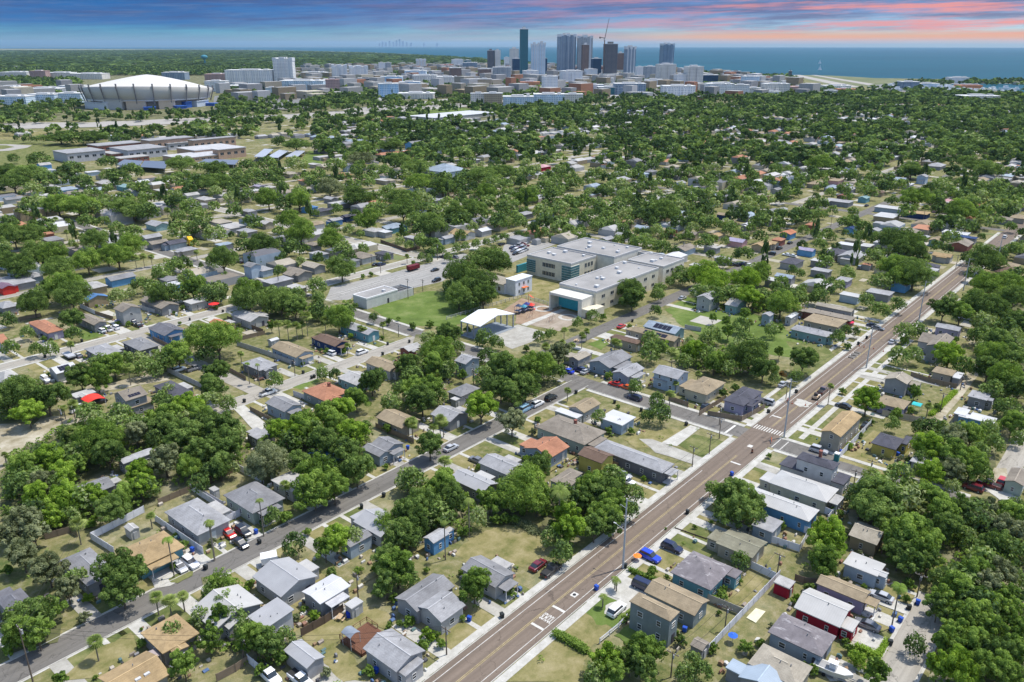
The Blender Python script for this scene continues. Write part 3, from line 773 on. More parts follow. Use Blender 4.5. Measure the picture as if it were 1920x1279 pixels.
# ---------------------------------------------------------------- hand-placed houses: name | boxes | extras | roof style
HOUSES = """
grey hip-roofed house behind the weeping grey-green tree|c0 545,150 780,390 1065,258 3 hv grey ltgrey||sh
golden-roofed teal house with two pale cars on its drive|c0 1070,65 1250,225 1670,30 3 hu gold teal|p|sh
dark grey-roofed house at the frame edge beside the bright tree|c0 -40,500 75,640 300,520 3 hv dkgrey grey||sh
golden tan flat-roofed house under a tree beside the metal awning|c0 1255,810 1470,990 1800,810 3 hu gold grey|low|sh
golden tan gabled house with two white skylights|c0 870,1215 1100,1440 1530,1170 3 gu gold beige|sky|sh
large pale metal gabled house with a white trailer behind it|c1 435,305 715,480 1040,295 3.2 gv ltgrey offwhite|ac|mv
small cottage with a bright white metal roof|c1 890,435 1060,550 1330,380 3 gu white ltgrey|p nolow|mu
long white metal-roofed house under the sparse tall tree|c1 -140,615 150,790 530,525 3 gv pale ltgrey||mv
pale metal shed-roofed annex with a white wall|c1 385,670 570,760 835,620 3.6 sv ltgrey white||mv
grey gabled garage with a dark double door|c1 725,965 940,1130 1100,1020 2.8 gv ltgrey ltgrey|g nowin|mv
light grey house with a front porch beside the wooden deck|c1 1440,945 1755,1168 1994,958 3.2 gv ltgrey ltgrey+c1 1740,1110 1800,1215 2000,1075 2.7 sv ltgrey offwhite||sh
white house with a rambling grey roof and debris behind|c2 -115,505 95,590 475,400 3 gu grey ltgrey+c2 90,560 290,705 570,572 3 gu ltgrey offwhite|ac|sh
long grey gabled white cottage between the lawn and the avenue|c2 500,225 810,405 990,268 3 gv grey offwhite|p|sh
two storey grey-green house with tan hip roofs|c3 190,520 550,700 655,620 5.8 hv tan sage+c3 355,405 745,685 920,515 3.1 gv tan sage|ac|sh
teal house with a stained purple-grey hip roof|c3 550,265 915,410 1140,225 3 hv stain teal+c3 1020,265 1150,320 1210,255 2.7 f stain teal||st
olive flat-roofed house beside the white fence|b3 950,1165 1320,1270 1435,1140 3 gv olive beige|low|sh
long crimson house with a white roof and white carport|c3 1660,590 2094,745 2224,570 3 gv pale crimson+c4 268,742 370,812 440,705 2.5 f pale crimson||mv
streaked dark-roofed blue-grey house between crimson and tan roofs|c3 1440,790 1895,1020 2080,848 3 hv stain bluegrey|ac|st
large tan shingled house at the bottom beside the blue metal roof|c3 1270,1060 1700,1330 1840,1110 3 hv beige beige||sh
pale blue metal-roofed shelter at the frame bottom|c3 1180,1190 1480,1380 1640,1240 2.7 gu bluegrey grey|nowin|mu
white-roofed pale house with a tree shadow on the roof|c4 290,178 600,305 675,190 3 f offwhite ltblue||sh
tan gabled house with purple-grey siding and an awning|c4 45,358 475,535 548,435 3 gv tan lavender|p|sh
large light grey hip-roofed house with long white fences|b0 1465,875 1820,1100 2049,920 3 hv ltgrey offwhite|ac|sh
grey-green house with a teal porch and grey cross gables|b1 185,715 445,885 745,745 3.2 hv grey palegreen|p|sh
blue-grey cottage with paired grey gables|b1 1490,270 1660,335 1810,248 3 gv grey bluegrey+b1 1420,300 1600,372 1700,320 2.8 gv grey bluegrey|p|sh
pale metal-roofed house half hidden by the big avenue trees|b1 1365,950 1600,1110 1830,960 3 gv ltgrey offwhite||mv
small grey flat-roofed house between dense trees|b1 410,175 510,225 640,140 2.8 f ltgrey grey|low|sh
pale flat-roofed house behind the weeping round tree|b1 620,580 800,700 1000,600 2.8 f pale offwhite||sh
tree-covered house patched with blue tarps|b1 950,340 1110,430 1430,335 3 gu bright grey||sh
broad taupe hip-roofed house with pale green walls|b2 1170,100 1610,268 1810,145 3.2 hv taupe palegreen|c p|sh
terracotta gabled grey-blue house|b2 1050,300 1320,380 1475,278 3 gu terracotta bluegrey||sh
long grey gabled white house with a car at its side|b2 655,425 940,548 1050,440 3 gv ltgrey offwhite||sh
silvery metal gabled house half under a tree|b2 400,560 680,700 850,615 3 gv ltgrey grey||mv
small brown flat-roofed cottage near the round palm|b2 1285,590 1440,630 1590,515 2.9 hu taupe ltblue|low|sh
tall yellow house with a dark brown roof|b2 1555,345 1740,430 1905,365 4.2 gv brown yellow||sh
very long dark grey house with a light grey hip roof by the avenue|b3 -130,290 480,515 610,440 3 hv ltgrey dkgrey|ac p|sh
white-roofed pale blue house with palm shadows|b3 -80,20 130,95 250,15 3 f white ltblue||sh
long yellow-walled house with a white hip roof|b3 1440,600 1964,785 2084,665 3.2 hv offwhite cream|p|mv
long bright blue house with a white solar roof|b3 1180,728 1800,952 1915,855 3.2 hv offwhite blue||mv
small flat grey blue-walled house under the avenue oak|b3 1290,985 1470,1055 1590,960 2.8 f ltgrey bluegrey||sh
white two storey house with dark slate roofs|b3 1704,370 2014,505 2089,430 6.2 hv slate white+b3 1535,440 1765,510 1830,425 3.2 hv slate white+b4 175,590 300,630 365,545 3 f slate white|c|sh
golden two storey gabled bungalow with a white side stair|b4 65,158 303,180 450,5 4.8 gu gold beige||sh
yellow cottage with a slate roof standing on dry grass|b4 540,245 760,310 850,215 2.9 hv slate yellow+b4 800,250 860,262 925,200 2.7 f slate yellow||sh
tan house with a half stripped roof and a blue tarp|b4 335,1080 600,1165 690,1040 3 gv beige tan||sh
grey gabled house on a bare sandy yard by red trucks|b4 1745,580 1900,640 1990,520 3 gu taupe palegreen||sh
light grey roof hidden among the oaks near the yellow cottage|b4 890,410 1150,490 1250,400 3 f ltgrey ltgrey||sh
bright blue shed with a white roof by the alley oaks|a4 1420,1170 1640,1240 1680,1180 3 f white blue||sh
two storey white house with a tan gable and black ground floor windows|a0 1015,188 1107,227 1270,176 5.6 gv taupe offwhite||sh
long tan-roofed grey house with a front gable|a0 1250,115 1460,195 1610,150 3 gv taupe grey||sh
grey-tan house with a dark garage and white pickups|a0 700,265 840,342 965,308 3 gv taupe grey|g|sh
brown-roofed lilac house behind a yard fence|a0 250,322 430,410 580,378 3 hv terracotta lavender||sh
navy blue house with a slate front gable|a0 1330,372 1500,442 1665,376 3 gv dkgrey blue|p|sh
dark grey house with a grey hip roof by a tall dead palm|a0 1085,492 1260,567 1440,522 3 hv grey dkgrey||sh
charcoal house with a pale grey hip roof beside a trailer|a0 755,552 900,627 1100,572 3 hv ltgrey dkgrey||sh
white house with black solar panels and a parked white car|a0 430,728 505,782 700,722 3 gu white offwhite|s|sh
pale hip-roofed house at the frame edge above the big dark tree|a0 -60,780 20,890 190,820 3 hu pale grey||sh
small orange roof at the frame edge by the street palms|a0 -60,440 0,520 80,480 3 gu terracotta offwhite||sh
two storey tan-gabled house carrying a wide solar array|a0 1020,952 1110,1022 1345,965 5.4 gu taupe ltgrey+a0 1120,1050 1150,1100 1385,1018 2.8 su tan ltgrey|s|sh
slate hip-roofed house beside the solar-roofed tan house|a0 1355,892 1590,980 1730,932 3 hv slate grey||sh
long white flat building behind the red canopy|a0 640,960 690,1010 850,930 2.6 f offwhite ltgrey|nowin|sh
pale house with a bright blue tarpaulin on its gable|a0 740,100 815,130 960,68 3 gv bright tan||sh
light grey cottage at the frame edge with a dark side wall|a0 -60,150 50,200 145,150 3 hu ltgrey grey||sh
white flat-roofed row house behind the red umbrella|a0 1650,122 1710,152 1925,100 3 f offwhite offwhite||sh
white-walled L-shaped house with a pale grey roof|a1 240,247 455,315 580,257 3 gv pale offwhite||sh
small orange-roofed outbuilding by a board fence|a1 50,312 190,362 280,332 2.7 gv orange tan|nowin|sh
long tan-roofed pale house with white gable bars|a1 595,542 850,627 1010,577 3 gv tan ltblue|p|sh
grey hip-roofed house behind three tall thin palms|a1 330,682 540,750 670,687 3 hv ltgrey grey||sh
navy house with an open brown gable porch|a1 1000,457 1205,542 1300,482 3 gv brown navy|p|sh
grey-roofed house with a teal front behind the palm clump|a1 1240,352 1500,422 1600,392 3 gv ltgrey teal||sh
white gabled house with a slate grey roof facing the pale street|a1 555,1040 732,1117 910,1060 3.2 gv grey ltblue|p|sh
wide brick-red hip-roofed house|a1 885,932 1110,1025 1310,932 3 hv terracotta sage|c|sh
pale-roofed teal house half behind the round dark tree|a1 1220,822 1400,882 1565,812 3 gv pale aqua||sh
long tan-roofed white house beside the round dark tree|a1 1430,682 1720,752 1810,700 3 gv tan offwhite||sh
small brick house with a pale roof at the street corner|a1 1770,545 1850,577 1980,530 3 gu pale brick||sh
tan and brown patch-roofed house with palms in front|a1 1560,1165 1790,1275 1960,1190 3 gv tan beige||sh
two storey blue-grey box house near the canopy|a2 440,657 545,694 672,637 4.8 gv ltgrey bluegrey||sh
grey hip-roofed house with a white side shed|a2 385,932 500,992 665,902 3 hv grey ltgrey||sh
grey L-shaped house facing the tree-shaded street|a2 215,1142 430,1217 550,1122 3 gv ltgrey grey||sh
wide light grey gabled house with a carport and parked cars|a3 -180,667 10,727 225,622 3.2 gu grey bluegrey|p|sh
small grey gabled cottage with two red cars outside|a3 25,767 185,802 335,727 3.2 gu ltgrey bluegrey|p|sh
tall white and blue cross-gabled house|a3 430,745 600,850 735,762 4.8 gv ltgrey ltblue+a3 420,800 500,860 590,815 3 gv ltgrey ltblue||sh
tan hip-roofed house with cream walls and a board fence|a3 680,907 895,972 1055,852 3.2 hu tan cream|ac|sh
lavender house with a wide slate roof beside the avenue|a3 1030,1015 1210,1062 1410,942 3.2 hu slate lavender|p|sh
tan gabled house wrapped by a white patio roof|a2 1480,1067 1590,1142 1760,1042 3.2 gu tan offwhite+a2 1350,1105 1530,1185 1600,1150 2.6 f white offwhite||sh
blue-grey solar-roofed house with teal walls|a3 320,345 610,427 690,367 3.2 gv bluegrey aqua|s|sh
tan house with scattered solar panels on a stepped roof|a3 210,382 590,492 665,452 3 gv tan beige|s|sh
round-ended brown hip-roofed house by the school street|a3 40,432 230,522 320,482 3 hv brown beige||sh
very long teal-grey house along the green lot|a3 1640,372 1985,452 2014,402 3 hv ltgrey aqua||sh
flat tan house with a red awning beside the avenue|a4 -70,292 240,362 345,292 3 f tan beige|low|sh
long grey-brown flat building with a red fascia|a4 -60,212 330,302 430,272 3 f taupe brick||sh
long beige gabled cabin row near the avenue|a4 45,152 340,222 425,202 3 gv beige ltgrey||sh
tall grey-taupe church-like house with a broad front gable|a4 1035,522 1195,547 1300,452 5.6 gu taupe ltgrey+a4 960,480 1060,500 1180,440 4 gv taupe ltgrey||sh
pale blue bungalow with crossing beige gables on the avenue|a4 665,812 860,882 925,812 4.2 gu beige ltgrey+a4 850,842 960,912 1003,860 3.2 gv beige ltgrey||sh
tan-roofed house tucked between hedges near the alley|a4 1090,752 1270,802 1312,747 3 hv tan beige||sh
tan hip-roofed lavender-walled house beside a teal canopy|a4 590,1032 830,1102 905,1027 3 hv tan lavender||sh
small grey outbuilding with a flat pale roof by the alley|a4 1410,977 1590,1022 1622,960 3 f ltgrey grey||sh
white flat shed at the head of the alley|a4 1285,1132 1400,1162 1432,1102 2.7 f white grey|nowin|sh
tiny white-roofed alley shed near the board fence|a4 1275,807 1345,827 1380,772 2.5 f white grey|nowin|sh
white two storey house behind the sparse bright tree|a3 800,80 930,120 1000,60 5 gu ltgrey offwhite||sh
white-roofed teal shed in the green lot trees|a3 1050,150 1180,180 1240,120 3 gv pale aqua||sh
narrow blue-grey hut on the overgrown green lot|a3 1385,240 1450,262 1500,235 4 gu ltgrey bluegrey||sh
white hut at the edge of the overgrown green lot|a3 1600,260 1660,285 1700,230 3 gu white offwhite||sh
pale roofed house with a blue shed behind the palm row|a2 1470,625 1560,665 1660,600 3 gu beige ltgrey||sh
blue weathered house under trees beside the coconut palms|b2 160,1100 260,1160 390,1060 3 gu ltgrey blue||st
blue gabled house behind the pale cottage lot|b1 1240,1130 1350,1210 1500,1060 3 gu grey ltblue||sh
grey tree-shaded roof in the left woods|b0 670,650 850,750 1000,600 3 gu grey grey||sh
pale weathered roof deep in the left woods|b0 1050,400 1180,480 1330,290 3 gu ltgrey grey||st
large pale blue hip-roofed church standing among broad trees|d1 1290,305 1400,348 1565,308 5.5 hv bluegrey ltblue|nowin|sh
long white flat-roofed building at the edge of the far canopy|p 755,218 850,223 905,209 5 f white ltgrey|nowin|sh
grey house behind the sloping tree at the street corner|a4 1130,340 1290,400 1400,370 3 gv ltgrey lavender||sh
"""
SMALL = """
red garden shed with a pale flat roof|c3 1485,352 1640,412 1682,342 2.4 f pale crimson
brown-grey garden shed beside the long white fence|c3 730,920 860,967 916,892 2.2 gv taupe grey
tiny grey gabled shed in the white-fenced yard|b0 1115,1000 1180,1060 1245,1002 2.2 gv pale pale
white box shed beside a blue drum|c1 1270,550 1345,592 1447,525 2.3 f offwhite offwhite
small beige shed next to the wide light grey house|a2 1560,575 1625,610 1690,585 2.6 f pale beige
white van-sized shed behind the grey hip roof|a2 405,1000 450,1020 520,990 2.4 f offwhite ltgrey
small white shed beside the long tan-roofed pale house|a1 590,468 620,492 680,458 2.2 gu white offwhite
pale storage shed behind the light grey hip house|b1 60,655 90,690 140,670 2.2 f pale offwhite
"""
# mid-distance houses: region x,y(width px) axis z type roof wall
MID = """
d0|330,275,90,u,b,pale,blue;540,345,90,u,g,white,offwhite;690,328,100,u,f,white,ltblue;100,530,120,u,g,grey,offwhite;185,512,90,v,f,tan,beige;310,505,120,u,f,white,grey;240,548,180,u,f,tan,beige;380,440,120,v,h,pale,grey;500,455,150,v,f,bluegrey,blue;640,430,130,v,f,pale,grey;800,410,150,v,h,pale,beige;870,510,150,u,f,ltgrey,offwhite;940,435,120,v,h,aqua,teal;1070,400,90,u,g,white,pink;1210,465,110,v,f,pale,beige;1540,530,140,v,h,pale,beige;1180,720,160,v,g,ltgrey,aqua;350,790,90,v,f,terracotta,brick;390,832,140,v,f,grey,beige;1130,815,150,u,g,ltgrey,grey;1180,858,150,u,g,taupe,grey;1310,858,160,u,g,slate,bluegrey;1400,910,150,u,h,ltgrey,beige;1740,735,200,v,f,pale,ltgrey;1650,700,170,v,f,beige,ltgrey;1850,770,150,v,h,ltgrey,grey;1680,870,130,u,f,bluegrey,grey;1860,620,110,v,h,ltgrey,grey;900,1120,200,u,g,grey,blue;700,1180,170,v,h,pale,tan;1260,1130,140,v,h,grey,grey;1280,1172,170,u,f,white,blue;40,1185,110,v,g,purple,red;110,1140,230,v,f,ltgrey,grey;1890,1030,130,v,b,grey,ltblue;240,1105,130,v,h,ltgrey,bluegrey;1500,470,90,u,g,grey,offwhite;1330,455,100,u,b,terracotta,offwhite;1430,500,120,u,g,pale,offwhite
d1|470,62,120,u,h,bluegrey,grey;560,72,120,u,h,bluegrey,grey;640,86,110,u,h,bluegrey,grey;720,98,110,v,h,bluegrey,grey;800,92,110,u,h,bluegrey,grey;875,108,100,u,h,bluegrey,grey;1190,118,150,u,b,grey,blue;20,435,90,v,g,lavender,offwhite;110,442,90,v,h,pale,beige;360,395,90,v,h,terracotta,beige;640,350,150,v,h,terracotta,tan;960,388,150,v,f,pale,beige;700,430,130,v,h,ltgrey,beige;690,275,90,u,b,ltgrey,ltblue;1610,240,150,u,f,offwhite,grey;1000,390,100,v,h,beige,beige;560,528,110,v,g,ltgrey,grey;400,595,130,u,f,bright,blue;490,617,150,u,h,slate,grey;440,720,150,u,g,tan,offwhite;590,688,120,u,g,ltgrey,bright;690,658,120,u,g,slate,navy;1040,735,200,u,h,bluegrey,teal;880,765,160,v,h,pale,offwhite;960,775,100,v,f,white,ltgrey;1240,600,80,u,b,ltgrey,bluegrey;1340,540,120,u,h,ltgrey,grey;1650,500,120,u,h,tan,beige;1550,785,200,v,g,gold,offwhite;1700,765,140,u,g,white,ltgrey;1430,820,110,u,g,ltgrey,bluegrey;1810,722,170,v,h,tan,beige;430,870,120,v,h,taupe,grey;790,955,220,v,h,taupe,offwhite;960,938,150,v,h,slate,grey;70,710,130,v,g,pale,beige;50,1055,150,v,h,ltgrey,ltblue;160,1140,230,u,f,ltgrey,grey;310,1080,220,v,g,taupe,grey;430,1030,180,v,g,beige,grey;300,1192,160,v,f,pale,beige;1170,820,120,v,f,ltgrey,grey;470,940,150,v,f,ltgrey,bluegrey;1100,90,60,v,g,ltgrey,grey;1850,150,60,u,g,pale,grey;430,270,110,v,f,pale,beige;250,340,120,v,h,beige,beige;700,990,160,v,f,grey,ltgrey
d2|100,640,140,u,h,ltgrey,grey;260,640,120,u,h,aqua,bluegrey;220,290,150,u,h,pink,crimson;390,62,100,u,f,orange,tan;250,98,80,u,b,ltgrey,offwhite;780,340,90,u,g,bluegrey,ltblue;860,350,130,u,h,bluegrey,ltblue;960,345,130,u,h,bluegrey,ltblue;1040,325,100,u,h,grey,grey;1110,388,110,v,f,white,ltgrey;1250,412,110,u,g,ltgrey,ltblue;910,500,90,v,b,offwhite,pink;1010,550,140,v,h,ltgrey,beige;760,700,120,v,g,tan,beige;880,702,100,v,g,gold,beige;980,745,120,v,g,bluegrey,ltgrey;710,830,90,u,g,ltgrey,grey;1180,768,110,v,g,tan,brick;1340,790,100,v,g,taupe,tan;1540,800,80,u,h,gold,beige;1300,600,110,v,h,taupe,purple;1450,602,110,v,h,ltgrey,beige;1590,650,110,v,g,tan,navy;1760,655,140,u,g,bluegrey,ltgrey;1770,722,90,u,g,white,grey;1690,845,150,v,g,lavender,pink;1870,875,150,u,g,gold,tan;1290,900,180,u,g,taupe,ltblue;1580,975,120,v,f,ltgrey,grey;1400,1030,130,v,f,pale,beige;1630,470,80,u,f,white,offwhite;1860,510,130,u,h,beige,brick;1200,290,130,u,h,beige,offwhite;1320,190,100,u,g,ltgrey,lavender;1470,135,90,u,h,pale,grey;1270,80,80,u,g,white,grey;810,50,90,u,g,ltgrey,offwhite;110,150,60,u,f,ltgrey,ltblue;590,330,90,u,h,palegreen,grey;1180,180,90,u,h,beige,grey;620,530,60,u,h,beige,beige;1600,700,110,u,h,beige,tan;830,800,90,v,g,ltgrey,grey;1500,890,120,v,f,pale,grey
d3|910,595,190,v,f,offwhite,bluegrey;890,655,170,u,f,offwhite,tan;1110,632,180,v,f,gold,navy;1400,560,110,v,f,pale,beige;510,390,110,u,f,tan,pink;350,415,110,u,h,tan,beige;480,442,110,u,h,bluegrey,grey;600,455,110,u,h,ltgrey,grey;565,508,90,u,g,brick,brown;720,522,80,u,g,aqua,teal;820,478,100,v,h,brown,tan;530,545,200,v,f,ltgrey,grey;430,545,90,u,h,pale,grey;1310,600,130,v,f,white,pink;970,385,130,v,g,bluegrey,ltgrey;1030,420,110,u,f,white,offwhite;1160,362,75,u,b,ltgrey,ltblue;1260,280,120,u,h,ltgrey,grey;930,212,100,u,f,white,grey;1080,150,150,u,h,grey,grey;640,175,90,u,f,aqua,ltgrey;530,228,90,u,f,ltgrey,bright;620,290,90,u,g,ltgrey,ltblue;150,785,120,u,g,orange,blue;80,835,90,u,h,terracotta,brick;330,722,80,u,h,terracotta,brick;620,750,70,u,g,navy,blue;800,765,90,u,g,ltgrey,bluegrey;590,870,130,v,f,white,ltgrey;740,880,90,u,f,offwhite,grey;640,842,90,v,f,olive,beige;510,928,150,u,h,slate,beige;290,912,130,v,g,lavender,blue;630,955,190,u,g,ltgrey,offwhite;400,995,150,v,f,offwhite,grey;180,1000,170,u,h,slate,ltgrey;400,1065,150,v,f,ltgrey,grey;130,1112,150,v,g,bluegrey,grey;60,1140,120,v,f,offwhite,grey;570,1135,100,u,f,ltgrey,lavender;840,1230,180,v,f,ltgrey,grey;620,1250,110,v,f,offwhite,ltblue;1265,838,100,u,g,tan,aqua;1445,865,150,u,g,taupe,brick;1310,955,130,v,g,gold,offwhite;1215,1030,130,v,h,slate,grey;1410,785,170,v,f,white,ltblue;1790,1025,150,v,h,tan,beige;1780,1070,120,u,h,brown,tan;1640,625,90,u,h,beige,beige;1760,680,120,v,h,taupe,grey;1880,668,100,u,h,tan,beige;1000,1165,130,u,g,ltgrey,blue;30,620,80,u,g,grey,grey;100,612,80,u,g,ltgrey,ltblue;20,860,90,v,g,gold,beige;1340,545,80,u,h,pink,offwhite;60,460,80,u,g,grey,ltgrey;100,95,110,u,f,ltgrey,ltblue;560,110,90,u,f,tan,beige;700,60,70,v,g,pale,grey;1500,820,90,v,f,navy,grey
"""
def parse_boxes(s):
    out = []
    for b in s.split('+'):
        t = b.split(); rg = t[0]; z = float(t[4]); Lp, Bp, Rp = [tuple(float(q) for q in k.split(',')) for k in t[1:4]]
        l, bb, r = rat(rg, *Lp, z), rat(rg, *Bp, z), rat(rg, *Rp, z)
        u0, v0 = (bb[0] + l[0]) / 2, (bb[1] + r[1]) / 2
        u1, v1 = max(r[0], u0 + 1.6), max(l[1], v0 + 1.6)
        out.append([u0, v0, u1, v1, z, t[5], t[6], t[7]])
    return out
rng = random.Random(5)
def article(n): return 'the ' + n
LMW = {}
def landmark(short, loc, z=2):
    p = proj(loc[0], loc[1], z); LANDMARKS.append((short, p[0], p[1]))
SHORT = {}
HAND = []
for ln in HOUSES.strip().splitlines():
    nm, bx, ex, st = ln.split('|'); bx = parse_boxes(bx)
    if len(bx) == 1 and rng.random() < .6 and bx[0][4] < 3.5:      # rear lean-to or side wing
        a, b, c, d = bx[0][:4]; w, dd = c - a, d - b; s = rng.randrange(3)
        if s == 0: bx.append([a + w * .15, d - .2, a + w * .75, d + 2.6, 2.55, 'f', bx[0][6], bx[0][7]])
        elif s == 1: bx.append([c - .2, b + dd * .3, c + 2.4, b + dd * .75, 2.5, 'f', 'pale', bx[0][7]])
        else: bx.append([a + w * .2, b - 1.3, a + w * .6, b + 1.5, 2.75, 'gv', bx[0][6], bx[0][7]])
    t = house(nm, bx, style=st, extra=ex, rng=rng)
    c = ((bx[0][0] + bx[0][2]) / 2, (bx[0][1] + bx[0][3]) / 2)
    reg(t, nm, 'house', c, 'houses of the neighbourhood', full=nm if len(nm.replace('-', ' ').split()) >= 4 else None)
    HAND.append((c, bx[0], nm))
    cuts = sorted(nm.find(c_) for c_ in (' beside ', ' behind ', ' with ', ' under ', ' between ', ' at ', ' by ', ' near ', ' on ', ' among ', ' half ', ' carrying ', ' standing ', ' facing ', ' along ', ' tucked ', ' wrapped ', ' in ', ' deep ', ' patched ', ' hidden ') if c_ in nm) + [len(nm)]
    short = next(nm[:k] for k in cuts if len(nm[:k].split()) >= 4 or k == len(nm))
    SHORT.setdefault(short, []).append((nm, c))
for s, lst in SHORT.items():
    if len(lst) == 1: landmark('the ' + s, lst[0][1])
for ln in SMALL.strip().splitlines():
    nm, bx = ln.split('|'); bx = parse_boxes(bx)
    t = house(nm, bx, extra='nowin', kindname='garden_shed', rng=rng)
    d = MB(); w = bx[0][2] - bx[0][0]; d.box(w * .3, -.0, .05, w * .3 + .8, .12, 1.8); dd = d.build('door', m_plain((.4, .4, .4)), t)
    reg(t, nm, 'shed', (bx[0][0], bx[0][1]), 'garden sheds', full=nm)
for nm, px, py in (('the stadium', 283, 175), ('the crosswalk', 1425, 820), ('the white playground canopy', 912, 597), ('the yellow box truck', 357, 455),
                   ('the playground', 1010, 585), ('the long school wing', 1160, 520), ('the bright green field', 800, 580), ('the red canopy', 172, 747),
                   ('the sports field', 40, 285), ('the flat-roofed campus', 330, 280), ('the blue church roof', 840, 315), ('the tan avenue store', 1665, 405),
                   ('the row of street palms', 80, 400), ('the teal glass tower', 982, 130), ('the blue hospital block', 748, 165), ('the airfield', 1560, 150),
                   ('the construction crane', 1137, 60), ('the wooden deck', 690, 1190), ('the blue hatchback', 1218, 1042), ('the tall ivy-covered column', 374, 490)):
    LANDMARKS.append((nm, px, py))
TN = {'f': 'flat-roofed', 'g': 'gabled', 'h': 'hip-roofed', 'b': 'two storey gabled'}
nh = 0
for ln in MID.strip().splitlines():
    rg_, items = ln.split('|')
    for it in items.split(';'):
        x, y, w, ax, ty, rc, wc = it.split(','); x, y, w = float(x), float(y), float(w)
        z = 5.4 if ty == 'b' else 3.0
        u, v = rat(rg_, x, y, z)
        d = math.hypot(math.hypot(u, v), H); wm = w / 3.996 / F * d       # real width across the picture
        az = math.atan2(v, u)                                            # view azimuth in uv
        cu, cv = abs(math.sin(az)), abs(math.cos(az))                     # how much u / v extents show across
        asp = rng.uniform(1.25, 1.6)
        if ty == 'b': asp = 1.15
        a = wm / ((asp * cu + cv) if ax == 'u' else (cu + asp * cv)); a = min(max(a, 5.5), 17)
        du, dv = (a * asp, a) if ax == 'u' else (a, a * asp)
        tt = 'f' if ty == 'f' else ('g' if ty == 'b' else ty)
        bx = [[u - du / 2, v - dv / 2, u + du / 2, v + dv / 2, z, tt, rc, wc]]
        if ty != 'f' and rng.random() < .45:
            k = rng.choice((-1, 1)); bx.append([u - du / 2 + (du * .62 if k > 0 else -du * .22), v - dv * .3, u + (du * .78 if k > 0 else -du * .1), v + dv * .25, 2.8, 'f' if rng.random() < .5 else 'g', rc, wc])
        t = house('', bx, extra='', rng=rng)
        reg(t, '%s %s house with %s walls' % (wd(rc), TN[ty], wd(wc)), 'house', (u, v), 'houses of the neighbourhood')
        nh += 1
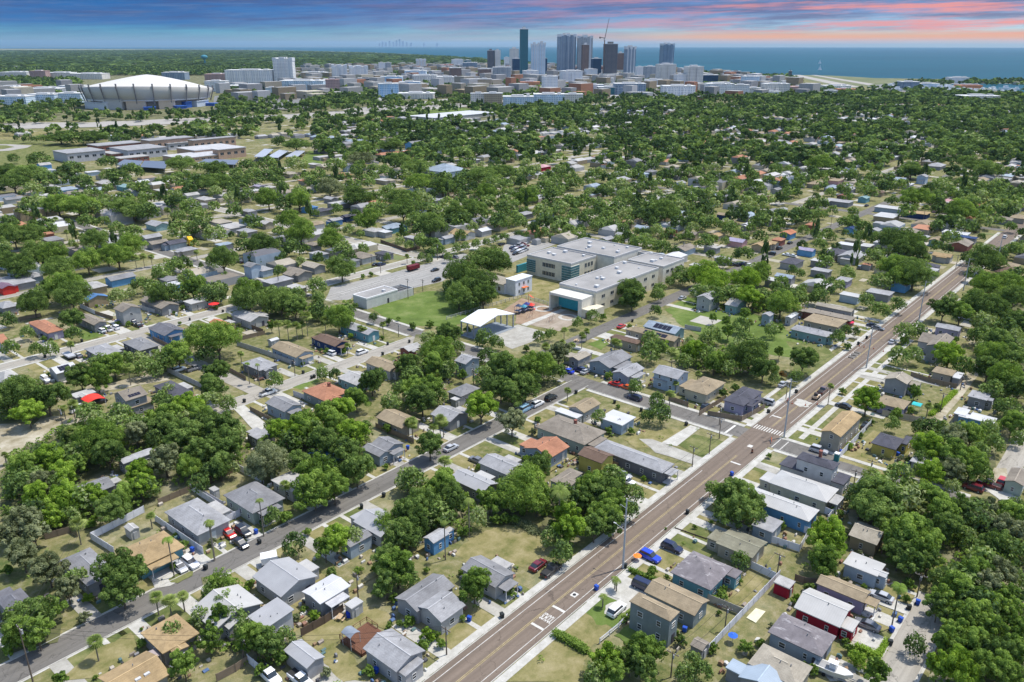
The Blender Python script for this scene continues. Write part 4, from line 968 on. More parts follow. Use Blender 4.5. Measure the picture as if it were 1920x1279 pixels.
# ---------------------------------------------------------------- trees listed from the photo: crown centre x,y, crown width, kind
TREES = """
a0|300,130,260,D;640,60,320,D;1060,60,170,Y;1450,50,250,D;60,270,150,D;240,390,130,G;640,280,220,D;660,400,150,D;90,520,150,G;320,540,130,G;450,530,140,G;630,510,90,P;1390,580,90,P;1600,600,280,G;1790,450,330,G;1860,580,200,D;150,950,430,D;420,980,330,D;250,1120,260,Y;720,800,250,D;870,800,260,G;1020,690,240,G;1150,720,140,P;1290,690,200,G;1390,720,150,G;1500,650,200,G;650,1050,130,P;570,1080,90,P;880,1180,180,Y;1090,1090,110,P;1460,1000,190,G;1520,920,140,Y;1500,1150,280,G;1700,1050,260,Y;1800,1130,240,G;1870,780,150,D;1880,900,140,D;1180,1160,80,B;1850,40,200,D;370,20,130,G;1620,320,40,B
a1|400,110,320,D;700,110,260,D;830,170,220,D;1040,70,120,Y;1050,200,200,D;1220,260,280,G;930,260,150,P;680,320,120,P;760,330,120,P;840,340,110,P;890,330,100,P;620,370,100,B;1100,290,120,P;130,450,400,G;340,590,80,P;400,680,50,Q;490,690,50,Q;130,750,230,D;90,880,250,D;50,1000,200,Y;220,1020,150,G;640,820,170,G;1080,750,130,G;1190,770,110,D;1420,360,90,P;1455,370,80,P;1300,520,80,P;1540,250,90,D;1620,330,90,P;1670,270,80,D;1760,280,50,B;1890,310,80,D;1450,130,60,B;1370,130,70,D;1520,830,260,D;1840,690,240,D;1870,790,180,G;1380,990,220,G;1700,1010,200,G;1800,900,200,G;1100,1130,250,G;1250,1090,250,Y;880,1200,250,G;620,1230,140,G;1880,1000,200,D;130,60,160,D;120,180,50,B
a2|220,440,170,Y;390,410,230,D;300,560,300,G;240,680,240,G;390,720,180,G;520,820,110,B;60,760,200,D;80,900,250,G;230,900,250,G;150,1000,300,D;310,970,150,G;700,770,200,O;860,700,280,D;1000,750,300,D;1180,700,330,G;1350,740,200,D;1080,880,300,D;860,900,240,D;780,860,200,D;960,950,250,D;720,430,190,D;820,480,140,G;560,380,90,B;1090,510,75,C;1200,430,110,G;1310,400,110,G;1430,380,90,P;1550,300,100,G;1690,240,120,G;1780,230,80,G;1590,430,100,P;1630,390,80,P;1410,490,80,P;1500,510,90,P;1260,530,110,P;1380,590,240,O;680,1060,320,Y;1460,920,90,P;1900,490,130,P;1830,790,90,B;70,310,60,G;220,330,80,B;480,60,260,D;700,70,250,D;590,110,180,D;960,1200,260,O;1740,1150,130,G;310,1190,150,P;60,1200,130,P;1190,1190,80,B;430,140,90,G;1260,660,190,G
a3|220,90,240,D;450,40,130,G;430,190,110,D;980,60,200,K;1270,80,240,Y;1400,70,200,G;1560,130,280,G;1700,80,200,G;1850,80,120,D;830,140,110,B;1200,320,150,G;1280,310,90,P;1230,260,130,B;1480,360,140,G;940,400,180,O;1080,420,150,B;380,560,200,G;580,580,150,P;760,560,220,Y;880,580,200,G;960,660,220,G;1080,620,200,G;1100,710,170,G;1280,600,330,D;1400,720,240,D;1570,740,80,R;1500,800,100,O;1760,640,260,D;1700,780,130,G;1540,610,110,B;610,860,80,P;250,870,140,G;440,1000,150,G;470,1110,200,D;350,1140,120,D;560,950,120,P;810,770,80,P;1040,910,100,D;1150,860,90,D;90,1070,50,B;190,350,60,B;750,440,40,B;60,480,90,P;1150,540,180,G;870,450,110,G;680,640,160,G;1560,330,80,G;1060,330,110,B;940,300,100,B
a4|80,60,170,G;620,180,190,G;500,90,150,G;780,140,150,D;240,430,140,S;320,370,100,S;410,390,75,S;850,370,190,G;970,360,160,D;1200,180,240,D;1350,220,230,G;1500,130,280,D;1650,170,280,D;1830,80,280,D;1550,280,200,Y;1760,330,200,D;1850,420,140,Y;1700,480,250,D;1500,420,170,D;1550,520,140,Y;1650,600,300,G;1800,620,280,D;1600,720,250,D;1750,800,330,G;1880,900,250,D;1640,900,210,G;1720,1050,140,D;1790,1060,190,G;1840,1160,200,D;800,600,190,G;930,590,160,O;840,480,90,B;1250,600,250,Y;1180,660,110,G;1380,680,190,D;510,1000,280,Y;290,930,80,B;180,880,80,I;930,970,150,B;1150,1030,80,D;1060,1060,90,P;900,1110,80,B;330,530,80,B;10,600,130,D;1310,470,70,B;1140,800,70,B;760,1180,130,B;1900,300,220,D;1880,520,200,D
b0|640,130,150,P;870,200,430,G;970,330,300,D;1220,150,230,O;1450,90,280,D;1650,180,340,D;1860,60,230,D;1800,330,330,D;1480,390,320,O;1700,450,240,G;200,460,270,G;460,380,290,Y;380,600,240,O;560,750,330,Y;320,720,250,Y;830,720,240,Y;1250,500,250,Y;1270,640,230,Y;1090,720,240,G;1360,640,150,G;1100,620,120,P;1180,550,110,P;690,970,180,P;830,900,120,Y;1000,850,270,D;200,950,340,O;300,1050,240,O;1350,900,110,P;1510,1110,160,Q;1880,970,110,Q;100,700,110,B;40,350,80,P;60,830,120,D;1880,500,180,D;1780,590,190,D;560,520,250,Y;680,430,220,G;140,560,200,D;480,900,220,Y;620,880,180,G;80,1060,230,O
b1|150,100,330,D;200,260,330,D;60,320,260,D;150,440,260,D;250,460,150,Y;600,380,400,O;700,130,240,Y;850,170,240,Y;950,100,280,G;1200,60,280,G;1350,150,280,Y;1450,110,190,G;1100,250,330,D;1300,330,330,D;1380,470,330,D;1050,520,380,G;1000,660,380,G;1180,640,300,G;620,890,160,S;740,860,140,G;510,760,100,Q;60,960,130,Q;820,1130,210,C;1200,1110,280,Y;1100,1180,230,G;1350,1080,190,Y;1650,940,270,K;1800,1050,320,D;1850,850,330,D;1660,120,110,B;1850,60,110,P;740,620,130,P;1650,460,70,B;940,1050,90,B;1700,1150,180,O;870,420,240,D;520,470,260,O
b2|60,80,120,P;250,100,120,P;340,60,120,P;220,260,250,D;350,400,160,P;1190,450,270,D;1060,650,470,G;900,720,280,G;760,760,230,G;330,620,340,G;400,740,300,D;150,800,310,D;100,950,280,D;640,900,190,Y;570,760,150,Q;350,960,110,Q;1390,680,240,Q;1650,620,270,G;1800,700,290,D;1600,760,240,D;1800,880,290,G;1440,880,240,Y;1480,1020,290,Y;1310,1080,180,G;1700,1000,240,D;1850,960,240,D;1240,880,80,B;1050,880,60,B;900,930,120,B;1330,920,110,D;1720,520,100,P;60,1100,190,D;530,1050,120,B;1180,740,300,G;260,900,220,D;990,940,100,B;820,940,110,B
b3|1150,700,330,D;960,650,180,G;1180,860,380,D;1290,800,280,D;1180,560,120,G;1040,720,220,G;780,1000,50,B;1450,360,60,B;80,640,220,D;230,680,190,G;60,800,270,G;180,820,190,D;50,560,140,G;520,1015,30,B;930,960,50,B;1330,900,200,D;1020,850,200,D
b4|740,60,130,G;970,90,130,D;1180,120,190,Y;1300,200,240,O;1450,160,240,G;1600,100,190,Y;1650,230,190,G;1050,270,260,Y;1300,350,340,G;1450,430,290,G;1250,480,240,O;1100,500,240,Y;1000,480,150,G;1550,500,190,G;1280,620,140,Y;1820,60,240,G;1860,190,130,K;590,700,400,D;560,850,380,D;450,800,240,D;730,870,190,G;1050,730,320,G;1200,850,330,G;900,720,150,G;850,1040,430,G;1000,1150,330,G;760,1150,240,G;1350,830,240,D;1200,1000,290,D;1600,850,240,O;1550,960,220,O;1700,1000,290,O;1800,900,290,G;1880,1050,240,O;1400,1060,190,O;1450,1150,190,D;1650,1150,290,D;150,1090,370,Y;270,880,80,B;1850,780,140,D;550,60,60,B;1180,300,200,Y;1000,380,150,G;1520,300,180,G
c0|200,100,280,O;430,230,290,O;600,400,240,O;680,300,220,O;780,430,110,Y;1090,230,440,D;1090,390,380,D;300,640,370,D;200,780,330,G;420,600,240,G;330,800,280,G;740,600,140,O;850,880,180,P;1400,480,160,P;1520,510,190,P;1640,470,140,P;1280,900,110,B;1550,780,190,K;1700,820,170,D;1650,1080,270,G;540,1220,150,B;1230,1240,100,B;60,900,110,Y;1800,640,190,G;60,180,120,G;1270,770,45,B;150,620,220,G;860,1200,60,B;1900,420,180,K
c1|130,330,290,K;200,520,240,K;170,650,230,G;300,640,210,K;60,850,230,G;470,830,320,G;600,900,290,D;520,1070,150,G;740,830,190,G;910,590,80,B;1150,200,120,D;1650,150,290,D;1750,220,340,G;1650,350,240,D;1580,380,140,G;1720,430,110,G;1850,640,120,G;1680,740,80,B;1770,720,70,B;1400,240,90,B;1550,170,110,Y;780,970,70,B;700,960,180,G;380,760,200,G
c2|620,370,320,G;40,630,100,G;190,240,70,B;200,760,170,Y;150,860,140,G;320,900,110,B;510,670,70,B;1800,1020,290,Y;1720,1150,220,G;1880,1150,240,G;1660,1170,140,D;1890,310,120,J;1780,470,90,J;30,300,190,G;1400,60,220,D;280,830,90,B
c3|80,330,130,J;400,190,110,G;1190,130,170,D;1040,360,100,G;960,430,80,Y;300,950,330,G;200,1050,240,D;420,960,240,G;350,1120,240,D;50,990,190,Y;760,1060,190,G;700,1150,190,G;850,1130,190,G;1250,870,150,G;1380,830,90,G;950,950,110,B;530,300,60,B;1180,340,70,B;620,800,50,B;1600,950,50,B;1000,620,60,B
c4|120,150,290,G;800,80,290,D;920,170,270,D;1060,150,240,D;900,300,120,G;800,390,190,Q;860,500,90,B;950,880,190,C;1450,250,340,G;1350,400,330,G;1200,500,290,G;1150,560,240,D;1450,500,290,G;1600,350,290,O;1700,250,290,O;1850,300,190,O;1650,550,290,G;1800,620,240,G;1500,650,330,G;1300,780,290,G;1650,750,290,G;1850,750,240,G;1250,900,290,G;1450,880,330,G;1650,950,330,D;1850,950,290,G;1150,1100,240,Y;1350,1100,340,Y;1550,1100,330,G;1750,1130,330,G;1880,1170,190,D;430,980,180,Y;600,1150,250,G;540,1080,90,Y;1150,300,180,G;1280,260,220,G;1560,130,220,O;350,950,110,B;1400,700,260,G;1750,450,260,G
d0|210,65,90,D;120,70,45,D;300,70,90,G;450,60,230,D;560,70,180,D;700,60,230,D;900,70,150,D;100,220,85,D;290,225,170,D;60,320,190,D;200,330,280,D;100,400,230,D;330,370,180,D;240,450,160,Y;540,290,170,D;440,340,100,D;600,380,140,D;800,240,140,D;780,350,80,R;850,340,120,D;980,310,170,D;900,370,160,D;1040,440,100,G;1100,470,80,D;1350,260,230,D;1620,300,190,D;1510,280,120,G;1600,400,240,D;1480,400,170,D;1700,400,150,D;1850,280,160,D;1880,380,140,G;1610,470,110,Y;1740,480,100,D;1860,490,140,D;430,560,240,G;580,570,280,G;680,600,160,G;990,590,310,D;1110,620,180,D;900,570,180,D;1250,620,160,P;1330,650,120,G;1420,580,170,G;1500,650,170,G;1500,740,160,D;1610,780,170,Y;1340,750,180,O;650,690,140,G;770,690,100,G;710,840,210,D;60,700,150,D;100,790,240,D;220,800,200,D;270,930,230,D;400,940,230,G;430,1050,230,D;150,1040,230,D;60,1000,190,D;30,880,110,Y;650,990,220,G;800,940,190,G;880,950,220,G;980,870,210,G;940,780,110,O;1010,970,80,P;1070,960,75,P;1130,965,65,P;480,1180,280,G;1060,1160,160,D;1160,1200,160,G;1210,1070,160,G;1310,1030,140,G;1300,1230,180,D;1400,1110,140,G;1440,1190,190,G;1600,1210,170,G;1850,1220,240,G;1670,980,240,D;1470,930,55,P;1495,940,36,L;1830,870,170,D;190,640,60,P;235,650,55,P;285,655,60,P;330,680,60,P;385,695,60,P;415,685,60,P;510,700,70,P;135,620,70,P;495,780,50,P;565,880,60,P;570,790,60,P;540,860,60,O;690,600,110,P;870,740,120,O;1000,760,120,O
d1|170,90,110,D;300,120,210,D;480,120,140,D;800,140,190,D;1000,120,190,D;300,260,180,Y;80,260,160,D;60,350,170,D;590,270,170,G;780,230,220,O;700,210,120,O;1060,230,190,D;960,310,100,G;1040,270,85,G;1190,290,210,D;1550,180,170,G;1810,100,240,D;1700,350,260,D;1550,380,170,D;1220,400,190,G;1400,430,190,D;1570,360,60,R;1850,330,190,D;1430,570,160,Y;1500,620,190,D;1640,600,210,D;1240,505,90,Y;1080,520,240,D;1100,600,240,D;980,470,140,G;900,600,170,O;750,500,220,D;625,480,30,L;600,600,100,D;830,680,200,G;1300,710,210,D;1230,750,140,D;1400,740,110,D;1720,480,190,G;1850,600,140,D;90,520,190,G;70,480,110,Y;200,560,140,D;320,530,190,G;550,430,190,O;200,440,100,D;250,690,190,G;330,760,250,G;60,870,220,D;280,880,170,D;40,690,70,D;580,740,110,D;560,830,190,G;640,900,170,G;640,1040,220,D;980,960,55,G;1250,850,120,G;1320,860,140,D;1360,900,100,G;1130,960,50,P;1240,960,65,G;1300,970,55,G;1180,990,45,G;1060,800,50,P;1150,870,75,G;1390,910,80,G;1500,890,75,G;1570,880,75,G;1650,860,80,G;1730,850,65,G;1790,830,65,G;1860,810,80,G;450,1170,160,G;100,1240,180,G;800,1090,45,G;860,1070,45,G;1750,980,350,D;1550,1090,300,D;1660,1170,280,D;180,1060,100,G;300,1240,140,G;1440,960,70,G;700,950,110,D;1480,1180,180,D
d2|240,430,140,D;300,500,170,D;100,520,190,G;590,470,90,E;570,660,160,D;350,700,160,D;430,760,110,G;640,720,120,G;830,750,110,D;860,640,140,Y;1150,620,200,D;1300,520,180,D;1400,500,140,D;1780,510,120,D;1480,700,170,D;1330,690,120,D;1440,840,150,D;1740,930,160,D;1130,880,130,D;960,850,170,G;1080,760,120,Y;800,830,90,G;1650,750,150,G;1640,590,45,C;180,750,70,P;240,780,60,G;300,810,50,G;190,790,60,G;50,790,70,D;1270,1080,140,D;1440,1080,240,Y;1520,1150,230,Y;1350,1110,150,G;1740,1130,230,Y;1850,1080,190,G;880,1210,210,D;1110,1190,100,G;1240,1120,110,G;60,700,120,D;850,500,120,O;1500,1230,130,G;1620,1240,180,G;1700,1230,180,G;1180,1140,80,G;1000,820,120,G
d3|240,640,170,D;370,640,130,O;640,620,80,O;400,260,190,G;780,200,170,D;640,350,120,D;710,460,100,Y;1100,510,230,G;1080,300,190,D;1280,500,120,D;1440,600,240,G;1530,260,200,D;1540,80,180,H;1650,300,210,D;1470,120,160,D;1000,830,320,D;1060,890,260,D;920,850,200,D;580,700,130,D;720,740,130,D;700,800,90,G;390,860,110,G;350,780,70,G;480,810,80,D;800,950,170,G;940,1040,250,G;1100,1080,280,D;1010,1110,220,G;850,1130,170,O;600,1080,110,O;1620,970,250,D;1700,1000,170,D;1850,900,140,G;1600,695,70,P;1380,812,150,G;1600,810,60,D;1640,1180,240,G;1800,1170,240,G;1880,1100,180,D;180,1060,80,D;240,1080,80,G;218,905,40,P;275,905,40,P;480,1150,90,D;1150,960,130,D;650,700,120,D;1110,590,130,P;1180,600,90,P;270,760,90,G;1290,665,45,D;1820,730,90,D;1740,930,120,D;1500,960,110,D;330,560,110,D;1560,1080,140,G
"""
TL = []
for ln in TREES.strip().splitlines():
    rg_, items = ln.split('|')
    for it in items.split(';'):
        x, y, w, k = it.split(','); x, y = rp(rg_, float(x), float(y)); w = float(w) / (3.996 if rg_[0] == 'd' else 4.8)
        top = None
        wm = 8.0
        for _ in range(6):
            if k == 'P': zc = min(max(wm * 1.25, 3.0), 7.5) if wm < 9 else 5
            elif k == 'Q': zc = 9.0 if rg_[0] in 'bc' else 7.0
            elif k == 'J': zc = 2.6
            elif k == 'I': zc = 6.2
            elif k == 'L': zc = 8
            elif k == 'B': zc = wm * .4
            else: zc = min(wm * .72 + 2.6, 15) * .60
            u, v = at(x, y, zc); D = math.sqrt(u * u + v * v + (H - zc) ** 2) ; wm = w / F * D * .985
            hf = math.hypot(x - CX, y - CY) / F; wm *= 1.0 / math.sqrt(1 + hf * hf)
        TL.append([u, v, wm, k, zc, w])
TL.sort(key=lambda t: -t[5])
rng = random.Random(11)
STUFF = []        # (u, v, width, height, tone offset) trees that go to the massed canopy
n_tree = n_palm = n_bush = 0
FLIP = {(620, 370, 'c2'): 1}
for u, v, wm, k, zc, w in TL:
    k = {'J': 'Q', 'I': 'P'}.get(k, k)
    if k in 'PQ':
        if n_palm < 150:
            tree(u, v, (zc, max(2.4, min(wm * 1.05, 6.2 if k == 'P' else 7.5))), k, rng); n_palm += 1
        continue
    if k == 'B' or (wm < 3.4 and k not in 'LS'):
        tree(u, v, min(wm, 3.39) if wm < 3.6 else wm * .9, 'G' if k == 'B' else k, rng, 'ball' if rng.random() < .3 else None); n_bush += 1; continue
    if n_tree < 298:
        n_tree += 1
        if k == 'K': tree(u, v, wm * 1.05, 'G', rng, 'open%d' % rng.randrange(2))
        elif k == 'S': tree(u, v, wm, 'D', rng, 'ball')
        elif k == 'L': tree(u, v, wm, 'D', rng, 'column', 1.1)
        elif k == 'C': tree(u, v, wm * .95, 'D', rng, 'mid2', 1.3)
        else: tree(u, v, wm * 1.1, k, rng)
    else: STUFF.append((u, v, wm, min(wm * .72 + 2.6, 15), {'D': 0, 'G': .22, 'Y': .5, 'O': .3, 'R': .3, 'E': .5, 'H': .6, 'C': -.1, 'L': 0, 'S': 0, 'K': .2}[k]))
# ---------------------------------------------------------------- ground, water, streets
def m_ground():
    m, nt, p = nodes('dry_grass_ground')
    a = tnoise(nt, .045, 6, .62); b = tnoise(nt, .5, 5, .65); c = tnoise(nt, 4.0, 3, .7)
    col = nramp(nt, a, [(.34, (.10, .125, .045)), (.45, (.18, .175, .075)), (.55, (.26, .23, .125)), (.66, (.35, .32, .22))])
    g = nramp(nt, b, [(.38, (.07, .105, .03)), (.52, (.20, .19, .08)), (.66, (.33, .29, .19))])
    col = nmix(nt, .5, col, g)
    col = nmix(nt, .5, col, nramp(nt, c, [(.3, (.6, .62, .55)), (.7, (1, 1, 1))]), 'MULTIPLY')
    nt.links.new(col, p.inputs['Base Color']); p.inputs['Roughness'].default_value = 1; p.inputs['Specular IOR Level'].default_value = .05
    return m
GM = m_ground()
def m_field(name, lo, mid, hi, s=.25):
    m, nt, p = nodes(name)
    a = tnoise(nt, s, 6, .65); c = tnoise(nt, 3.5, 3, .7)
    col = nramp(nt, a, [(.32, lo), (.5, mid), (.68, hi)])
    col = nmix(nt, .45, col, nramp(nt, c, [(.3, (.62, .62, .6)), (.7, (1, 1, 1))]), 'MULTIPLY')
    nt.links.new(col, p.inputs['Base Color']); p.inputs['Roughness'].default_value = 1; p.inputs['Specular IOR Level'].default_value = .05
    return m
M_LAWN = m_field('lawn_grass', (.085, .115, .035), (.15, .165, .06), (.25, .235, .11))
M_DRYLAWN = m_field('dry_lawn', (.13, .14, .045), (.24, .215, .095), (.33, .285, .155))
M_GREEN = m_field('bright_grass', (.085, .125, .032), (.125, .180, .045), (.20, .235, .085), .12)
M_SAND = m_field('sandy_soil', (.20, .17, .10), (.36, .32, .23), (.52, .48, .39), .18)
M_MULCH = m_field('mulch', (.22, .15, .10), (.32, .23, .16), (.38, .29, .21), .2)
M_CONC = m_field('concrete', (.40, .385, .34), (.48, .465, .42), (.56, .545, .50), .5)
M_OLDC = m_field('old_concrete', (.30, .285, .25), (.38, .365, .325), (.46, .445, .40), .3)
def m_asph(name, c, joints=None):
    m, nt, p = nodes(name)
    a = tnoise(nt, .5, 6, .7, vscale=(.06, 1.3, 1)); b = tnoise(nt, 2.2, 4, .7); n3 = tnoise(nt, .6, 5, .75)
    col = nramp(nt, a, [(.3, sc3(c, .74)), (.5, c), (.7, sc3(c, 1.22))])
    col = nmix(nt, .4, col, nramp(nt, b, [(.3, (.72, .72, .72)), (.7, (1, 1, 1))]), 'MULTIPLY')
    col = nmix(nt, nramp(nt, n3, [(.60, (0, 0, 0)), (.66, (.35, .35, .35))]), col, sc3(c, .6))
    vo = nt.nodes.new('ShaderNodeTexVoronoi'); vo.feature = 'DISTANCE_TO_EDGE'; vo.inputs['Scale'].default_value = .16; tc = nt.nodes.new('ShaderNodeTexCoord')
    wn = nt.nodes.new('ShaderNodeTexNoise'); wn.inputs['Scale'].default_value = .5; wn.inputs['Detail'].default_value = 5; nt.links.new(tc.outputs['Object'], wn.inputs['Vector'])
    ad = nt.nodes.new('ShaderNodeVectorMath'); ad.operation = 'MULTIPLY_ADD'; ad.inputs[1].default_value = (4, 4, 0); nt.links.new(wn.outputs['Color'], ad.inputs[0]); nt.links.new(tc.outputs['Object'], ad.inputs[2]); nt.links.new(ad.outputs[0], vo.inputs['Vector'])
    col = nmix(nt, nramp(nt, vo.outputs[0], [(.0, (.75, .75, .75)), (.012, (0, 0, 0))]), col, sc3(c, .35))
    if joints is not None:         # lanes worn darker under the wheels
        sp = nt.nodes.new('ShaderNodeSeparateXYZ'); nt.links.new(tc.outputs['Object'], sp.inputs[0]); m1 = nt.nodes.new('ShaderNodeMath'); m1.operation = 'SUBTRACT'; nt.links.new(sp.outputs['Y'], m1.inputs[0]); m1.inputs[1].default_value = joints + .75
        m2 = nt.nodes.new('ShaderNodeMath'); m2.operation = 'PINGPONG'; m2.inputs[1].default_value = .8; nt.links.new(m1.outputs[0], m2.inputs[0])
        col = nmix(nt, nramp(nt, m2.outputs[0], [(.1, (.38, .38, .38)), (.5, (0, 0, 0))]), col, sc3(c, .72))
    nt.links.new(col, p.inputs['Base Color']); p.inputs['Roughness'].default_value = .9; return m
M_AVE = m_asph('avenue_asphalt', (.185, .145, .113), 75.7); M_ST = m_asph('street_asphalt', (.155, .145, .130)); M_PALE = m_asph('pale_street', (.33, .305, .26)); M_LOT = m_asph('parking_asphalt', (.30, .29, .27)); M_FARLOT = m_plain((.17, .17, .165), .9, .3)
M_MARK = m_plain((.56, .545, .50), .75, .22); M_YEL = m_plain((.33, .265, .135), .8, .25)
M_HWY = m_plain((.33, .31, .28), .9, .15)

# coastline traced on the ground, far left to right
coast_px = [(-900, 91.5), (0, 91.5), (300, 92.5), (520, 94), (690, 98), (800, 103), (900, 109), (1000, 118), (1100, 124), (1200, 128), (1320, 134), (1400, 139), (1475, 141), (1600, 146), (1700, 147.5), (1780, 148.5), (2000, 150), (2900, 156)]
coast = [at(*q) for q in coast_px]
near_l, near_r = at(-1500, 1800), at(3400, 1800)
mb = MB(); pts = coast + [at(2900, 400), (300, -900), (-500, -500), (-600, 500), at(-900, 400)]
V = [(p[0], p[1], 0) for p in pts]
mb.add(V, [tuple(reversed(range(len(V))))])
gr = mb.build('ground', GM); struct(gr)
if gr.data.polygons[0].normal.z < 0: gr.data.flip_normals()
def m_water():
    m, nt, p = nodes('bay_water'); a = tnoise(nt, .0006, 5, .6, vscale=(1, 1, 1)); b = tnoise(nt, .012, 4, .6)
    col = nramp(nt, a, [(.3, (.002, .052, .084)), (.7, (.005, .078, .112))])
    nt.links.new(col, p.inputs['Base Color']); p.inputs['Roughness'].default_value = .55; p.inputs['Specular IOR Level'].default_value = .04
    return m
mb = MB(); n = 96; mb.add([(36000 * math.cos(2 * math.pi * k / n), 36000 * math.sin(2 * math.pi * k / n), -2.0) for k in range(n)], [tuple(range(n))])
struct(mb.build('water', m_water()))
# inlet and marina basin cut as water on land
NP = [0]
def patch(name, pts, mat, z, jit=0.0, seed=1, kind='structure', sub=0):
    if sub: NP[0] += 1; z += .0017 * NP[0]
    r = random.Random(seed); P = list(pts)
    if sub:
        Q = []
        for i in range(len(P)):
            a, b = P[i], P[(i + 1) % len(P)]
            for k in range(sub):
                q = k / sub; Q.append((a[0] + (b[0] - a[0]) * q + r.uniform(-jit, jit), a[1] + (b[1] - a[1]) * q + r.uniform(-jit, jit)))
        P = Q
    mb = MB(); mb.add([(p[0], p[1], z) for p in P], [tuple(range(len(P)))])
    o = mb.build(name, mat)
    if o.data.polygons[0].normal.z < 0: o.data.flip_normals()
    struct(o, kind); return o
def ppatch(name, rg_, pts, mat, z=.02, jit=.5, sub=5, seed=1): return patch(name, [rat(rg_, *q) for q in pts], mat, z, jit, seed, sub=sub)
patch('water', [at(*q) for q in ((1775, 159), (1810, 156.5), (2100, 160), (2400, 170), (1930, 178), (1880, 172), (1850, 165))], bpy.data.materials['bay_water'], .3)
# far shore across the bay
patch('far_shore', [at(*q) for q in ((-900, 86.6), (1180, 86.4), (1250, 86.9), (1000, 87.4), (400, 87.6), (-900, 87.8))], m_plain((.05, .09, .07), 1, .3), -1.0)

Z1, Z2, Z3, Z4 = .03, .06, .09, .12
# streets: (axis, coordinate, half width, from, to, material, kerb?)
STREETS_V = [(75.7, 4.25, -10, 900, M_AVE), (134.6, 3.1, -10, 190, M_ST), (158.5, 3.1, 188, 900, M_ST), (203.6, 2.9, 100, 190, M_PALE), (287.2, 2.7, 30, 520, M_PALE), (20.6, 2.9, 30, 150, M_PALE), (373.5, 2.8, 60, 600, M_PALE),
             (205, 2.6, 530, 900, M_PALE), (-45, 2.8, 200, 900, M_PALE), (458, 2.6, 100, 900, M_PALE), (542, 2.6, 200, 900, M_PALE), (20.6, 2.6, 200, 900, M_PALE), (330, 2.4, 300, 900, M_PALE)]
STREETS_U = [(191.2, 3.2, 20, 158, M_ST), (188.2, 3.0, 158, 520, M_ST), (268, 2.8, 287, 560, M_PALE), (527.5, 3.2, 60, 320, M_ST), (364, 2.6, 160, 458, M_PALE), (445, 2.6, 287, 600, M_PALE), (660, 2.6, -200, 560, M_PALE), (364, 2.5, -120, 70, M_PALE), (120, 2.6, 204, 290, M_PALE)]
def rect(name, u0, v0, u1, v1, mat, z): return patch(name, [(u0, v0), (u1, v0), (u1, v1), (u0, v1)], mat, z)
def kerb(u0, v0, u1, v1):
    mb = MB(); mb.box(u0, v0, 0, u1, v1, .15); struct(mb.build('kerb', M_CONC))
for k, (v, hw, a, b, m) in enumerate(STREETS_V):
    rect('avenue' if k == 0 else 'street', a, v - hw, b, v + hw, m, Z3 if k == 0 else Z1 + .002 * (k % 4))
    if b > 600 and k: continue
    for s in (-1, 1):
        segs = []; cur = a
        for (cu, ch, c0, c1, _) in sorted(STREETS_U):
            if c0 - 6 < v + s * hw < c1 + 6 and a < cu < b: segs.append((cur, cu - ch - 1.5)); cur = cu + ch + 1.5
        segs.append((cur, b))
        for (p, q) in segs:
            if q - p < 4 or p > 480: continue
            q = min(q, 520)
            y0 = v + s * hw; kerb(p, min(y0, y0 + s * .16), q, max(y0, y0 + s * .16))
            if k in (0, 2): rect('sidewalk', p, min(y0 + s * .3, y0 + s * 1.9), q, max(y0 + s * .3, y0 + s * 1.9), M_CONC, .1)
            elif k in (1, 3, 5): rect('gutter_strip', p, min(y0 + s * .17, y0 + s * .6), q, max(y0 + s * .17, y0 + s * .6), M_CONC, .05)
            elif k == 4: rect('sidewalk', p, min(y0 + s * .3, y0 + s * 1.5), q, max(y0 + s * .3, y0 + s * 1.5), M_CONC, .1)
for k, (u, hw, a, b, m) in enumerate(STREETS_U):
    rect('cross_street', u - hw, a, u + hw, b, m, Z2 + .002 * (k % 4))
    if k > 2: continue
    for s in (-1, 1):
        cur = a; segs = []
        for (cv, ch, c0, c1, _) in sorted(STREETS_V):
            if c0 - 6 < u + s * hw < c1 + 6 and a < cv < b: segs.append((cur, cv - ch - 1.6)); cur = cv + ch + 1.6
        segs.append((cur, b))
        for p, q in segs:
            if q - p < 4: continue
            x0 = u + s * hw; kerb(min(x0, x0 + s * .16), p, max(x0, x0 + s * .16), q)
            rect('sidewalk', min(x0 + s * .3, x0 + s * 1.6), p, max(x0 + s * .3, x0 + s * 1.6), q, M_CONC, .1)
# the verge walk on the far side of the avenue beyond the crossing
rect('sidewalk', 198, 66.0, 300, 67.5, M_CONC, .05); rect('sidewalk', 198, 84.6, 300, 86.0, M_CONC, .05)
# alley, dirt
patch('alley', [(205, 40.5), (330, 41), (330, 44), (205, 43.6)], M_SAND, .04, .25, 3, sub=10)
patch('alley', [(60, 107), (188, 106.2), (188, 108.4), (60, 109)], M_DRYLAWN, .03, .4, 4, sub=10)
# ---- painted markings (4 mm and more above the asphalt)
ZM = Z3 + .012
def mark(name, u0, v0, u1, v1, m=M_MARK): return rect(name, u0, v0, u1, v1, m, ZM)
AV = 75.7
for a, b in ((0, 178), (200, 480)):
    mark('centre_line', a, AV - .22, b, AV - .08, M_YEL); mark('centre_line', a, AV + .08, b, AV + .22, M_YEL)
for a, b in ((0, 165), (205, 480)):
    for s in (-1, 1): mark('edge_line', a, AV + s * 3.05 - .06, b, AV + s * 3.05 + .06)
mark('stop_line', 173.6, AV - 3.0, 174.2, AV - .3); mark('stop_line', 206.5, AV + .3, 207.1, AV + 3.0)
def zebra():
    mb = MB()
    for k in range(11):
        v = AV - 3.9 + k * .74
        mb.add([(195.8, v, ZM), (198.6, v, ZM), (198.6, v + .3, ZM), (195.8, v + .3, ZM)], [(0, 1, 2, 3)])
    struct(mb.build('crosswalk', M_MARK))
zebra()
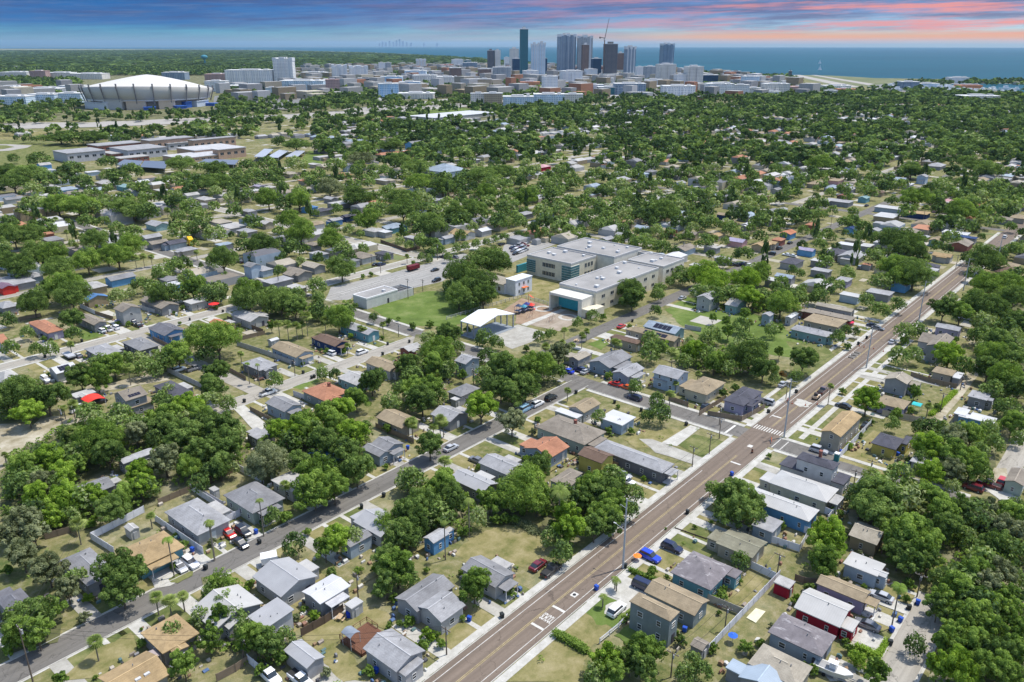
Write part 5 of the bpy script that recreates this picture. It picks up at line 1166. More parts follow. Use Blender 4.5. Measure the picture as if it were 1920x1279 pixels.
for v in (70.6, 68.4): mark('crosswalk_line', 188, v, 194, v + .22)
bu, bv = rat('c2', 1150, 725); cu_, cv_ = rat('c2', 1345, 570)
mark('stop_line', bu - .25, AV - 3.0, bu + .3, AV - .2); mark('stop_line', cu_ - .25, AV - 3.0, cu_ + .3, AV - .2)
fc = bpy.data.curves.new('school_lettering', 'FONT'); fc.body = 'SCHOOL'; fc.size = 1.0; fc.align_x = 'CENTER'; fc.extrude = 0
tx = bpy.data.objects.new('school_lettering', fc); COL.objects.link(tx)
tu, tv = rat('c2', 1235, 645); tx.location = (tu - 1.0, AV - 1.6, ZM); tx.rotation_euler = (0, 0, -math.pi / 2); tx.scale = (.62, 2.9, 1); fc.materials.append(M_MARK); fc.offset = .02
struct(tx)
mu, mv = rat('c2', 1487, 442); mark('manhole_collar', mu - .7, AV - 2.0, mu + .7, AV - .8)
mb = MB(); mb.cyl((mu, AV - 1.4, ZM + .005), (mu, AV - 1.4, ZM + .02), .36, n=14); struct(mb.build('manhole_cover', m_plain((.03, .03, .03), .6)))
mark('manhole_collar', 184.3, AV - 1.0, 185.7, AV + .2)
for u_, w_ in ((282, 3), (284.5, 2), (287, 3)):
    pass
for k, q in enumerate(((395, 615, 440, 600), (380, 632, 430, 618))):
    a = rat('a4', q[0], q[1]); rect('lane_patch', a[0] - 3, AV + .6, a[0] + 5, AV + 2.6, M_ST, ZM) if k == 0 else None
mk = rat('a4', 405, 605); [mark('lane_bar', mk[0] + d - .3, AV + .4, mk[0] + d + .3, AV + 2.9) for d in (-4, -1, 2)]
mark('stop_line', 187.5, 83.5, 194, 84.2)
# water main repair on the crossing
ppatch('road_patch', 'p', [(1495, 748), (1512, 752), (1522, 757), (1515, 764), (1500, 763), (1488, 757)], M_CONC, ZM + .004, .3, 3)

# ---- yards, lots and fields
ppatch('field', 'p', [(696, 578), (745, 562), (800, 545), (840, 548), (880, 556), (915, 592), (850, 612), (770, 612), (730, 606)], M_GREEN, .03, .8, 5, 2)
ppatch('school_lawn', 'p', [(840, 540), (1000, 500), (1050, 530), (1040, 560), (975, 560), (930, 585), (880, 580)], M_DRYLAWN, .025, .8, 5, 3)
ppatch('play_court', 'a2', [(810, 410), (1010, 330), (1270, 400), (1130, 490), (960, 550), (820, 490)], M_OLDC, .05, .05, 1)
ppatch('play_mulch', 'a2', [(860, 215), (1050, 90), (1400, 190), (1060, 330), (990, 320), (1000, 240)], M_MULCH, .045, .1, 2)
ppatch('play_mulch', 'a2', [(1110, 330), (1450, 198), (1640, 262), (1380, 390)], m_field('grey_mulch', (.26, .21, .16), (.33, .28, .22), (.40, .34, .28)), .045, .1, 2)
ppatch('play_path', 'a2', [(1040, 330), (1400, 190), (1450, 198), (1090, 345)], M_CONC, .07, .02, 1)
def ring(cx, cy, r0, r1):
    u, v = rat('a2', cx, cy); mb = MB(); n = 32
    vs = [(u + r * math.cos(2 * math.pi * k / n), v + r * math.sin(2 * math.pi * k / n), .09) for r in (r0, r1) for k in range(n)]
    mb.add(vs, [(k, (k + 1) % n, n + (k + 1) % n, n + k)[::-1] for k in range(n)]); o = mb.build('ring_path', M_CONC); struct(o)
    if o.data.polygons[0].normal.z < 0: o.data.flip_normals()
ring(1240, 188, 2.6, 3.9); ring(1465, 265, 2.6, 3.9)
ppatch('parking_lot', 'd1', [(520, 1290), (560, 1195), (950, 1105), (1300, 1010), (1560, 940), (1600, 960), (1400, 1150), (1180, 1200), (960, 1200), (740, 1250), (700, 1290)], M_LOT, .05, .2, 2)
ppatch('parking_lot', 'd2', [(-60, 880), (0, 850), (130, 830), (330, 870), (180, 930), (0, 1010), (-80, 960)], M_LOT, .05, .1, 2)
for k in range(34):
    u_, v_ = rat('d1', 640 + k * 26, 1240 - k * 7.2)
    if k % 1 == 0: rect('bay_line', u_ - .08, v_ - 2.4, u_ + .08, v_ + 2.4, M_MARK, .07)
ppatch('sandy_lot', 'b0', [(-60, -60), (200, 30), (820, -20), (560, 110), (360, 260), (120, 330), (30, 480), (-80, 520)], M_SAND, .03, .8, 6, 5)
ppatch('sandy_yard', 'a0', [(800, 850), (1180, 790), (1500, 760), (1530, 830), (1300, 870), (1000, 920), (860, 960), (780, 1240), (600, 1240), (700, 1040)], M_SAND, .03, .6, 5, 6)
ppatch('green_lot', 'a3', [(500, 190), (720, 80), (900, 120), (1500, 200), (1640, 420), (1920, 480), (1850, 640), (1500, 600), (900, 470), (620, 300)], M_GREEN, .025, 1.2, 6, 7)
ppatch('green_lot', 'a4', [(-200, 480), (120, 500), (250, 640), (60, 770), (-150, 800), (-120, 640)], M_LAWN, .026, .8, 5, 8)
ppatch('dry_lot', 'b2', [(600, 1060), (900, 980), (1180, 1060), (1260, 1180), (1200, 1300), (760, 1420), (430, 1260)], M_DRYLAWN, .03, .7, 6, 9)
ppatch('dry_lot', 'c2', [(800, 1243), (1000, 1060), (1240, 840), (1640, 1010), (1560, 1243)], M_DRYLAWN, .03, .4, 5, 10)
ppatch('dry_lot', 'c2', [(1320, 800), (1620, 580), (1900, 640), (1800, 860), (1640, 960)], M_DRYLAWN, .028, .4, 5, 11)
ppatch('lawn', 'c2', [(1610, 590), (1760, 460), (2080, 560), (1900, 760), (1720, 720)], M_GREEN, .035, .3, 4, 12)
ppatch('lawn', 'a0', [(740, 380), (840, 340), (935, 425), (780, 470), (735, 460)], M_GREEN, .03, .2, 3, 13)
ppatch('lawn', 'a1', [(815, 895), (1040, 815), (1060, 840), (880, 915)], M_GREEN, .03, .2, 3, 14)
ppatch('lawn', 'a2', [(1640, 505), (1770, 455), (1830, 500), (1760, 560)], M_GREEN, .03, .2, 3, 15)
ppatch('lawn', 'b4', [(240, 400), (560, 130), (900, 240), (880, 420), (760, 570)], M_DRYLAWN, .03, .3, 5, 16)
ppatch('lawn', 'b3', [(620, 255), (780, 165), (1050, 235), (850, 380)], M_LAWN, .045, .1, 3, 17)
ppatch('lawn', 'b3', [(140, 210), (360, 110), (680, 130), (560, 240), (260, 300)], M_DRYLAWN, .03, .2, 4, 18)
ppatch('driveway', 'b3', [(280, 210), (400, 210), (860, 380), (780, 440), (430, 330)], M_OLDC, .05, .2, 3, 19)
ppatch('driveway', 'b3', [(480, 245), (740, 85), (830, 110), (620, 275)], M_CONC, .055, .05, 1)
ppatch('dry_lot', 'c1', [(880, 830), (1200, 640), (1500, 560), (1700, 640), (1640, 760), (1480, 700), (1240, 880), (1380, 1060), (1500, 1240), (1250, 1240), (1080, 1060)], M_DRYLAWN, .03, .3, 4, 20)
ppatch('driveway', 'c1', [(960, 1200), (1110, 1110), (1260, 1240), (1180, 1330), (1000, 1330)], M_OLDC, .05, .1, 3, 21)
ppatch('dry_lot', 'c0', [(520, 1243), (760, 1020), (1180, 790), (1240, 1040), (900, 1200)], M_DRYLAWN, .03, .4, 5, 22)
ppatch('driveway', 'c0', [(1330, 290), (1560, 190), (1780, 120), (1860, 190), (1540, 380), (1400, 400)], M_CONC, .05, .1, 2)
ppatch('planting_bed', 'c0', [(1515, 325), (1580, 275), (1680, 245), (1740, 250), (1730, 290), (1600, 355), (1540, 350)], M_LAWN, .075, .08, 3, 23)
ppatch('driveway', 'c3', [(-40, 440), (180, 300), (400, 400), (290, 520), (140, 620), (-30, 640), (-20, 560), (110, 500)], M_CONC, .05, .15, 3, 24)
ppatch('lawn', 'c3', [(60, 830), (180, 730), (520, 880), (500, 960), (200, 900)], M_GREEN, .03, .2, 4, 25)
ppatch('lawn', 'c3', [(1240, 250), (1450, 340), (1260, 580), (1000, 500), (1100, 380)], M_DRYLAWN, .03, .3, 4, 26)
ppatch('concrete_slab', 'c3', [(1245, 668), (1330, 582), (1418, 612), (1330, 715)], m_plain((.62, .60, .42), .8, .1), .08, 0, 1)
ppatch('driveway', 'c4', [(540, 510), (620, 470), (900, 570), (860, 640), (600, 540)], M_CONC, .05, .05, 2)
ppatch('driveway', 'c4', [(420, 680), (440, 740), (560, 790), (700, 870), (620, 960), (340, 860), (360, 800)], M_CONC, .05, .1, 3, 27)
ppatch('driveway', 'c4', [(130, 1050), (400, 1110), (420, 1240), (180, 1240), (60, 1120)], M_OLDC, .05, .1, 3, 28)
ppatch('driveway', 'b4', [(1560, 650), (1800, 700), (1900, 760), (1800, 830), (1700, 760)], M_CONC, .05, .2, 3, 29)
ppatch('sandy_yard', 'b4', [(1650, 470), (1760, 470), (1780, 560), (1660, 610), (1640, 540)], M_SAND, .04, .2, 3, 30)
ppatch('driveway', 'a1', [(270, 1080), (380, 1060), (580, 1230), (500, 1320), (420, 1240)], M_CONC, .05, .1, 2)
ppatch('driveway', 'a4', [(400, 770), (430, 750), (690, 790), (670, 830)], M_CONC, .05, .03, 1)
ppatch('sports_field', 'p', [(-60, 262), (60, 264), (160, 272), (120, 300), (70, 318), (-60, 320)], M_LAWN, .05, 2, 5, 31)
ppatch('dry_lot', 'p', [(-60, 246), (60, 247), (150, 250), (160, 270), (60, 262), (-60, 260)], M_DRYLAWN, .03, 2, 4, 32)
ppatch('running_track', 'p', [(-80, 271), (20, 271), (60, 273), (52, 277), (18, 283), (-80, 287)], M_HWY, .12, .5, 4, 33)
ppatch('sports_field', 'p', [(-80, 273), (12, 273), (28, 276), (6, 280), (-80, 284)], M_LAWN, .2, .5, 3, 34)
ppatch('green_lot', 'd1', [(350, 220), (400, 170), (500, 190), (500, 270), (420, 290), (370, 260)], M_GREEN, .03, 1, 4, 35)
# expressway and downtown pavements
ppatch('expressway', 'p', [(-60, 235), (60, 230), (170, 230), (330, 223), (520, 216), (700, 205), (860, 194), (960, 184), (962, 189), (860, 202), (700, 214), (520, 225), (330, 233), (170, 239), (-60, 244)], M_HWY, .3, 1, 2, 36)
ppatch('expressway', 'p', [(640, 205), (800, 190), (880, 181), (882, 185), (800, 196), (660, 211)], M_HWY, .35, 1, 2, 37)
ppatch('parking_lot', 'p', [(402, 180), (640, 174), (660, 190), (560, 205), (402, 207)], M_FARLOT, .2, 2, 3, 38)
ppatch('green_lot', 'p', [(700, 214), (860, 200), (900, 208), (760, 236), (690, 232)], M_GREEN, .1, 3, 4, 39)
ppatch('downtown_paving', 'p', [(640, 135), (900, 122), (1250, 132), (1480, 148), (1500, 180), (1060, 185), (900, 176), (700, 190)], m_plain((.30, .30, .30), .9, .2), .1, 4, 4, 40)
ppatch('airfield', 'p', [(1476, 140.6), (1560, 142), (1700, 150), (1690, 154), (1600, 165), (1560, 161), (1520, 152)], m_field('airfield_grass', (.12, .15, .08), (.17, .185, .10), (.23, .22, .14), .01), .15, 2, 3, 41)
ppatch('runway', 'p', [(1483, 141), (1500, 140.8), (1612, 163), (1590, 165)], M_HWY, .3, 0, 1); ppatch('runway', 'p', [(1520, 141), (1530, 141), (1640, 158), (1628, 160)], M_HWY, .32, 0, 1)
ppatch('downtown_paving', 'p', [(1600, 150), (1850, 151), (1900, 158), (1770, 164), (1850, 175), (1650, 172)], m_plain((.20, .20, .19), .9, .3), .14, 2, 3, 42)

# driveways and walks from each hand-placed house to its nearest street
rng = random.Random(8)
HANDDRIVE = 0
for c, b, nm in HAND:
    best = None
    for v, hw, a, e, m in STREETS_V[:6]:
        if a - 5 < c[0] < e + 5:
            d = (b[1] - (v + hw)) if c[1] > v else ((v - hw) - b[3])
            if 0 < d < 22 and (best is None or d < best[0]): best = (d, v, hw)
    if best is None: continue
    d, v, hw = best; w = b[2] - b[0]; k = rng.random() < .5
    u0 = b[0] - 3.2 if k else b[2] + .4
    y0, y1 = (v + hw, b[1] + 3.5) if c[1] > v else (b[3] - 3.5, v - hw)
    if any(r[0] < u0 + 2.8 and r[2] > u0 and r[1] < max(y0, y1) - 1 and r[3] > min(y0, y1) + 1 and r[1] != b[1] for r in RECTS):
        u0 = b[0] + w * .1; y0, y1 = (v + hw, b[1]) if c[1] > v else (b[3], v - hw)
    rect('driveway', u0, y0, u0 + 2.8, y1, M_CONC if rng.random() < .6 else M_OLDC, .052 + rng.uniform(0, .003))
    ux = b[0] + w * (.65 if k else .3); y0, y1 = (v + hw, b[1]) if c[1] > v else (b[3], v - hw)
    rect('front_walk', ux, y0, ux + 1.0, y1, M_CONC, .058 + rng.uniform(0, .003))
    rect('front_lawn', b[0] - 1.2, min(y0, y1) + .2, b[2] + 1.2, max(y0, y1) - .1, rng.choice((M_LAWN, M_DRYLAWN, M_DRYLAWN, M_DRYLAWN, M_LAWN)) , .022 + rng.uniform(0, .002))
# ---------------------------------------------------------------- vehicles: x,y,heading,type,colour   heading: u U v V (capital = reversed)
CARS = """
c0|1615,200,V,sedan,silver;1712,165,V,suv,white
b1|232,1050,V,sedan,red;362,1035,V,suv,black;340,1140,V,sedan,black
b2|410,282,u,sedan,silver;640,392,v,sedan,grey
a1|590,938,u,pickup,white;1150,582,v,suv,white;1435,575,u,suv,white;495,800,v,sedan,brown;680,612,v,sedan,grey
a2|1080,1085,u,van,ltblue;1190,1040,u,suv,white;1310,985,u,suv,black;1622,748,u,sedan,silver;1460,745,v,sedan,blue;1572,735,v,suv,navy;1888,862,v,sedan,red
a3|75,862,v,sedan,red;165,890,v,sedan,orange;240,985,v,suv,navy;885,1068,u,suv,black;1430,1022,v,suv,silver;1575,862,u,sedan,silver;120,342,u,sedan,red;670,88,u,sedan,silver;790,25,u,suv,white
a0|910,382,v,suv,white;970,366,v,pickup,white;1035,354,v,suv,white;1240,332,v,sedan,black;1190,305,v,suv,grey;1072,300,v,sedan,blue;700,604,v,sedan,grey;410,818,V,suv,white;370,425,v,sedan,grey;1610,732,u,suv,white;1750,722,u,pickup,grey;890,1022,u,suv,black;820,1075,u,sedan,black;715,1088,u,van,white
b3|575,1178,V,suv,navy;135,527,V,sedan,silver;165,580,V,sedan,white
c3|378,108,V,suv,blue;330,382,V,van,navy;80,585,u,suv,white
c2|1195,185,u,sedan,maroon;1315,232,u,pickup,black
c4|635,466,v,sedan,silver;510,722,v,sedan,grey
c1|600,1180,V,pickup,white;880,1218,V,pickup,white
b4|75,305,V,suv,silver;495,82,u,sedan,black;862,512,u,suv,black;1460,642,v,suv,maroon;1605,612,v,pickup,maroon;1725,582,u,suv,red
a4|295,1056,v,sedan,black;110,922,u,pickup,brown;560,335,V,sedan,navy;605,360,V,sedan,grey;735,482,u,sedan,silver
d0|1800,1000,v,sedan,black;1830,990,v,suv,black;330,1237,v,suv,black;1880,1150,v,sedan,navy;60,860,u,suv,silver;1160,470,v,suv,white;1230,480,v,sedan,white
d1|1340,1062,U,sedan,black;1352,1140,U,suv,black;1405,965,v,suv,navy;1450,972,v,suv,black;1490,965,v,sedan,grey;900,1020,u,sedan,black;940,1022,u,suv,navy;600,330,u,sedan,silver;1840,870,u,sedan,black
d2|1375,1215,u,suv,white;1400,1250,u,sedan,silver;1780,1028,u,suv,white;1700,1022,u,sedan,black;1740,1018,u,suv,navy;1650,1018,u,sedan,grey;1160,800,v,suv,white;1185,812,v,sedan,grey
d3|25,940,v,suv,black;140,948,v,sedan,white;180,956,v,sedan,white;165,858,u,sedan,black;85,900,u,suv,black;1775,816,u,suv,white;690,1045,u,suv,grey;740,580,u,sedan,black;60,865,v,sedan,black
"""
HD = {'u': 0, 'U': math.pi, 'v': math.pi / 2, 'V': -math.pi / 2}
for ln in CARS.strip().splitlines():
    rg_, items = ln.split('|')
    for it in items.split(';'):
        x, y, hd, ty, co = it.split(',')
        u, v = rat(rg_, float(x), float(y), .7)
        car(u, v, HD[hd] + rng.uniform(-.06, .06), ty, co)
# school car park rows
cols_ = ['white', 'black', 'grey', 'navy', 'maroon', 'silver', 'white', 'black']
for r_ in range(3):
    for k in range(7):
        x = 15 + k * 17 + r_ * 12 + (k % 2) * 3; y = 925 - k * 7 + r_ * 22
        if (r_, k) in ((2, 5), (2, 6), (1, 6)): continue
        u, v = rat('d2', x - 10, y - 20)
        car(u, v, HD['u'] + rng.uniform(-.05, .05), rng.choice(('sedan', 'suv', 'suv')), rng.choice(cols_))
# box truck, trailers, boat, machine
def box_truck(u, v, ang, c, full, L=7.0, cab=True, h=3.6, name='box_truck'):
    t = empty(name, (u, v, .05), ang); b = MB(); b.box(-L / 2, -1.2, .95, L / 2 - (1.9 if cab else 0), 1.2, h); b.build('cargo_box', m_plain(CARCOL.get(c, (.6, .6, .6)), .5), t)
    ch = MB(); ch.box(-L / 2, -.9, .55, L / 2, .9, .95); ch.build('chassis', m_plain((.03, .03, .03)), t)
    if cab:
        q = loft([(L / 2 - 1.8, [(-1.1, .6), (1.1, .6), (1.1, 2.5), (-1.1, 2.5)]), (L / 2 - .7, [(-1.1, .6), (1.1, .6), (1.05, 2.45), (-1.05, 2.45)]), (L / 2, [(-1.05, .6), (1.05, .6), (1.0, 1.4), (-1.0, 1.4)])])
        cb = q.build('cab', m_paint(CARCOL.get(c, (.6, .6, .6))), t); g = MB(); g.box(L / 2 - .75, -.9, 1.5, L / 2 - .35, .9, 2.2); g.build('windscreen', m_glass(), cb)
    for sx in (-.36, -.2, .38):
        for sy in (-1, 1):
            if sx > 0 and not cab: continue
            w = MB(); w.cyl((0, -.13, 0), (0, .13, 0), .45, n=12); w.build('wheel', m_plain((.02, .02, .02), .9), t, (L * sx, sy * 1.0, .45))
    reg(t, full, 'truck' if cab else 'trailer', (u, v), full=full); return t
u, v = rat('d0', 1430, 858, 2); box_truck(u, v, -math.pi * .62, 'yellow', 'yellow box truck parked between grey-roofed houses', 11, h=4.2)
u, v = rat('d1', 1178, 1045, 1.5); box_truck(u, v, 0, 'maroon', 'dark red semi trailer standing at the edge of the school parking lot', 6.5, False, 2.7, 'trailer')
u, v = rat('c1', 600, 150, 1); box_truck(u, v, -.5, 'white', 'small white enclosed trailer behind the large metal gabled house', 3.2, False, 2.4, 'trailer')
u, v = rat('a0', 620, 610, .8); box_truck(u, v, math.pi / 2, 'silver', 'low grey flatbed trailer parked beside the charcoal house', 6, False, 1.4, 'trailer')
def boat(u, v, ang, full):
    t = empty('boat_on_trailer', (u, v, 0), ang)
    h = loft([(-3.0, [(-1.0, .9), (1.0, .9), (1.1, 1.7), (-1.1, 1.7)]), (0, [(-.8, .6), (.8, .6), (1.15, 1.7), (-1.15, 1.7)]), (2.0, [(-.5, .65), (.5, .65), (.9, 1.8), (-.9, 1.8)]), (3.2, [(-.05, 1.3), (.05, 1.3), (.1, 1.95), (-.1, 1.95)])])
    h.build('hull', m_paint((.62, .6, .56)), t)
    d = MB(); d.box(-2.7, -.85, 1.68, 1.6, .85, 1.73); d.build('deck', m_plain((.30, .30, .30)), t)
    c = MB(); c.box(-.6, -.45, 1.7, .4, .45, 2.4); c.box(-.9, -.6, 2.85, .7, .6, 2.92); c.cyl((-.5, .4, 2.4), (-.5, .4, 2.9), .04, n=5); c.cyl((-.5, -.4, 2.4), (-.5, -.4, 2.9), .04, n=5); c.build('console', m_plain((.7, .7, .7)), t)
    m = MB(); m.box(-3.5, -.22, .8, -3.0, .22, 2.0); m.build('outboard_motor', m_plain((.05, .05, .05)), t)
    r = MB(); r.box(-2.4, -.7, .35, 3.6, -.6, .5); r.box(-2.4, .6, .35, 3.6, .7, .5); r.build('trailer_frame', m_plain((.3, .3, .32)), t)
    for s in (-1, 1):
        w = MB(); w.cyl((0, -.1, 0), (0, .1, 0), .3, n=10); w.build('wheel', m_plain((.02, .02, .02)), t, (-1.2, s * .95, .3))
    reg(t, full, 'boat', (u, v), full=full)
u, v = rat('c4', 200, 1135, 1.2); boat(u, v, -math.pi / 2 + .1, 'open white motorboat on a trailer at the frame bottom beside the streaked roof')
u, v = rat('a4', 48, 978, .8)
t = empty('compact_loader', (u, v, .05), .1)
q = MB(); q.box(-1.2, -.7, .5, .8, .7, 1.2); q.build('body', m_plain((.60, .45, .30)), t)
q = MB(); q.box(-.8, -.5, 1.2, .2, .5, 2.1); q.build('cab', m_plain((.06, .05, .05)), t)
q = MB(); q.box(.2, -.75, .9, 1.9, -.6, 1.1); q.box(.2, .6, .9, 1.9, .75, 1.1); q.build('lift_arm', m_plain((.7, .55, .4)), t)
q = MB(); q.box(1.9, -.85, .1, 2.4, .85, .7); q.build('bucket', m_plain((.5, .5, .5)), t)
for sx in (-.8, .5):
    for s in (-1, 1):
        w = MB(); w.cyl((0, -.12, 0), (0, .12, 0), .42, n=10); w.build('wheel', m_plain((.02, .02, .02)), t, (sx, s * .8, .42))
reg(t, '', 'loader', (u, v), full='small loader with a pale bucket behind the brown truck on the avenue')

# ---------------------------------------------------------------- bins, cones
BINS = "b1|480,1042,blue;510,1132,black;1630,712,black;1430,815,black|b3|705,72,black;716,866,black;1115,522,blue|c2|870,645,black;575,675,blue;1720,395,blue|c0|1850,212,black;1730,52,blue|c4|965,526,blue;808,682,blue;730,770,blue;715,888,black;885,572,black|a1|375,1016,black;905,760,black;980,806,black;1005,796,black;1620,592,black;1665,502,black;1860,482,black;182,210,black|a3|1445,1112,black;1695,932,black;60,1026,black;300,1097,black;220,296,black|a2|1537,937,black|a0|737,476,black;1708,282,black;405,616,black|c3|155,198,black;690,770,blue|b2|22,285,blue|a4|505,447,black;430,500,black|b4|275,325,blue;785,345,blue|d1|880,868,black;895,872,black;910,876,black;835,905,black;850,907,black|d0|1570,1133,black;1640,1145,black|c1|1560,1140,blue"
bl = BINS.split('|')
for i in range(0, len(bl), 2):
    for it in bl[i + 1].split(';'):
        x, y, c = it.split(','); u, v = rat(bl[i], float(x), float(y), .5); wheelie_bin(u, v, c, rng)
_c = MB(); _c.cyl((0, 0, .04), (0, 0, .95), .17, .03, 10); _cb = MB(); _cb.box(-.22, -.22, 0, .22, .22, .05); _cr = MB(); _cr.cyl((0, 0, .5), (0, 0, .68), .105, .075, 10)
CONE, CONEB, CONER = _c.mesh('cone_body', m_plain((.75, .13, .02), .6)), _cb.mesh('cone_base', m_plain((.05, .05, .05))), _cr.mesh('cone_stripe', m_plain((.8, .8, .8)))
for x, y in ((1485, 758), (1510, 761), (1532, 759), (1476, 752), (1611, 650), (1620, 652), (1638, 655), (1656, 660)):
    u, v = at(x, y); t = empty('traffic_cone', (u, v, .1)); link('cone', CONE, t); link('base', CONEB, t); link('stripe', CONER, t); reg(t, 'orange traffic cone', 'traffic cone', (u, v), 'traffic cones on the avenue')
def barricade(x, y, full):
    u, v = at(x, y); t = empty('barricade', (u, v, .1), .5); b = MB()
    b.box(-1.0, -.04, .85, 1.0, .04, 1.1); b.box(-1.0, -.04, .4, 1.0, .04, .65); b.build('board', m_plain((.75, .18, .05), .6), t)
    for s in (-.8, .8):
        l = MB(); l.cyl((s, -.4, 0), (s, 0, 1.2), .04, n=4); l.cyl((s, .4, 0), (s, 0, 1.2), .04, n=4); l.build('leg', m_plain((.6, .6, .6)), t)
    reg(t, '', 'barricade', (u, v), full=full)
barricade(1446, 829, 'orange and white barricade at the corner end of the crosswalk'); barricade(1478, 755, 'orange and white barricade by the repaired patch on the avenue edge')
u, v = rat('b3', 1296, 335); t = empty('traffic_barrel', (u, v, .1)); b = MB(); b.cyl((0, 0, 0), (0, 0, 1.1), .3, .22, 10); b.build('barrel', m_plain((.09, .05, .04)), t); b = MB(); b.cyl((0, 0, .5), (0, 0, .7), .28, .26, 10); b.build('band', m_plain((.5, .2, .1)), t)
reg(t, '', 'traffic barrel', (u, v), full='dark traffic barrel standing alone in the middle of the intersection')
def umbrella(rg_, x, y, c, w, full, z=2.3):
    u, v = rat(rg_, x, y, z); t = empty('patio_umbrella', (u, v, 0)); q = MB(); q.cyl((0, 0, 0), (0, 0, z + .4), .04, n=6); q.build('pole', m_plain((.5, .5, .5)), t)
    q = MB(); n = 8; q.add([(w * math.cos(2 * math.pi * k / n), w * math.sin(2 * math.pi * k / n), z) for k in range(n)] + [(0, 0, z + w * .3)], [(k, (k + 1) % n, n) for k in range(n)]); q.build('canopy', m_plain(c, .8), t)
    reg(t, '', 'umbrella', (u, v), full=full)
umbrella('c3', 265, 105, (.85, .22, .03), .9, 'round orange umbrella at the kerb beside the blue hatchback', 1.2)
umbrella('a1', 100, 142, (.60, .03, .03), 2.2, 'large red patio umbrella by the street in front of a white flat roof')
umbrella('a4', 350, 305, (.55, .03, .08), 1.8, 'crimson umbrella at the avenue end of the flat tan house')
umbrella('c3', 1125, 822, (.03, .12, .5), 0.9, 'blue umbrella in the overgrown yard beside the long white fence', 1.6)
def tent(rg_, pts, z, c, name, full, arch=.5, cat='canopy'):
    L, B, R = [rat(rg_, *p, z) for p in pts]; u0, v0, u1, v1 = (L[0] + B[0]) / 2, (B[1] + R[1]) / 2, R[0], L[1]
    t = empty(name, (u0, v0, 0)); w, d = max(u1 - u0, 2), max(v1 - v0, 2); q = MB(); n = 8
    vs = [(w * i / n, y, z + arch * math.sin(math.pi * i / n)) for y in (0, d) for i in range(n + 1)]
    q.add(vs + [(a, b, c_ + .06) for a, b, c_ in vs], [(i, i + 1, n + 2 + i, n + 1 + i)[::-1] for i in range(n)] + [(2 * n + 2 + i, 2 * n + 3 + i, 3 * n + 4 + i, 3 * n + 3 + i) for i in range(n)] + [(i, i + 1, 2 * n + 3 + i, 2 * n + 2 + i) for i in range(n)])
    q.build('cover', m_plain(c, .7), t)
    for x in (.1, w - .1):
        for y in (.1, d - .1):
            p = MB(); p.cyl((x, y, 0), (x, y, z), .05, n=5); p.build('post', m_plain((.5, .5, .5)), t)
    reg(t, '', cat, (u0, v0), full=full); RECTS.append((u0, v0, u1, v1))
tent('a0', ((728, 1000), (800, 1048), (942, 990)), 2.5, (.78, .05, .035), 'carport_canopy', 'bright red carport canopy over a parked dark car', .7)
tent('a4', ((915, 1040), (960, 1075), (1035, 1050)), 2.3, (.03, .42, .42), 'shade_canopy', 'teal shade canopy in the yard beside the tan hip roof', .3)
tent('b4', ((195, 740), (225, 790), (255, 765)), 1.6, (.12, .35, .45), 'shade_canopy', 'small blue canopy on the strip behind the white-roofed yellow house', .2)
tent('c0', ((1240, 1030), (1290, 1092), (1450, 1000)), 2.4, (.33, .28, .27), 'metal_awning', 'purple-grey corrugated metal awning between two golden tan roofs', .2, 'awning')
tent('c1', ((1250, 795), (1325, 858), (1420, 795)), 2.8, (.22, .25, .29), 'gazebo', 'grey hard-topped gazebo standing on the brown wooden deck', .5, 'gazebo')
def deck():
    L, B, R = rat('c1', 1235, 850, .8), rat('c1', 1385, 960, .8), rat('c1', 1640, 800, .8); u0, v0, u1, v1 = L[0], R[1] - 1, R[0], L[1]
    t = empty('wooden_deck', (u0, v0, 0)); w, d = u1 - u0, v1 - v0; m = m_wall((.16, .075, .045), False)
    q = MB()
    for k in range(int(d / .3)): q.box(0, k * .3, .68, w, k * .3 + .26, .74)
    q.build('planking', m, t); q = MB(); q.box(.05, .05, 0, w - .05, .15, .67); q.box(.05, .05, 0, .15, d - .05, .67); q.build('skirt', m, t)
    for x0, y0, x1, y1 in ((0, 0, 0, d), (0, d, w, d), (w, d * .5, w, d)):
        q = MB(); q.cyl((x0, y0, 1.65), (x1, y1, 1.65), .05, n=4); q.cyl((x0, y0, 1.2), (x1, y1, 1.2), .03, n=4); n = max(2, int(math.hypot(x1 - x0, y1 - y0) / 1.5))
        for k in range(n + 1): q.box(x0 + (x1 - x0) * k / n - .05, y0 + (y1 - y0) * k / n - .05, .7, x0 + (x1 - x0) * k / n + .05, y0 + (y1 - y0) * k / n + .05, 1.7)
        q.build('railing', m, t)
    q = MB()
    for k in range(4): q.box(w * .4, -.3 * (k + 1), .1, w * .4 + 1.4, -.3 * k, .66 - .15 * k)
    q.build('steps', m, t)
    reg(t, '', 'deck', (u0, v0), full='brown wooden deck with railings behind the light grey front-porch house'); RECTS.append((u0, v0, u1, v1))
deck()
u, v = rat('c1', 1315, 635, .5); q = MB(); q.cyl((0, 0, 0), (0, 0, 1.1), .55, .55, 12); q.cyl((0, 0, 1.1), (0, 0, 1.16), .5, .5, 12); o = q.build('water_drum', m_plain((.01, .05, .42), .4), None, (u, v, 0)); reg(o, '', 'drum', (u, v), full='big blue drum standing beside the white box shed')
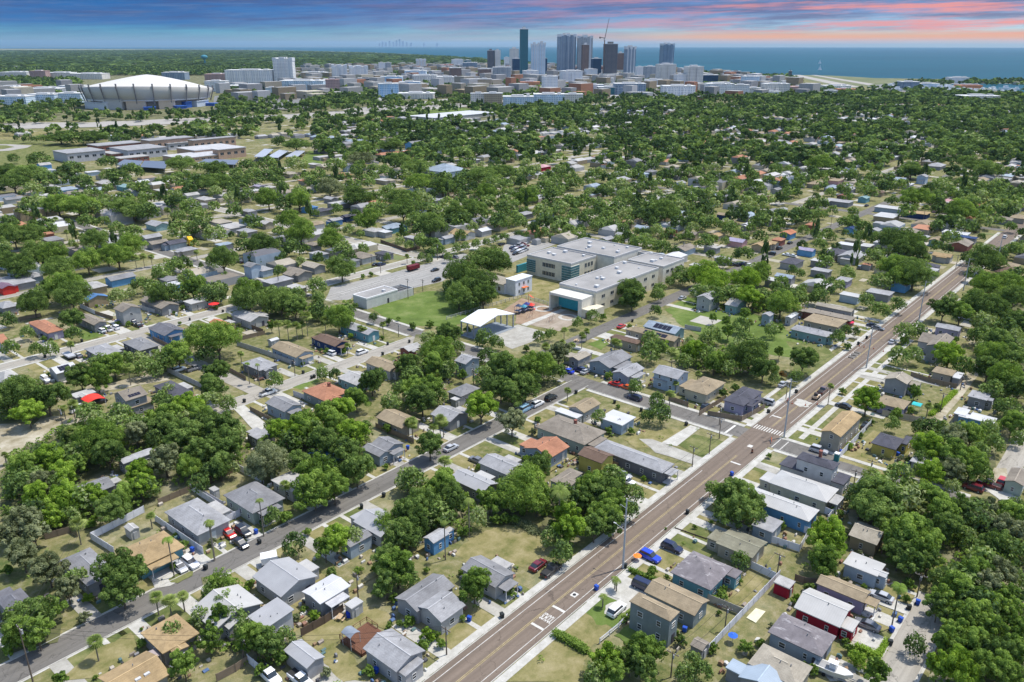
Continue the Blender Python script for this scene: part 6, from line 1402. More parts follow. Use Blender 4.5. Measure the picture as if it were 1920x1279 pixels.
def picnic(rg_, x, y, full):
    u, v = rat(rg_, x, y, .5); t = empty('picnic_table', (u, v, 0), .4); m = m_plain((.45, .33, .2), .9); q = MB(); q.box(-.9, -.38, .7, .9, .38, .76); q.build('tabletop', m, t)
    for s in (-1, 1):
        q = MB(); q.box(-.9, s * .75 - .14, .42, .9, s * .75 + .14, .47); q.build('bench', m, t); q = MB(); q.box(s * .6 - .05, -.8, .35, s * .6 + .05, .8, .42); q.box(s * .6 - .05, -.1, 0, s * .6 + .05, .1, .7); q.build('leg_frame', m, t)
    reg(t, '', 'picnic table', (u, v), full=full)
picnic('c1', 1245, 655, 'wooden picnic table beside the blue drum'); picnic('a2', 1540, 470, 'small picnic table on the grass by the playground palms')
u, v = rat('b4', 235, 368, 1.2); t = empty('portable_toilet', (u, v, 0)); q = MB(); q.box(-.55, -.55, 0, .55, .55, 2.1); q.build('cabin', m_plain((.03, .16, .17)), t); q = MB(); q.box(-.6, -.6, 2.1, .6, .6, 2.35); q.build('cap', m_plain((.75, .77, .77)), t); q = MB(); q.box(-.4, -.6, .1, .4, -.55, 1.9); q.build('door', m_plain((.05, .22, .22)), t)
reg(t, '', 'portable toilet', (u, v), full='teal portable toilet with a white roof beside the golden bungalow')

# ---------------------------------------------------------------- fences
FENCES = """
white|b0|825,1115;1300,870
white|b0|825,1115;1030,1243
white|b0|1400,950;1830,1243
white|b0|1720,670;2120,930
white|b1|220,960;365,890
white|b1|320,490;550,612
white|b1|620,585;830,760
white|c3|835,1050;1205,655;1540,305
tan|c3|895,520;1200,645
white|c3|1255,208;1500,325
white|b3|1430,1130;1720,1225;1800,1080
white|b3|1590,965;1810,1075
white|b4|150,955;345,710;450,600
white|b4|250,390;540,85
white|b4|110,875;195,912;280,800
wood|b0|410,1115;640,1050;700,1090
dark|b1|60,620;330,480
wood|b1|1560,110;1900,250
dark|c1|890,835;1100,720;1265,612
wood|c1|130,1240;300,1150;410,1070
white|c1|410,1070;520,1160
wood|a3|545,1012;720,1072
wood|a3|820,1152;1045,1012
wood|a3|895,1150;1200,1200;1300,1150;1410,1085
wood|a4|900,795;1060,850;1190,885;1310,905
tan|a4|640,1150;700,1160;980,1215
dark|a1|225,292;545,410
wood|a1|430,1110;625,1212
wood|a1|240,752;390,835
grey|a1|310,520;560,600;800,690
grey|a1|820,972;1065,1062
wood|a1|310,480;560,420
wood|a0|780,180;1020,112
wood|a0|180,300;370,260
white|a0|725,180;860,240
wood|a0|860,240;1020,290
grey|a0|1510,760;1830,910
wood|a0|1380,470;1580,570
grey|a0|1250,190;1400,230
dark|d1|935,860;1130,930;1230,905
grey|a3|690,370;835,395
wood|b0|1430,800;1720,680
grey|b1|0,720;190,830
wood|b3|0,440;90,470
dark|d3|1480,760;1560,790
wood|c3|1680,330;1760,360;1870,370
white|b4|350,660;540,700
dark|b4|780,790;1010,870
"""
for ln in FENCES.strip().splitlines():
    c, rg_, ps = ln.split('|'); pts = [rat(rg_, *[float(q) for q in p.split(',')]) for p in ps.split(';')]
    fence(pts, c, 1.8 if c != 'wood' else 1.6)
fence([rat('b3', 605, 1015), rat('b3', 885, 1112)], 'dark', .35, 'panel', 'low dark lawn edging')
fence([rat('c2', 1750, 900), rat('c2', 1920, 760), rat('c3', 0, 860)][:2] + [rat('c3', 170, 680)], 'white', 1.2, 'rail')
# school boundary chain link
_k = [rat('a2', 370, 290), rat('a2', 1050, 88), rat('a2', 1400, 190)]; fence(_k, 'grey', 1.5, 'rail', 'thin chain link fence')
# hedges
def hedge(rg_, pts, w, h, full, kind='G'):
    P = [rat(rg_, *p) for p in pts]; r = np.random.default_rng(len(full)); X = []
    for a, b in zip(P, P[1:]):
        n = int(math.hypot(b[0] - a[0], b[1] - a[1]) * 420 * w * h) + 60; q = r.random(n)[:, None]
        X.append(np.array([[a[0], a[1], 0]]) * (1 - q) + np.array([[b[0], b[1], 0]]) * q + np.stack([r.normal(0, w * .28, n), r.normal(0, w * .28, n), r.uniform(.05, h, n) + r.normal(0, .06, n)], 1))
    X = np.concatenate(X); V, Fq = leaf_quads(X, np.tile([0, 0, .5], (len(X), 1)), .16, r)
    V[:, 2] = np.maximum(V[:, 2], .02); o = link('hedge', fastmesh('hedge', V - [P[0][0], P[0][1], 0], Fq, LEAF[kind], tone=r.uniform(.1, .9, len(X))), None, (P[0][0], P[0][1], 0)); reg(o, full, 'hedge', P[0], full=full)
hedge('c2', ((1345, 822), (1450, 870), (1630, 980)), 1.3, 1.2, 'clipped hedge between two dry lots beside the avenue')
hedge('c3', ((190, 240), (320, 300), (450, 350)), .9, .9, 'low hedge in front of the dark van on the drive')
hedge('c4', ((600, 1040), (640, 960), (680, 890)), .8, 1.1, 'low clipped hedge beside the concrete drive of the crimson house', 'Y')
hedge('c4', ((400, 950), (520, 1000), (600, 1040)), 1.2, 1.3, 'loose hedge along the yard in front of the streaked dark roof', 'Y')
hedge('a4', ((1080, 1150), (1180, 1060), (1300, 940)), 1.2, 1.0, 'overgrown hedge along the dirt alley', 'Y')
hedge('b2', ((740, 980), (880, 920), (1060, 980), (1180, 1060)), 1.8, .9, 'rough hedge curving behind the dry oval lawn', 'O')

# ---------------------------------------------------------------- poles: region base x,y  top x,y
def hfor(b, rg_, tx_, ty_):
    ty = rp(rg_, tx_, ty_)[1]; return min((abs(proj(b[0], b[1], h / 5)[1] - ty), h / 5) for h in range(15, 120))[1]
steel = []
for k, (x, y, ty, lab) in enumerate(((1168, 1066, 935, 'nearest tall steel power pole beside the avenue above the blue hatchback'), (1470, 820, 712, 'tall steel power pole beside the crosswalk'),
          (1624, 690, 616, 'tall steel power pole opposite the pale blue bungalow'), (1723, 600, 527, 'tall steel power pole beyond the church-like house'), (1806, 545, 484, 'tall steel power pole where the avenue leaves the oaks'), (1868, 500, 447, 'most distant tall steel pole on the avenue'))):
    b = at(x, y); h = min((abs(proj(b[0], b[1], q / 5)[1] - ty), q / 5) for q in range(15, 120))[1]
    steel.append(pole(b[0], b[1], h, 'steel', lab))
for k in range(len(steel) - 1): wire(steel[k], steel[k + 1], 'thin power wires strung along the avenue', (-.3, 1.2), 1.2)
WOOD = "c2,372,1000,745;b3,1000,205,10;b3,910,345,155;b3,757,460,270;b4,525,572,418;b4,733,545,378;b4,380,665,530;c1,375,1062,872;c1,1400,482,262;c3,1050,780,560;c3,565,1200,1045;c3,1520,290,85;a1,832,792,690;a1,1765,440,318;a4,1510,705,570;a4,1345,920,805;a4,1165,1115,940;a3,1000,1235,1060;a3,1600,1000,860;b0,570,115,-60;c4,955,480,330;a2,615,865,790;d1,1140,1280,1130;d1,1250,1225,1140;d1,935,1090,960;d1,870,1050,950;d1,1360,990,870;d2,1280,950,850;d3,470,740,570;d3,1405,1060,950;d3,860,480,370;d0,1495,1130,1080;a0,2510,0,-40;d2,360,280,180;d3,1820,240,215"
wl = []
for it in WOOD.split(';'):
    r_, x, y, ty = it.split(','); b = rat(r_, float(x), float(y)); wl.append(pole(b[0], b[1], max(5.5, hfor(b, r_, 0, float(ty))), 'wood'))
pb = at(62, 1279); bigp = pole(pb[0], pb[1], 11.5, 'wood', 'weathered wooden utility pole at the near street corner with wires')
wire(bigp, wl[7], 'wires running from the corner pole towards the pole by the garage')
far1 = (pb[0] + 20, pb[1] + 24, 11.5); wire(bigp, far1, 'wires crossing the bright tree beside the corner pole')
wire(wl[7], wl[0], 'wires passing over the garage and the porch roofs')
wire(wl[10], wl[9], 'wires over the back yards behind the grey-green house')
wire(wl[9], wl[11], 'wires over the yard beside the long white fence')
# ---------------------------------------------------------------- the school beside the green field
def px_box(rg_, L, B, R, z):
    l, b, r = rat(rg_, *L, z), rat(rg_, *B, z), rat(rg_, *R, z); return (l[0] + b[0]) / 2, (b[1] + r[1]) / 2, r[0], l[1]
def facade_windows(t, x0, x1, y, zs, n, w=2.2, h=1.3, side='v', off=0):
    for z in zs:
        for k in range(n):
            c = x0 + (x1 - x0) * (k + .5) / n; m = MB()
            if side == 'v': m.box(c - w / 2, y - .05, z, c + w / 2, y + .02, z + h)
            else: m.box(y - .05, c - w / 2, z, y + .02, c + w / 2, z + h)
            f = m.build('window', m_glass(), t); q = MB()
            if side == 'v': q.box(c - w / 2 - .1, y - .09, z - .1, c + w / 2 + .1, y + .01, z); q.box(c - .05, y - .08, z, c + .05, y - .05, z + h)
            else: q.box(y - .09, c - w / 2 - .1, z - .1, y + .01, c + w / 2 + .1, z); q.box(y - .08, c - .05, z, y - .05, c + .05, z + h)
            q.build('window_frame', m_plain((.6, .6, .58)), f)
def block(t, u0, v0, u1, v1, h, wall, roof=(.42, .41, .40), par=.5, ou=0, ov=0):
    w = MB(); w.box(u0 - ou, v0 - ov, 0, u1 - ou, v1 - ov, h, bottom=False); wo = w.build('wall', wall, t)
    p = MB(); a, b, c, d = u0 - ou, v0 - ov, u1 - ou, v1 - ov
    p.box(a - .1, b - .1, h - .3, c + .1, b + .3, h + par); p.box(a - .1, d - .3, h - .3, c + .1, d + .1, h + par); p.box(a - .1, b + .3, h - .3, a + .3, d - .3, h + par); p.box(c - .3, b + .3, h - .3, c + .1, d - .3, h + par)
    p.build('parapet', m_plain(sc3(roof, 1.15), .8), t)
    r = MB(); r.box(a + .3, b + .3, h, c - .3, d - .3, h + .08); ro = r.build('roof', m_roof(roof, 'sh2') if False else M_SROOF, t)
    rr = random.Random(int(u0 * 7)); A = (c - a) * (d - b)
    for k in range(min(14, int(A / 90))):
        x, y = rr.uniform(a + 2, c - 2), rr.uniform(b + 2, d - 2); s = rr.uniform(.3, .9); q = MB(); q.box(x - s, y - s, h + .08, x + s, y + s, h + .2 + s); q.build('roof_unit', m_plain((.55, .55, .55)), ro)
    RECTS.append((u0, v0, u1, v1)); return wo
M_SROOF = m_field('membrane_roof', (.25, .245, .235), (.32, .31, .30), (.38, .37, .355), .06)
CREAM = m_wall((.62, .57, .45), False); CREAM2 = m_wall((.68, .64, .55), False)
# classroom wing (long, two storeys) and the main block behind it
w1 = px_box('d2', (345, 1165), (600, 1235), (1190, 985), 8.5)
sch = empty('school_building', (w1[0], w1[1], 0)); OU, OV = w1[0], w1[1]
reg(sch, '', 'school', (w1[0], w1[1]), full='large cream two storey school with flat grey roofs beside the playground')
def sb(rg_, L, B, R, z, wall=CREAM): b = px_box(rg_, L, B, R, z); block(sch, *b, z, wall, ou=OU, ov=OV); return b
bw = sb('d2', (370, 1165), (605, 1235), (1110, 1055), 8.5)
b2 = sb('d2', (890, 985), (1105, 1050), (1300, 985), 8.2, CREAM2)
b3 = sb('d2', (112, 955), (445, 1022), (630, 962), 8.8)
b4 = sb('d2', (370, 880), (640, 965), (1065, 925 - 80 + 75), 9.4, CREAM2)
b5 = sb('d2', (780, 880), (960, 960), (1310, 985), 8.0, CREAM2)
for b, n, z in ((bw, 7, (1.4, 5.2)), (b2, 4, (1.4, 5.0))): facade_windows(sch, b[0] - OU + 2, b[2] - OU - 1, b[1] - OV, z, n)
facade_windows(sch, b3[0] - OU + 10, b3[2] - OU - 2, b3[1] - OV, (1.3, 5.2), 3, 1.6, 1.9)
facade_windows(sch, b3[1] - OV + 9, b3[3] - OV - 9, b3[0] - OU, (1.3, 5.2), 4, 1.6, 1.9, 'u')
def glasswall(x0, y0, x1, y1, z0, z1, n):
    q = MB(); q.box(x0, y0, z0, x1, y1, z1); g = q.build('glass_wall', m_plain((.06, .16, .18), .2, .3), sch); q = MB()
    for k in range(n + 1):
        z = z0 + (z1 - z0) * k / n; q.box(x0 - .04, y0 - .04, z, x1 + .04, y1 + .04, z + .12)
    q.build('mullions', m_plain((.5, .52, .5)), g)
glasswall(b3[0] - OU - .3, b3[1] - OV - .3, b3[0] - OU + 6.0, b3[1] - OV + 5.0, .8, 7.6, 6)
glasswall(b3[0] - OU - .3, b3[3] - OV - 5, b3[0] - OU + 2.0, b3[3] - OV + .1, 1.5, 7.2, 6)
# covered stage with a teal back wall at the playground end
x0 = bw[0] - OU - 8; y0 = bw[1] - OV + 1; y1 = bw[3] - OV - 1
q = MB(); q.box(x0, y0, 6.2, x0 + 8, y1, 7.2); q.build('stage_roof', m_plain((.58, .56, .50)), sch)
q = MB(); q.box(x0 + 5.6, y0 + .5, 0, x0 + 5.9, y1 - .5, 6.2); q.build('teal_wall', m_plain((.05, .36, .45), .6), sch)
q = MB(); q.box(x0, y1 - .6, 0, x0 + 8, y1, 6.2); q.build('stage_side_wall', CREAM2, sch)
q = MB(); q.box(x0, y0, 0, x0 + 8, y0 + 1.8, 6.2); q.build('stage_side_wall', CREAM2, sch)
q = MB(); q.box(x0 + .2, y0 - 4.5, 0, x0 + 9, y0, 3.4); q.build('entrance_block', CREAM, sch)
q = MB(); q.box(x0 + .1, y0 - 3.0, 0, x0 + .25, y0 - 1.8, 2.2); q.build('door', m_plain((.15, .10, .08)), sch)
q = MB(); q.box(b3[2] - OU, b3[1] - OV + 1, 3.0, b3[2] - OU + 26, b3[1] - OV + 6, 3.3); q.build('covered_walkway', m_plain((.62, .62, .60)), sch)
for k in range(8):
    q = MB(); q.box(b3[2] - OU + 1 + k * 3.3, b3[1] - OV + 1.1, 0, b3[2] - OU + 1.3 + k * 3.3, b3[1] - OV + 1.4, 3.0); q.build('column', m_plain((.6, .6, .58)), sch)
q = MB(); q.box(b3[0] - OU - 2, b3[3] - OV + 4, 0, b3[0] - OU + 10, b3[3] - OV + 5, 3.6); q.build('teal_sign_wall', m_plain((.04, .22, .26)), sch)
# the older white two storey hall with an orange awning
h1 = px_box('d1', (1740, 1120), (1870, 1175), (1960, 1130), 6.0)
hall = empty('hall', (h1[0], h1[1], 0)); reg(hall, '', 'hall', (h1[0], h1[1]), full='white two storey hall with a tan rear roof and a small orange awning')
L_, B_, R_ = px_box('d1', (1885, 1130), (1990, 1165), (2075, 1115), 6.4)[:2], 0, 0
fb = px_box('d2', (-35, 1130), (8, 1152), (158, 1112), 6.6)
bm = MB(); bm.box(fb[0] - h1[0], fb[1] - h1[1], 0, fb[2] - h1[0], fb[3] - h1[1], 6.6); bm.build('front_wall', m_wall((.68, .70, .74), False), hall); RECTS.append(fb)
rb = (fb[0] - 1, fb[3], fb[2] - 3, fb[3] + 22)
bm = MB(); bm.box(rb[0] - h1[0], rb[1] - h1[1], 0, rb[2] - h1[0], rb[3] - h1[1], 4.2); bm.build('rear_wall', m_wall((.62, .64, .68), False), hall); RECTS.append(rb)
r = MB(); roof_mesh(r, rb[2] - rb[0] + .8, rb[3] - rb[1], 4.2, 'hv', .25); r.build('roof', m_roof(PAL['beige']), hall, (rb[0] - h1[0] - .4, rb[1] - h1[1], 0))
r = MB(); r.box(fb[0] - h1[0] - .2, fb[1] - h1[1] - .2, 6.6, fb[2] - h1[0] + .2, fb[3] - h1[1] + .2, 6.9); r.build('front_roof', m_plain((.6, .62, .64)), hall)
facade_windows(hall, fb[0] - h1[0] + 1, fb[2] - h1[0] - 1, fb[1] - h1[1], (1.0, 4.2), 3, 1.0, 1.3); facade_windows(hall, rb[1] - h1[1] + 1, rb[3] - h1[1] - 1, rb[0] - h1[0], (1.2,), 5, 1.4, 1.8, 'u')
q = MB(); q.box((fb[0] + fb[2]) / 2 - h1[0] - 1.6, fb[1] - h1[1] - 1.5, 3.0, (fb[0] + fb[2]) / 2 - h1[0] + 1.6, fb[1] - h1[1], 3.2); q.build('awning', m_plain((.65, .16, .05)), hall)
# flat service building with an open equipment yard
an = px_box('a1', (1355, 62), (1480, 102), (1745, 15), 4.4)
ann = empty('service_building', (an[0], an[1], 0)); reg(ann, '', 'service building', (an[0], an[1]), full='long white flat-roofed service building at the end of the parking lot'); block(ann, *an, 4.4, m_wall((.56, .55, .52), False), (.62, .61, .60), .3, an[0], an[1])
yw = an[2] - an[0]; q = MB(); q.box(yw, 0, 0, yw + 9, .25, 3.4); q.box(yw + 8.8, 0, 0, yw + 9, an[3] - an[1], 3.4); q.box(yw, an[3] - an[1] - .2, 0, yw + 9, an[3] - an[1], 3.4); q.build('yard_wall', m_wall((.56, .55, .52), False), ann)
for k in range(4):
    q = MB(); q.box(yw + 1 + k * 1.9, 1.5, 0, yw + 2.3 + k * 1.9, an[3] - an[1] - 1.5, 3.0); q.build('cooling_unit', m_plain((.10, .10, .10)), ann)
q = MB(); q.box(yw * .65, -.04, 0, yw * .65 + 1, 0, 2.1); q.build('door', m_plain((.05, .05, .06)), ann)
# playground canopy
cn = px_box('a2', (500, 300), (650, 350), (1003, 242), 5.2)
can = empty('playground_canopy', (cn[0], cn[1], 0)); w, d = cn[2] - cn[0], cn[3] - cn[1]; r = MB(); roof_mesh(r, w, d, 5.2, 'gv', .2, th=.25); r.build('roof', m_roof((.74, .75, .77), 'mv'), can)
for x in (.4, w - .4):
    for k in range(4):
        q = MB(); q.box(x - .2, d * k / 3 * .94 + .3, 0, x + .2, d * k / 3 * .94 + .7, 5.2); q.build('column', m_plain((.25, .26, .28)), can)
rect('court_floor', cn[0] - .5, cn[1] - .5, cn[2], cn[3], m_plain((.22, .25, .28), .8, .1), .085)
reg(can, '', 'canopy', (cn[0], cn[1]), full='large white-roofed open canopy on columns beside the playground court'); RECTS.append(cn)
# climbing frame
u, v = rat('a2', 1080, 190, 1); t = empty('climbing_frame', (u, v, 0), .3)
for k, (dx, dy, s, h, c) in enumerate(((-3.5, 1.5, 1.2, 3.2, (.05, .07, .12)), (-1.2, .3, 1.3, 2.4, (.06, .25, .35)), (1.2, 0, 1.2, 2.8, (.05, .05, .2)), (2.6, -1.4, 1.3, 2.2, (.75, .06, .04)))):
    q = MB(); q.box(dx - s, dy - s, 1.2, dx + s, dy + s, 1.35); q.build('platform', m_plain((.2, .2, .25)), t)
    q = MB(); q.add([(dx - s, dy - s, h), (dx + s, dy - s, h), (dx + s, dy + s, h), (dx - s, dy + s, h), (dx, dy, h + .9)], [(0, 1, 4), (1, 2, 4), (2, 3, 4), (3, 0, 4), (3, 2, 1, 0)]); q.build('tower_roof', m_plain(c, .5), t)
    for sx in (-1, 1):
        for sy in (-1, 1):
            q = MB(); q.cyl((dx + sx * s, dy + sy * s, 0), (dx + sx * s, dy + sy * s, h), .06, n=5); q.build('post', m_plain((.1, .1, .3)), t)
q = MB(); q.add([(3.4, -3.0, 0), (4.2, -3.0, 0), (3.6, -1, 1.4), (2.8, -1, 1.4)], [(0, 1, 2, 3)]); q.build('slide', m_plain((.75, .05, .04), .4), t)
reg(t, '', 'climbing frame', (u, v), full='blue and red climbing frame with a slide on the mulch playground')
u, v = rat('a2', 1128, 140, 1); t = empty('shade_sail', (u, v, 0)); q = MB(); q.add([(-1.2, -1, 4.4), (1.2, -1, 3.2), (0, 1.2, 4.9)], [(0, 1, 2)]); q.build('sail', m_plain((.7, .06, .03)), t); q = MB(); q.cyl((0, 1.2, 0), (0, 1.2, 4.9), .08, n=5); q.build('mast', m_plain((.6, .1, .05)), t); reg(t, '', 'shade sail', (u, v), full='small red shade sail behind the climbing frame')
def swing(rg_, x, y, full):
    u, v = rat(rg_, x, y); t = empty('swing_set', (u, v, .05), .2); m = m_plain((.55, .33, .25)); q = MB(); q.cyl((-2.4, 0, 2.3), (2.4, 0, 2.3), .05, n=5); q.build('top_bar', m, t)
    for s in (-2.4, 0, 2.4):
        q = MB(); q.cyl((s, -.9, 0), (s, 0, 2.3), .05, n=4); q.cyl((s, .9, 0), (s, 0, 2.3), .05, n=4); q.build('leg_frame', m, t)
    for s in (-1.6, -.8, .8, 1.6):
        q = MB(); q.box(s - .2, -.1, .5, s + .2, .1, .54); q.cyl((s - .18, 0, .5), (s - .18, 0, 2.3), .012, n=3); q.cyl((s + .18, 0, .5), (s + .18, 0, 2.3), .012, n=3); q.build('swing_seat', m_plain((.05, .05, .06)), t)
    reg(t, '', 'swing set', (u, v), full=full)
swing('a2', 1130, 265, 'red-framed swing set in front of the climbing frame'); swing('a2', 1310, 300, 'swing set on the nearer mulch area beside the ring path')

# ---------------------------------------------------------------- flat-roofed campus on the far left
CAMP = """d0,388,175,560,205,735,160,8,ltgrey,greyw;d0,655,125,790,150,1000,100,7,ltgrey,brick;d0,735,185,900,205,1060,165,5,pale,brick;d0,810,150,1000,178,1215,140,8,ltgrey,greyw;d0,1050,90,1200,112,1370,60,10,ltgrey,pinkw;d0,1215,118,1320,130,1370,100,6,ltgrey,greyw;d0,1370,95,1560,105,1685,58,10,ltgrey,pinkw;d0,1240,160,1540,165,1790,140,6,white,pinkw;d0,1550,165,1720,170,1795,140,8.5,white,pinkw;d0,1160,215,1400,225,1740,195,4,white,pinkw;d0,830,225,960,238,1080,205,4,pale,brick"""
CW = {'greyw': m_wall((.42, .42, .44), False), 'brick': m_wall((.28, .12, .09), False), 'pinkw': m_wall((.42, .29, .21), False)}
cp = None
for k, it in enumerate(CAMP.split(';')):
    q = it.split(','); f = [float(x) for x in q[1:8]]; b = px_box(q[0], (f[0], f[1]), (f[2], f[3]), (f[4], f[5]), f[6])
    b = (b[0], b[1], max(b[2], b[0] + 10), max(b[3], b[1] + 10)); t = empty('campus_building', (b[0], b[1], 0)); col = PAL[q[8]]
    mw = MB(); mw.box(0, 0, 0, b[2] - b[0], b[3] - b[1], f[6]); mw.build('wall', CW[q[9]], t); mr = MB(); mr.box(-.5, -.5, f[6], b[2] - b[0] + .5, b[3] - b[1] + .5, f[6] + .6); mr.build('roof', m_roof(col, 'sh'), t); RECTS.append(b)
    reg(t, '%s roofed campus block with %s walls' % (wd(q[8]), {'greyw': 'grey', 'brick': 'brick red', 'pinkw': 'tan'}[q[9]]), 'school building', (b[0], b[1]), 'flat-roofed campus blocks')
    n = max(2, int((b[2] - b[0]) / 6)); facade_windows(t, 0, b[2] - b[0], -.01, (f[6] * .45,), min(n, 8), 3.4, f[6] * .25)
for k, (rg_, C4, cl) in enumerate((('d0', ((1050, 292), (1240, 305), (1250, 250), (1080, 245)), (.10, .12, .17)), ('d0', ((860, 278), (1040, 290), (1070, 246), (930, 236)), (.12, .14, .19)), ('d0', ((1480, 262), (1760, 275), (1790, 240), (1540, 232)), (.13, .15, .20)),
    ('d1', ((-15, 214), (60, 219), (130, 160), (62, 155)), (.34, .36, .41)), ('d1', ((78, 220), (165, 223), (245, 170), (175, 163)), (.36, .38, .43)), ('d1', ((218, 215), (310, 216), (370, 172), (302, 166)), (.35, .37, .42)))):
    W4 = [rat(rg_, x, y, 4.2) for x, y in C4]; ox, oy = W4[0]; t = empty('solar_carport', (ox, oy, 0)); q = MB(); Q4 = [(x - ox, y - oy) for x, y in W4]
    q.add([(x, y, 4.0) for x, y in Q4] + [(x, y, 4.25) for x, y in Q4], [(3, 2, 1, 0), (4, 5, 6, 7), (0, 1, 5, 4), (1, 2, 6, 5), (2, 3, 7, 6), (3, 0, 4, 7)]); q.build('solar_roof', m_plain(cl, .4, .1), t)
    mx_, my_ = sum(x for x, y in Q4) / 4, sum(y for x, y in Q4) / 4
    for x, y in Q4: q = MB(); x, y = mx_ + (x - mx_) * .9, my_ + (y - my_) * .9; q.box(x - .2, y - .2, 0, x + .2, y + .2, 4.0); q.build('column', m_plain((.4, .4, .4)), t)
    reg(t, ('dark blue' if k < 3 else 'pale blue-grey') + ' solar carport roof', 'carport', (ox, oy), 'solar carports by the campus'); RECTS.append((ox + mx_ - 8, oy + my_ - 8, ox + mx_ + 8, oy + my_ + 8))

# ---------------------------------------------------------------- stadium
def stadium():
    c = at(284, 206); Dn = math.hypot(*c); kk = 122.5 / F; dn = Dn * CP + H * SP; R = kk * dn / (1 - kk * CP) * .845
    hdir = Vector((c[0], c[1], 0)).normalized(); cx, cy = c[0] + hdir.x * R, c[1] + hdir.y * R
    t = empty('domed_stadium', (cx, cy, 0)); n = 72
    rt = Vector((math.sin(TH), -math.cos(TH), 0))
    d2 = math.hypot(cx, cy)
    def zpx(y, dist):          # height that projects to picture row y at a distance
        return min((abs(proj(hdir.x * dist, hdir.y * dist, q / 4)[1] - y), q / 4) for q in range(4, 900))[1]
    zr_near = zpx(162, d2 - R); z_low = zpx(189, d2 - R * .93); z_apex = zpx(140.5, d2)
    zr = zr_near - .075 * R; tv = rt * -.025 + hdir * -.075
    def ringv(r, z, tilt=0.0): return [(r * math.cos(2 * math.pi * k / n), r * math.sin(2 * math.pi * k / n), z + tilt * r * (math.cos(2 * math.pi * k / n) * tv.x + math.sin(2 * math.pi * k / n) * tv.y)) for k in range(n)]
    def lathe(name, prof, m, par=t):
        mb = MB(); V = [];
        for r, z, tl in prof: V += ringv(r, z, tl)
        fs = [(j * n + k, j * n + (k + 1) % n, (j + 1) * n + (k + 1) % n, (j + 1) * n + k) for j in range(len(prof) - 1) for k in range(n)]
        mb.add(V, fs); o = mb.build(name, m, par)
        for p_ in o.data.polygons: p_.use_smooth = True
        return o
    tl = 1.0
    panel = m_plain((.50, .48, .44), .7, .05)
    lathe('lower_wall', [(R * .86, 0, 0), (R * .86, z_low + 1, 0)], m_plain((.33, .29, .26), .8, .2))
    lathe('upper_wall', [(R * .87, z_low, 0), (R * .93, z_low + .5, 0), (R * 1.0, zr, tl), (R * .985, zr + 1.2, tl)], panel)
    lathe('rim_band', [(R * .925, z_low - 1.2, 0), (R * .94, z_low - 1.2, 0), (R * .94, z_low + 1.0, 0), (R * .925, z_low + 1.0, 0)], m_plain((.55, .53, .50), .6))
    prof = [(R * .985, zr + .8, tl)]
    hgt = z_apex - zr
    for k in range(1, 14):
        q = 1 - k / 14; prof.append((R * .985 * q, zr + .8 + hgt * (1 - q ** 1.3), tl * q))
    dome = lathe('dome_roof', prof + [(.5, zr + .8 + hgt, 0)], m_plain((.56, .54, .50), .6, .08))
    for k in range(24):
        a = 2 * math.pi * (k + .5) / 24; ca, sa = math.cos(a), math.sin(a); off = tl * R * (ca * tv.x + sa * tv.y); q = MB()
        q.cyl((ca * R * .945, sa * R * .945, z_low - 6), (ca * R * 1.012, sa * R * 1.012, zr + off + 1), 1.0, 1.0, 5)
        q.cyl((ca * R * 1.0, sa * R * 1.0, zr + off), (ca * R * 1.0, sa * R * 1.0, zr + off + 5), 1.3, 1.3, 6); q.build('rib', m_plain((.20, .19, .19)), t)
    blue = m_plain((.03, .10, .36), .6); cream = m_plain((.52, .42, .32), .8)
    to_cam = math.atan2(-cy, -cx)
    for k, (da, w_, hh, m, nm) in enumerate(((-.95, 36, 9, m_plain((.45, .50, .58)), 'ticket_hall'), (-.62, 12, 9, blue, 'blue_gate'), (-.25, 26, 13, cream, 'rotunda_front'), (.22, 30, 13, cream, 'rotunda_front'), (.6, 34, 15, m_plain((.45, .44, .42)), 'ramp_tower'), (.98, 60, 10, m_plain((.60, .62, .64)), 'entry_hall'), (-.42, 16, 4, blue, 'blue_gate'), (.02, 18, 4, blue, 'blue_gate'), (-1.1, 14, 4, blue, 'blue_gate'))):
        a = to_cam - da; r = R * (.88 if hh > 8 else 1.02); q = MB(); q.box(-8, -w_ / 2, 0, 8, w_ / 2, hh); q.box(-9, -w_ / 2 - .5, hh, 9, w_ / 2 + .5, hh + 1); q.build(nm, m, t, (math.cos(a) * r, math.sin(a) * r, 0), a)
    reg(t, '', 'stadium', (cx, cy), full='huge stadium with a shallow tilted white dome and ribbed grey walls')
    return cx, cy, R
SX, SY, SR = stadium()

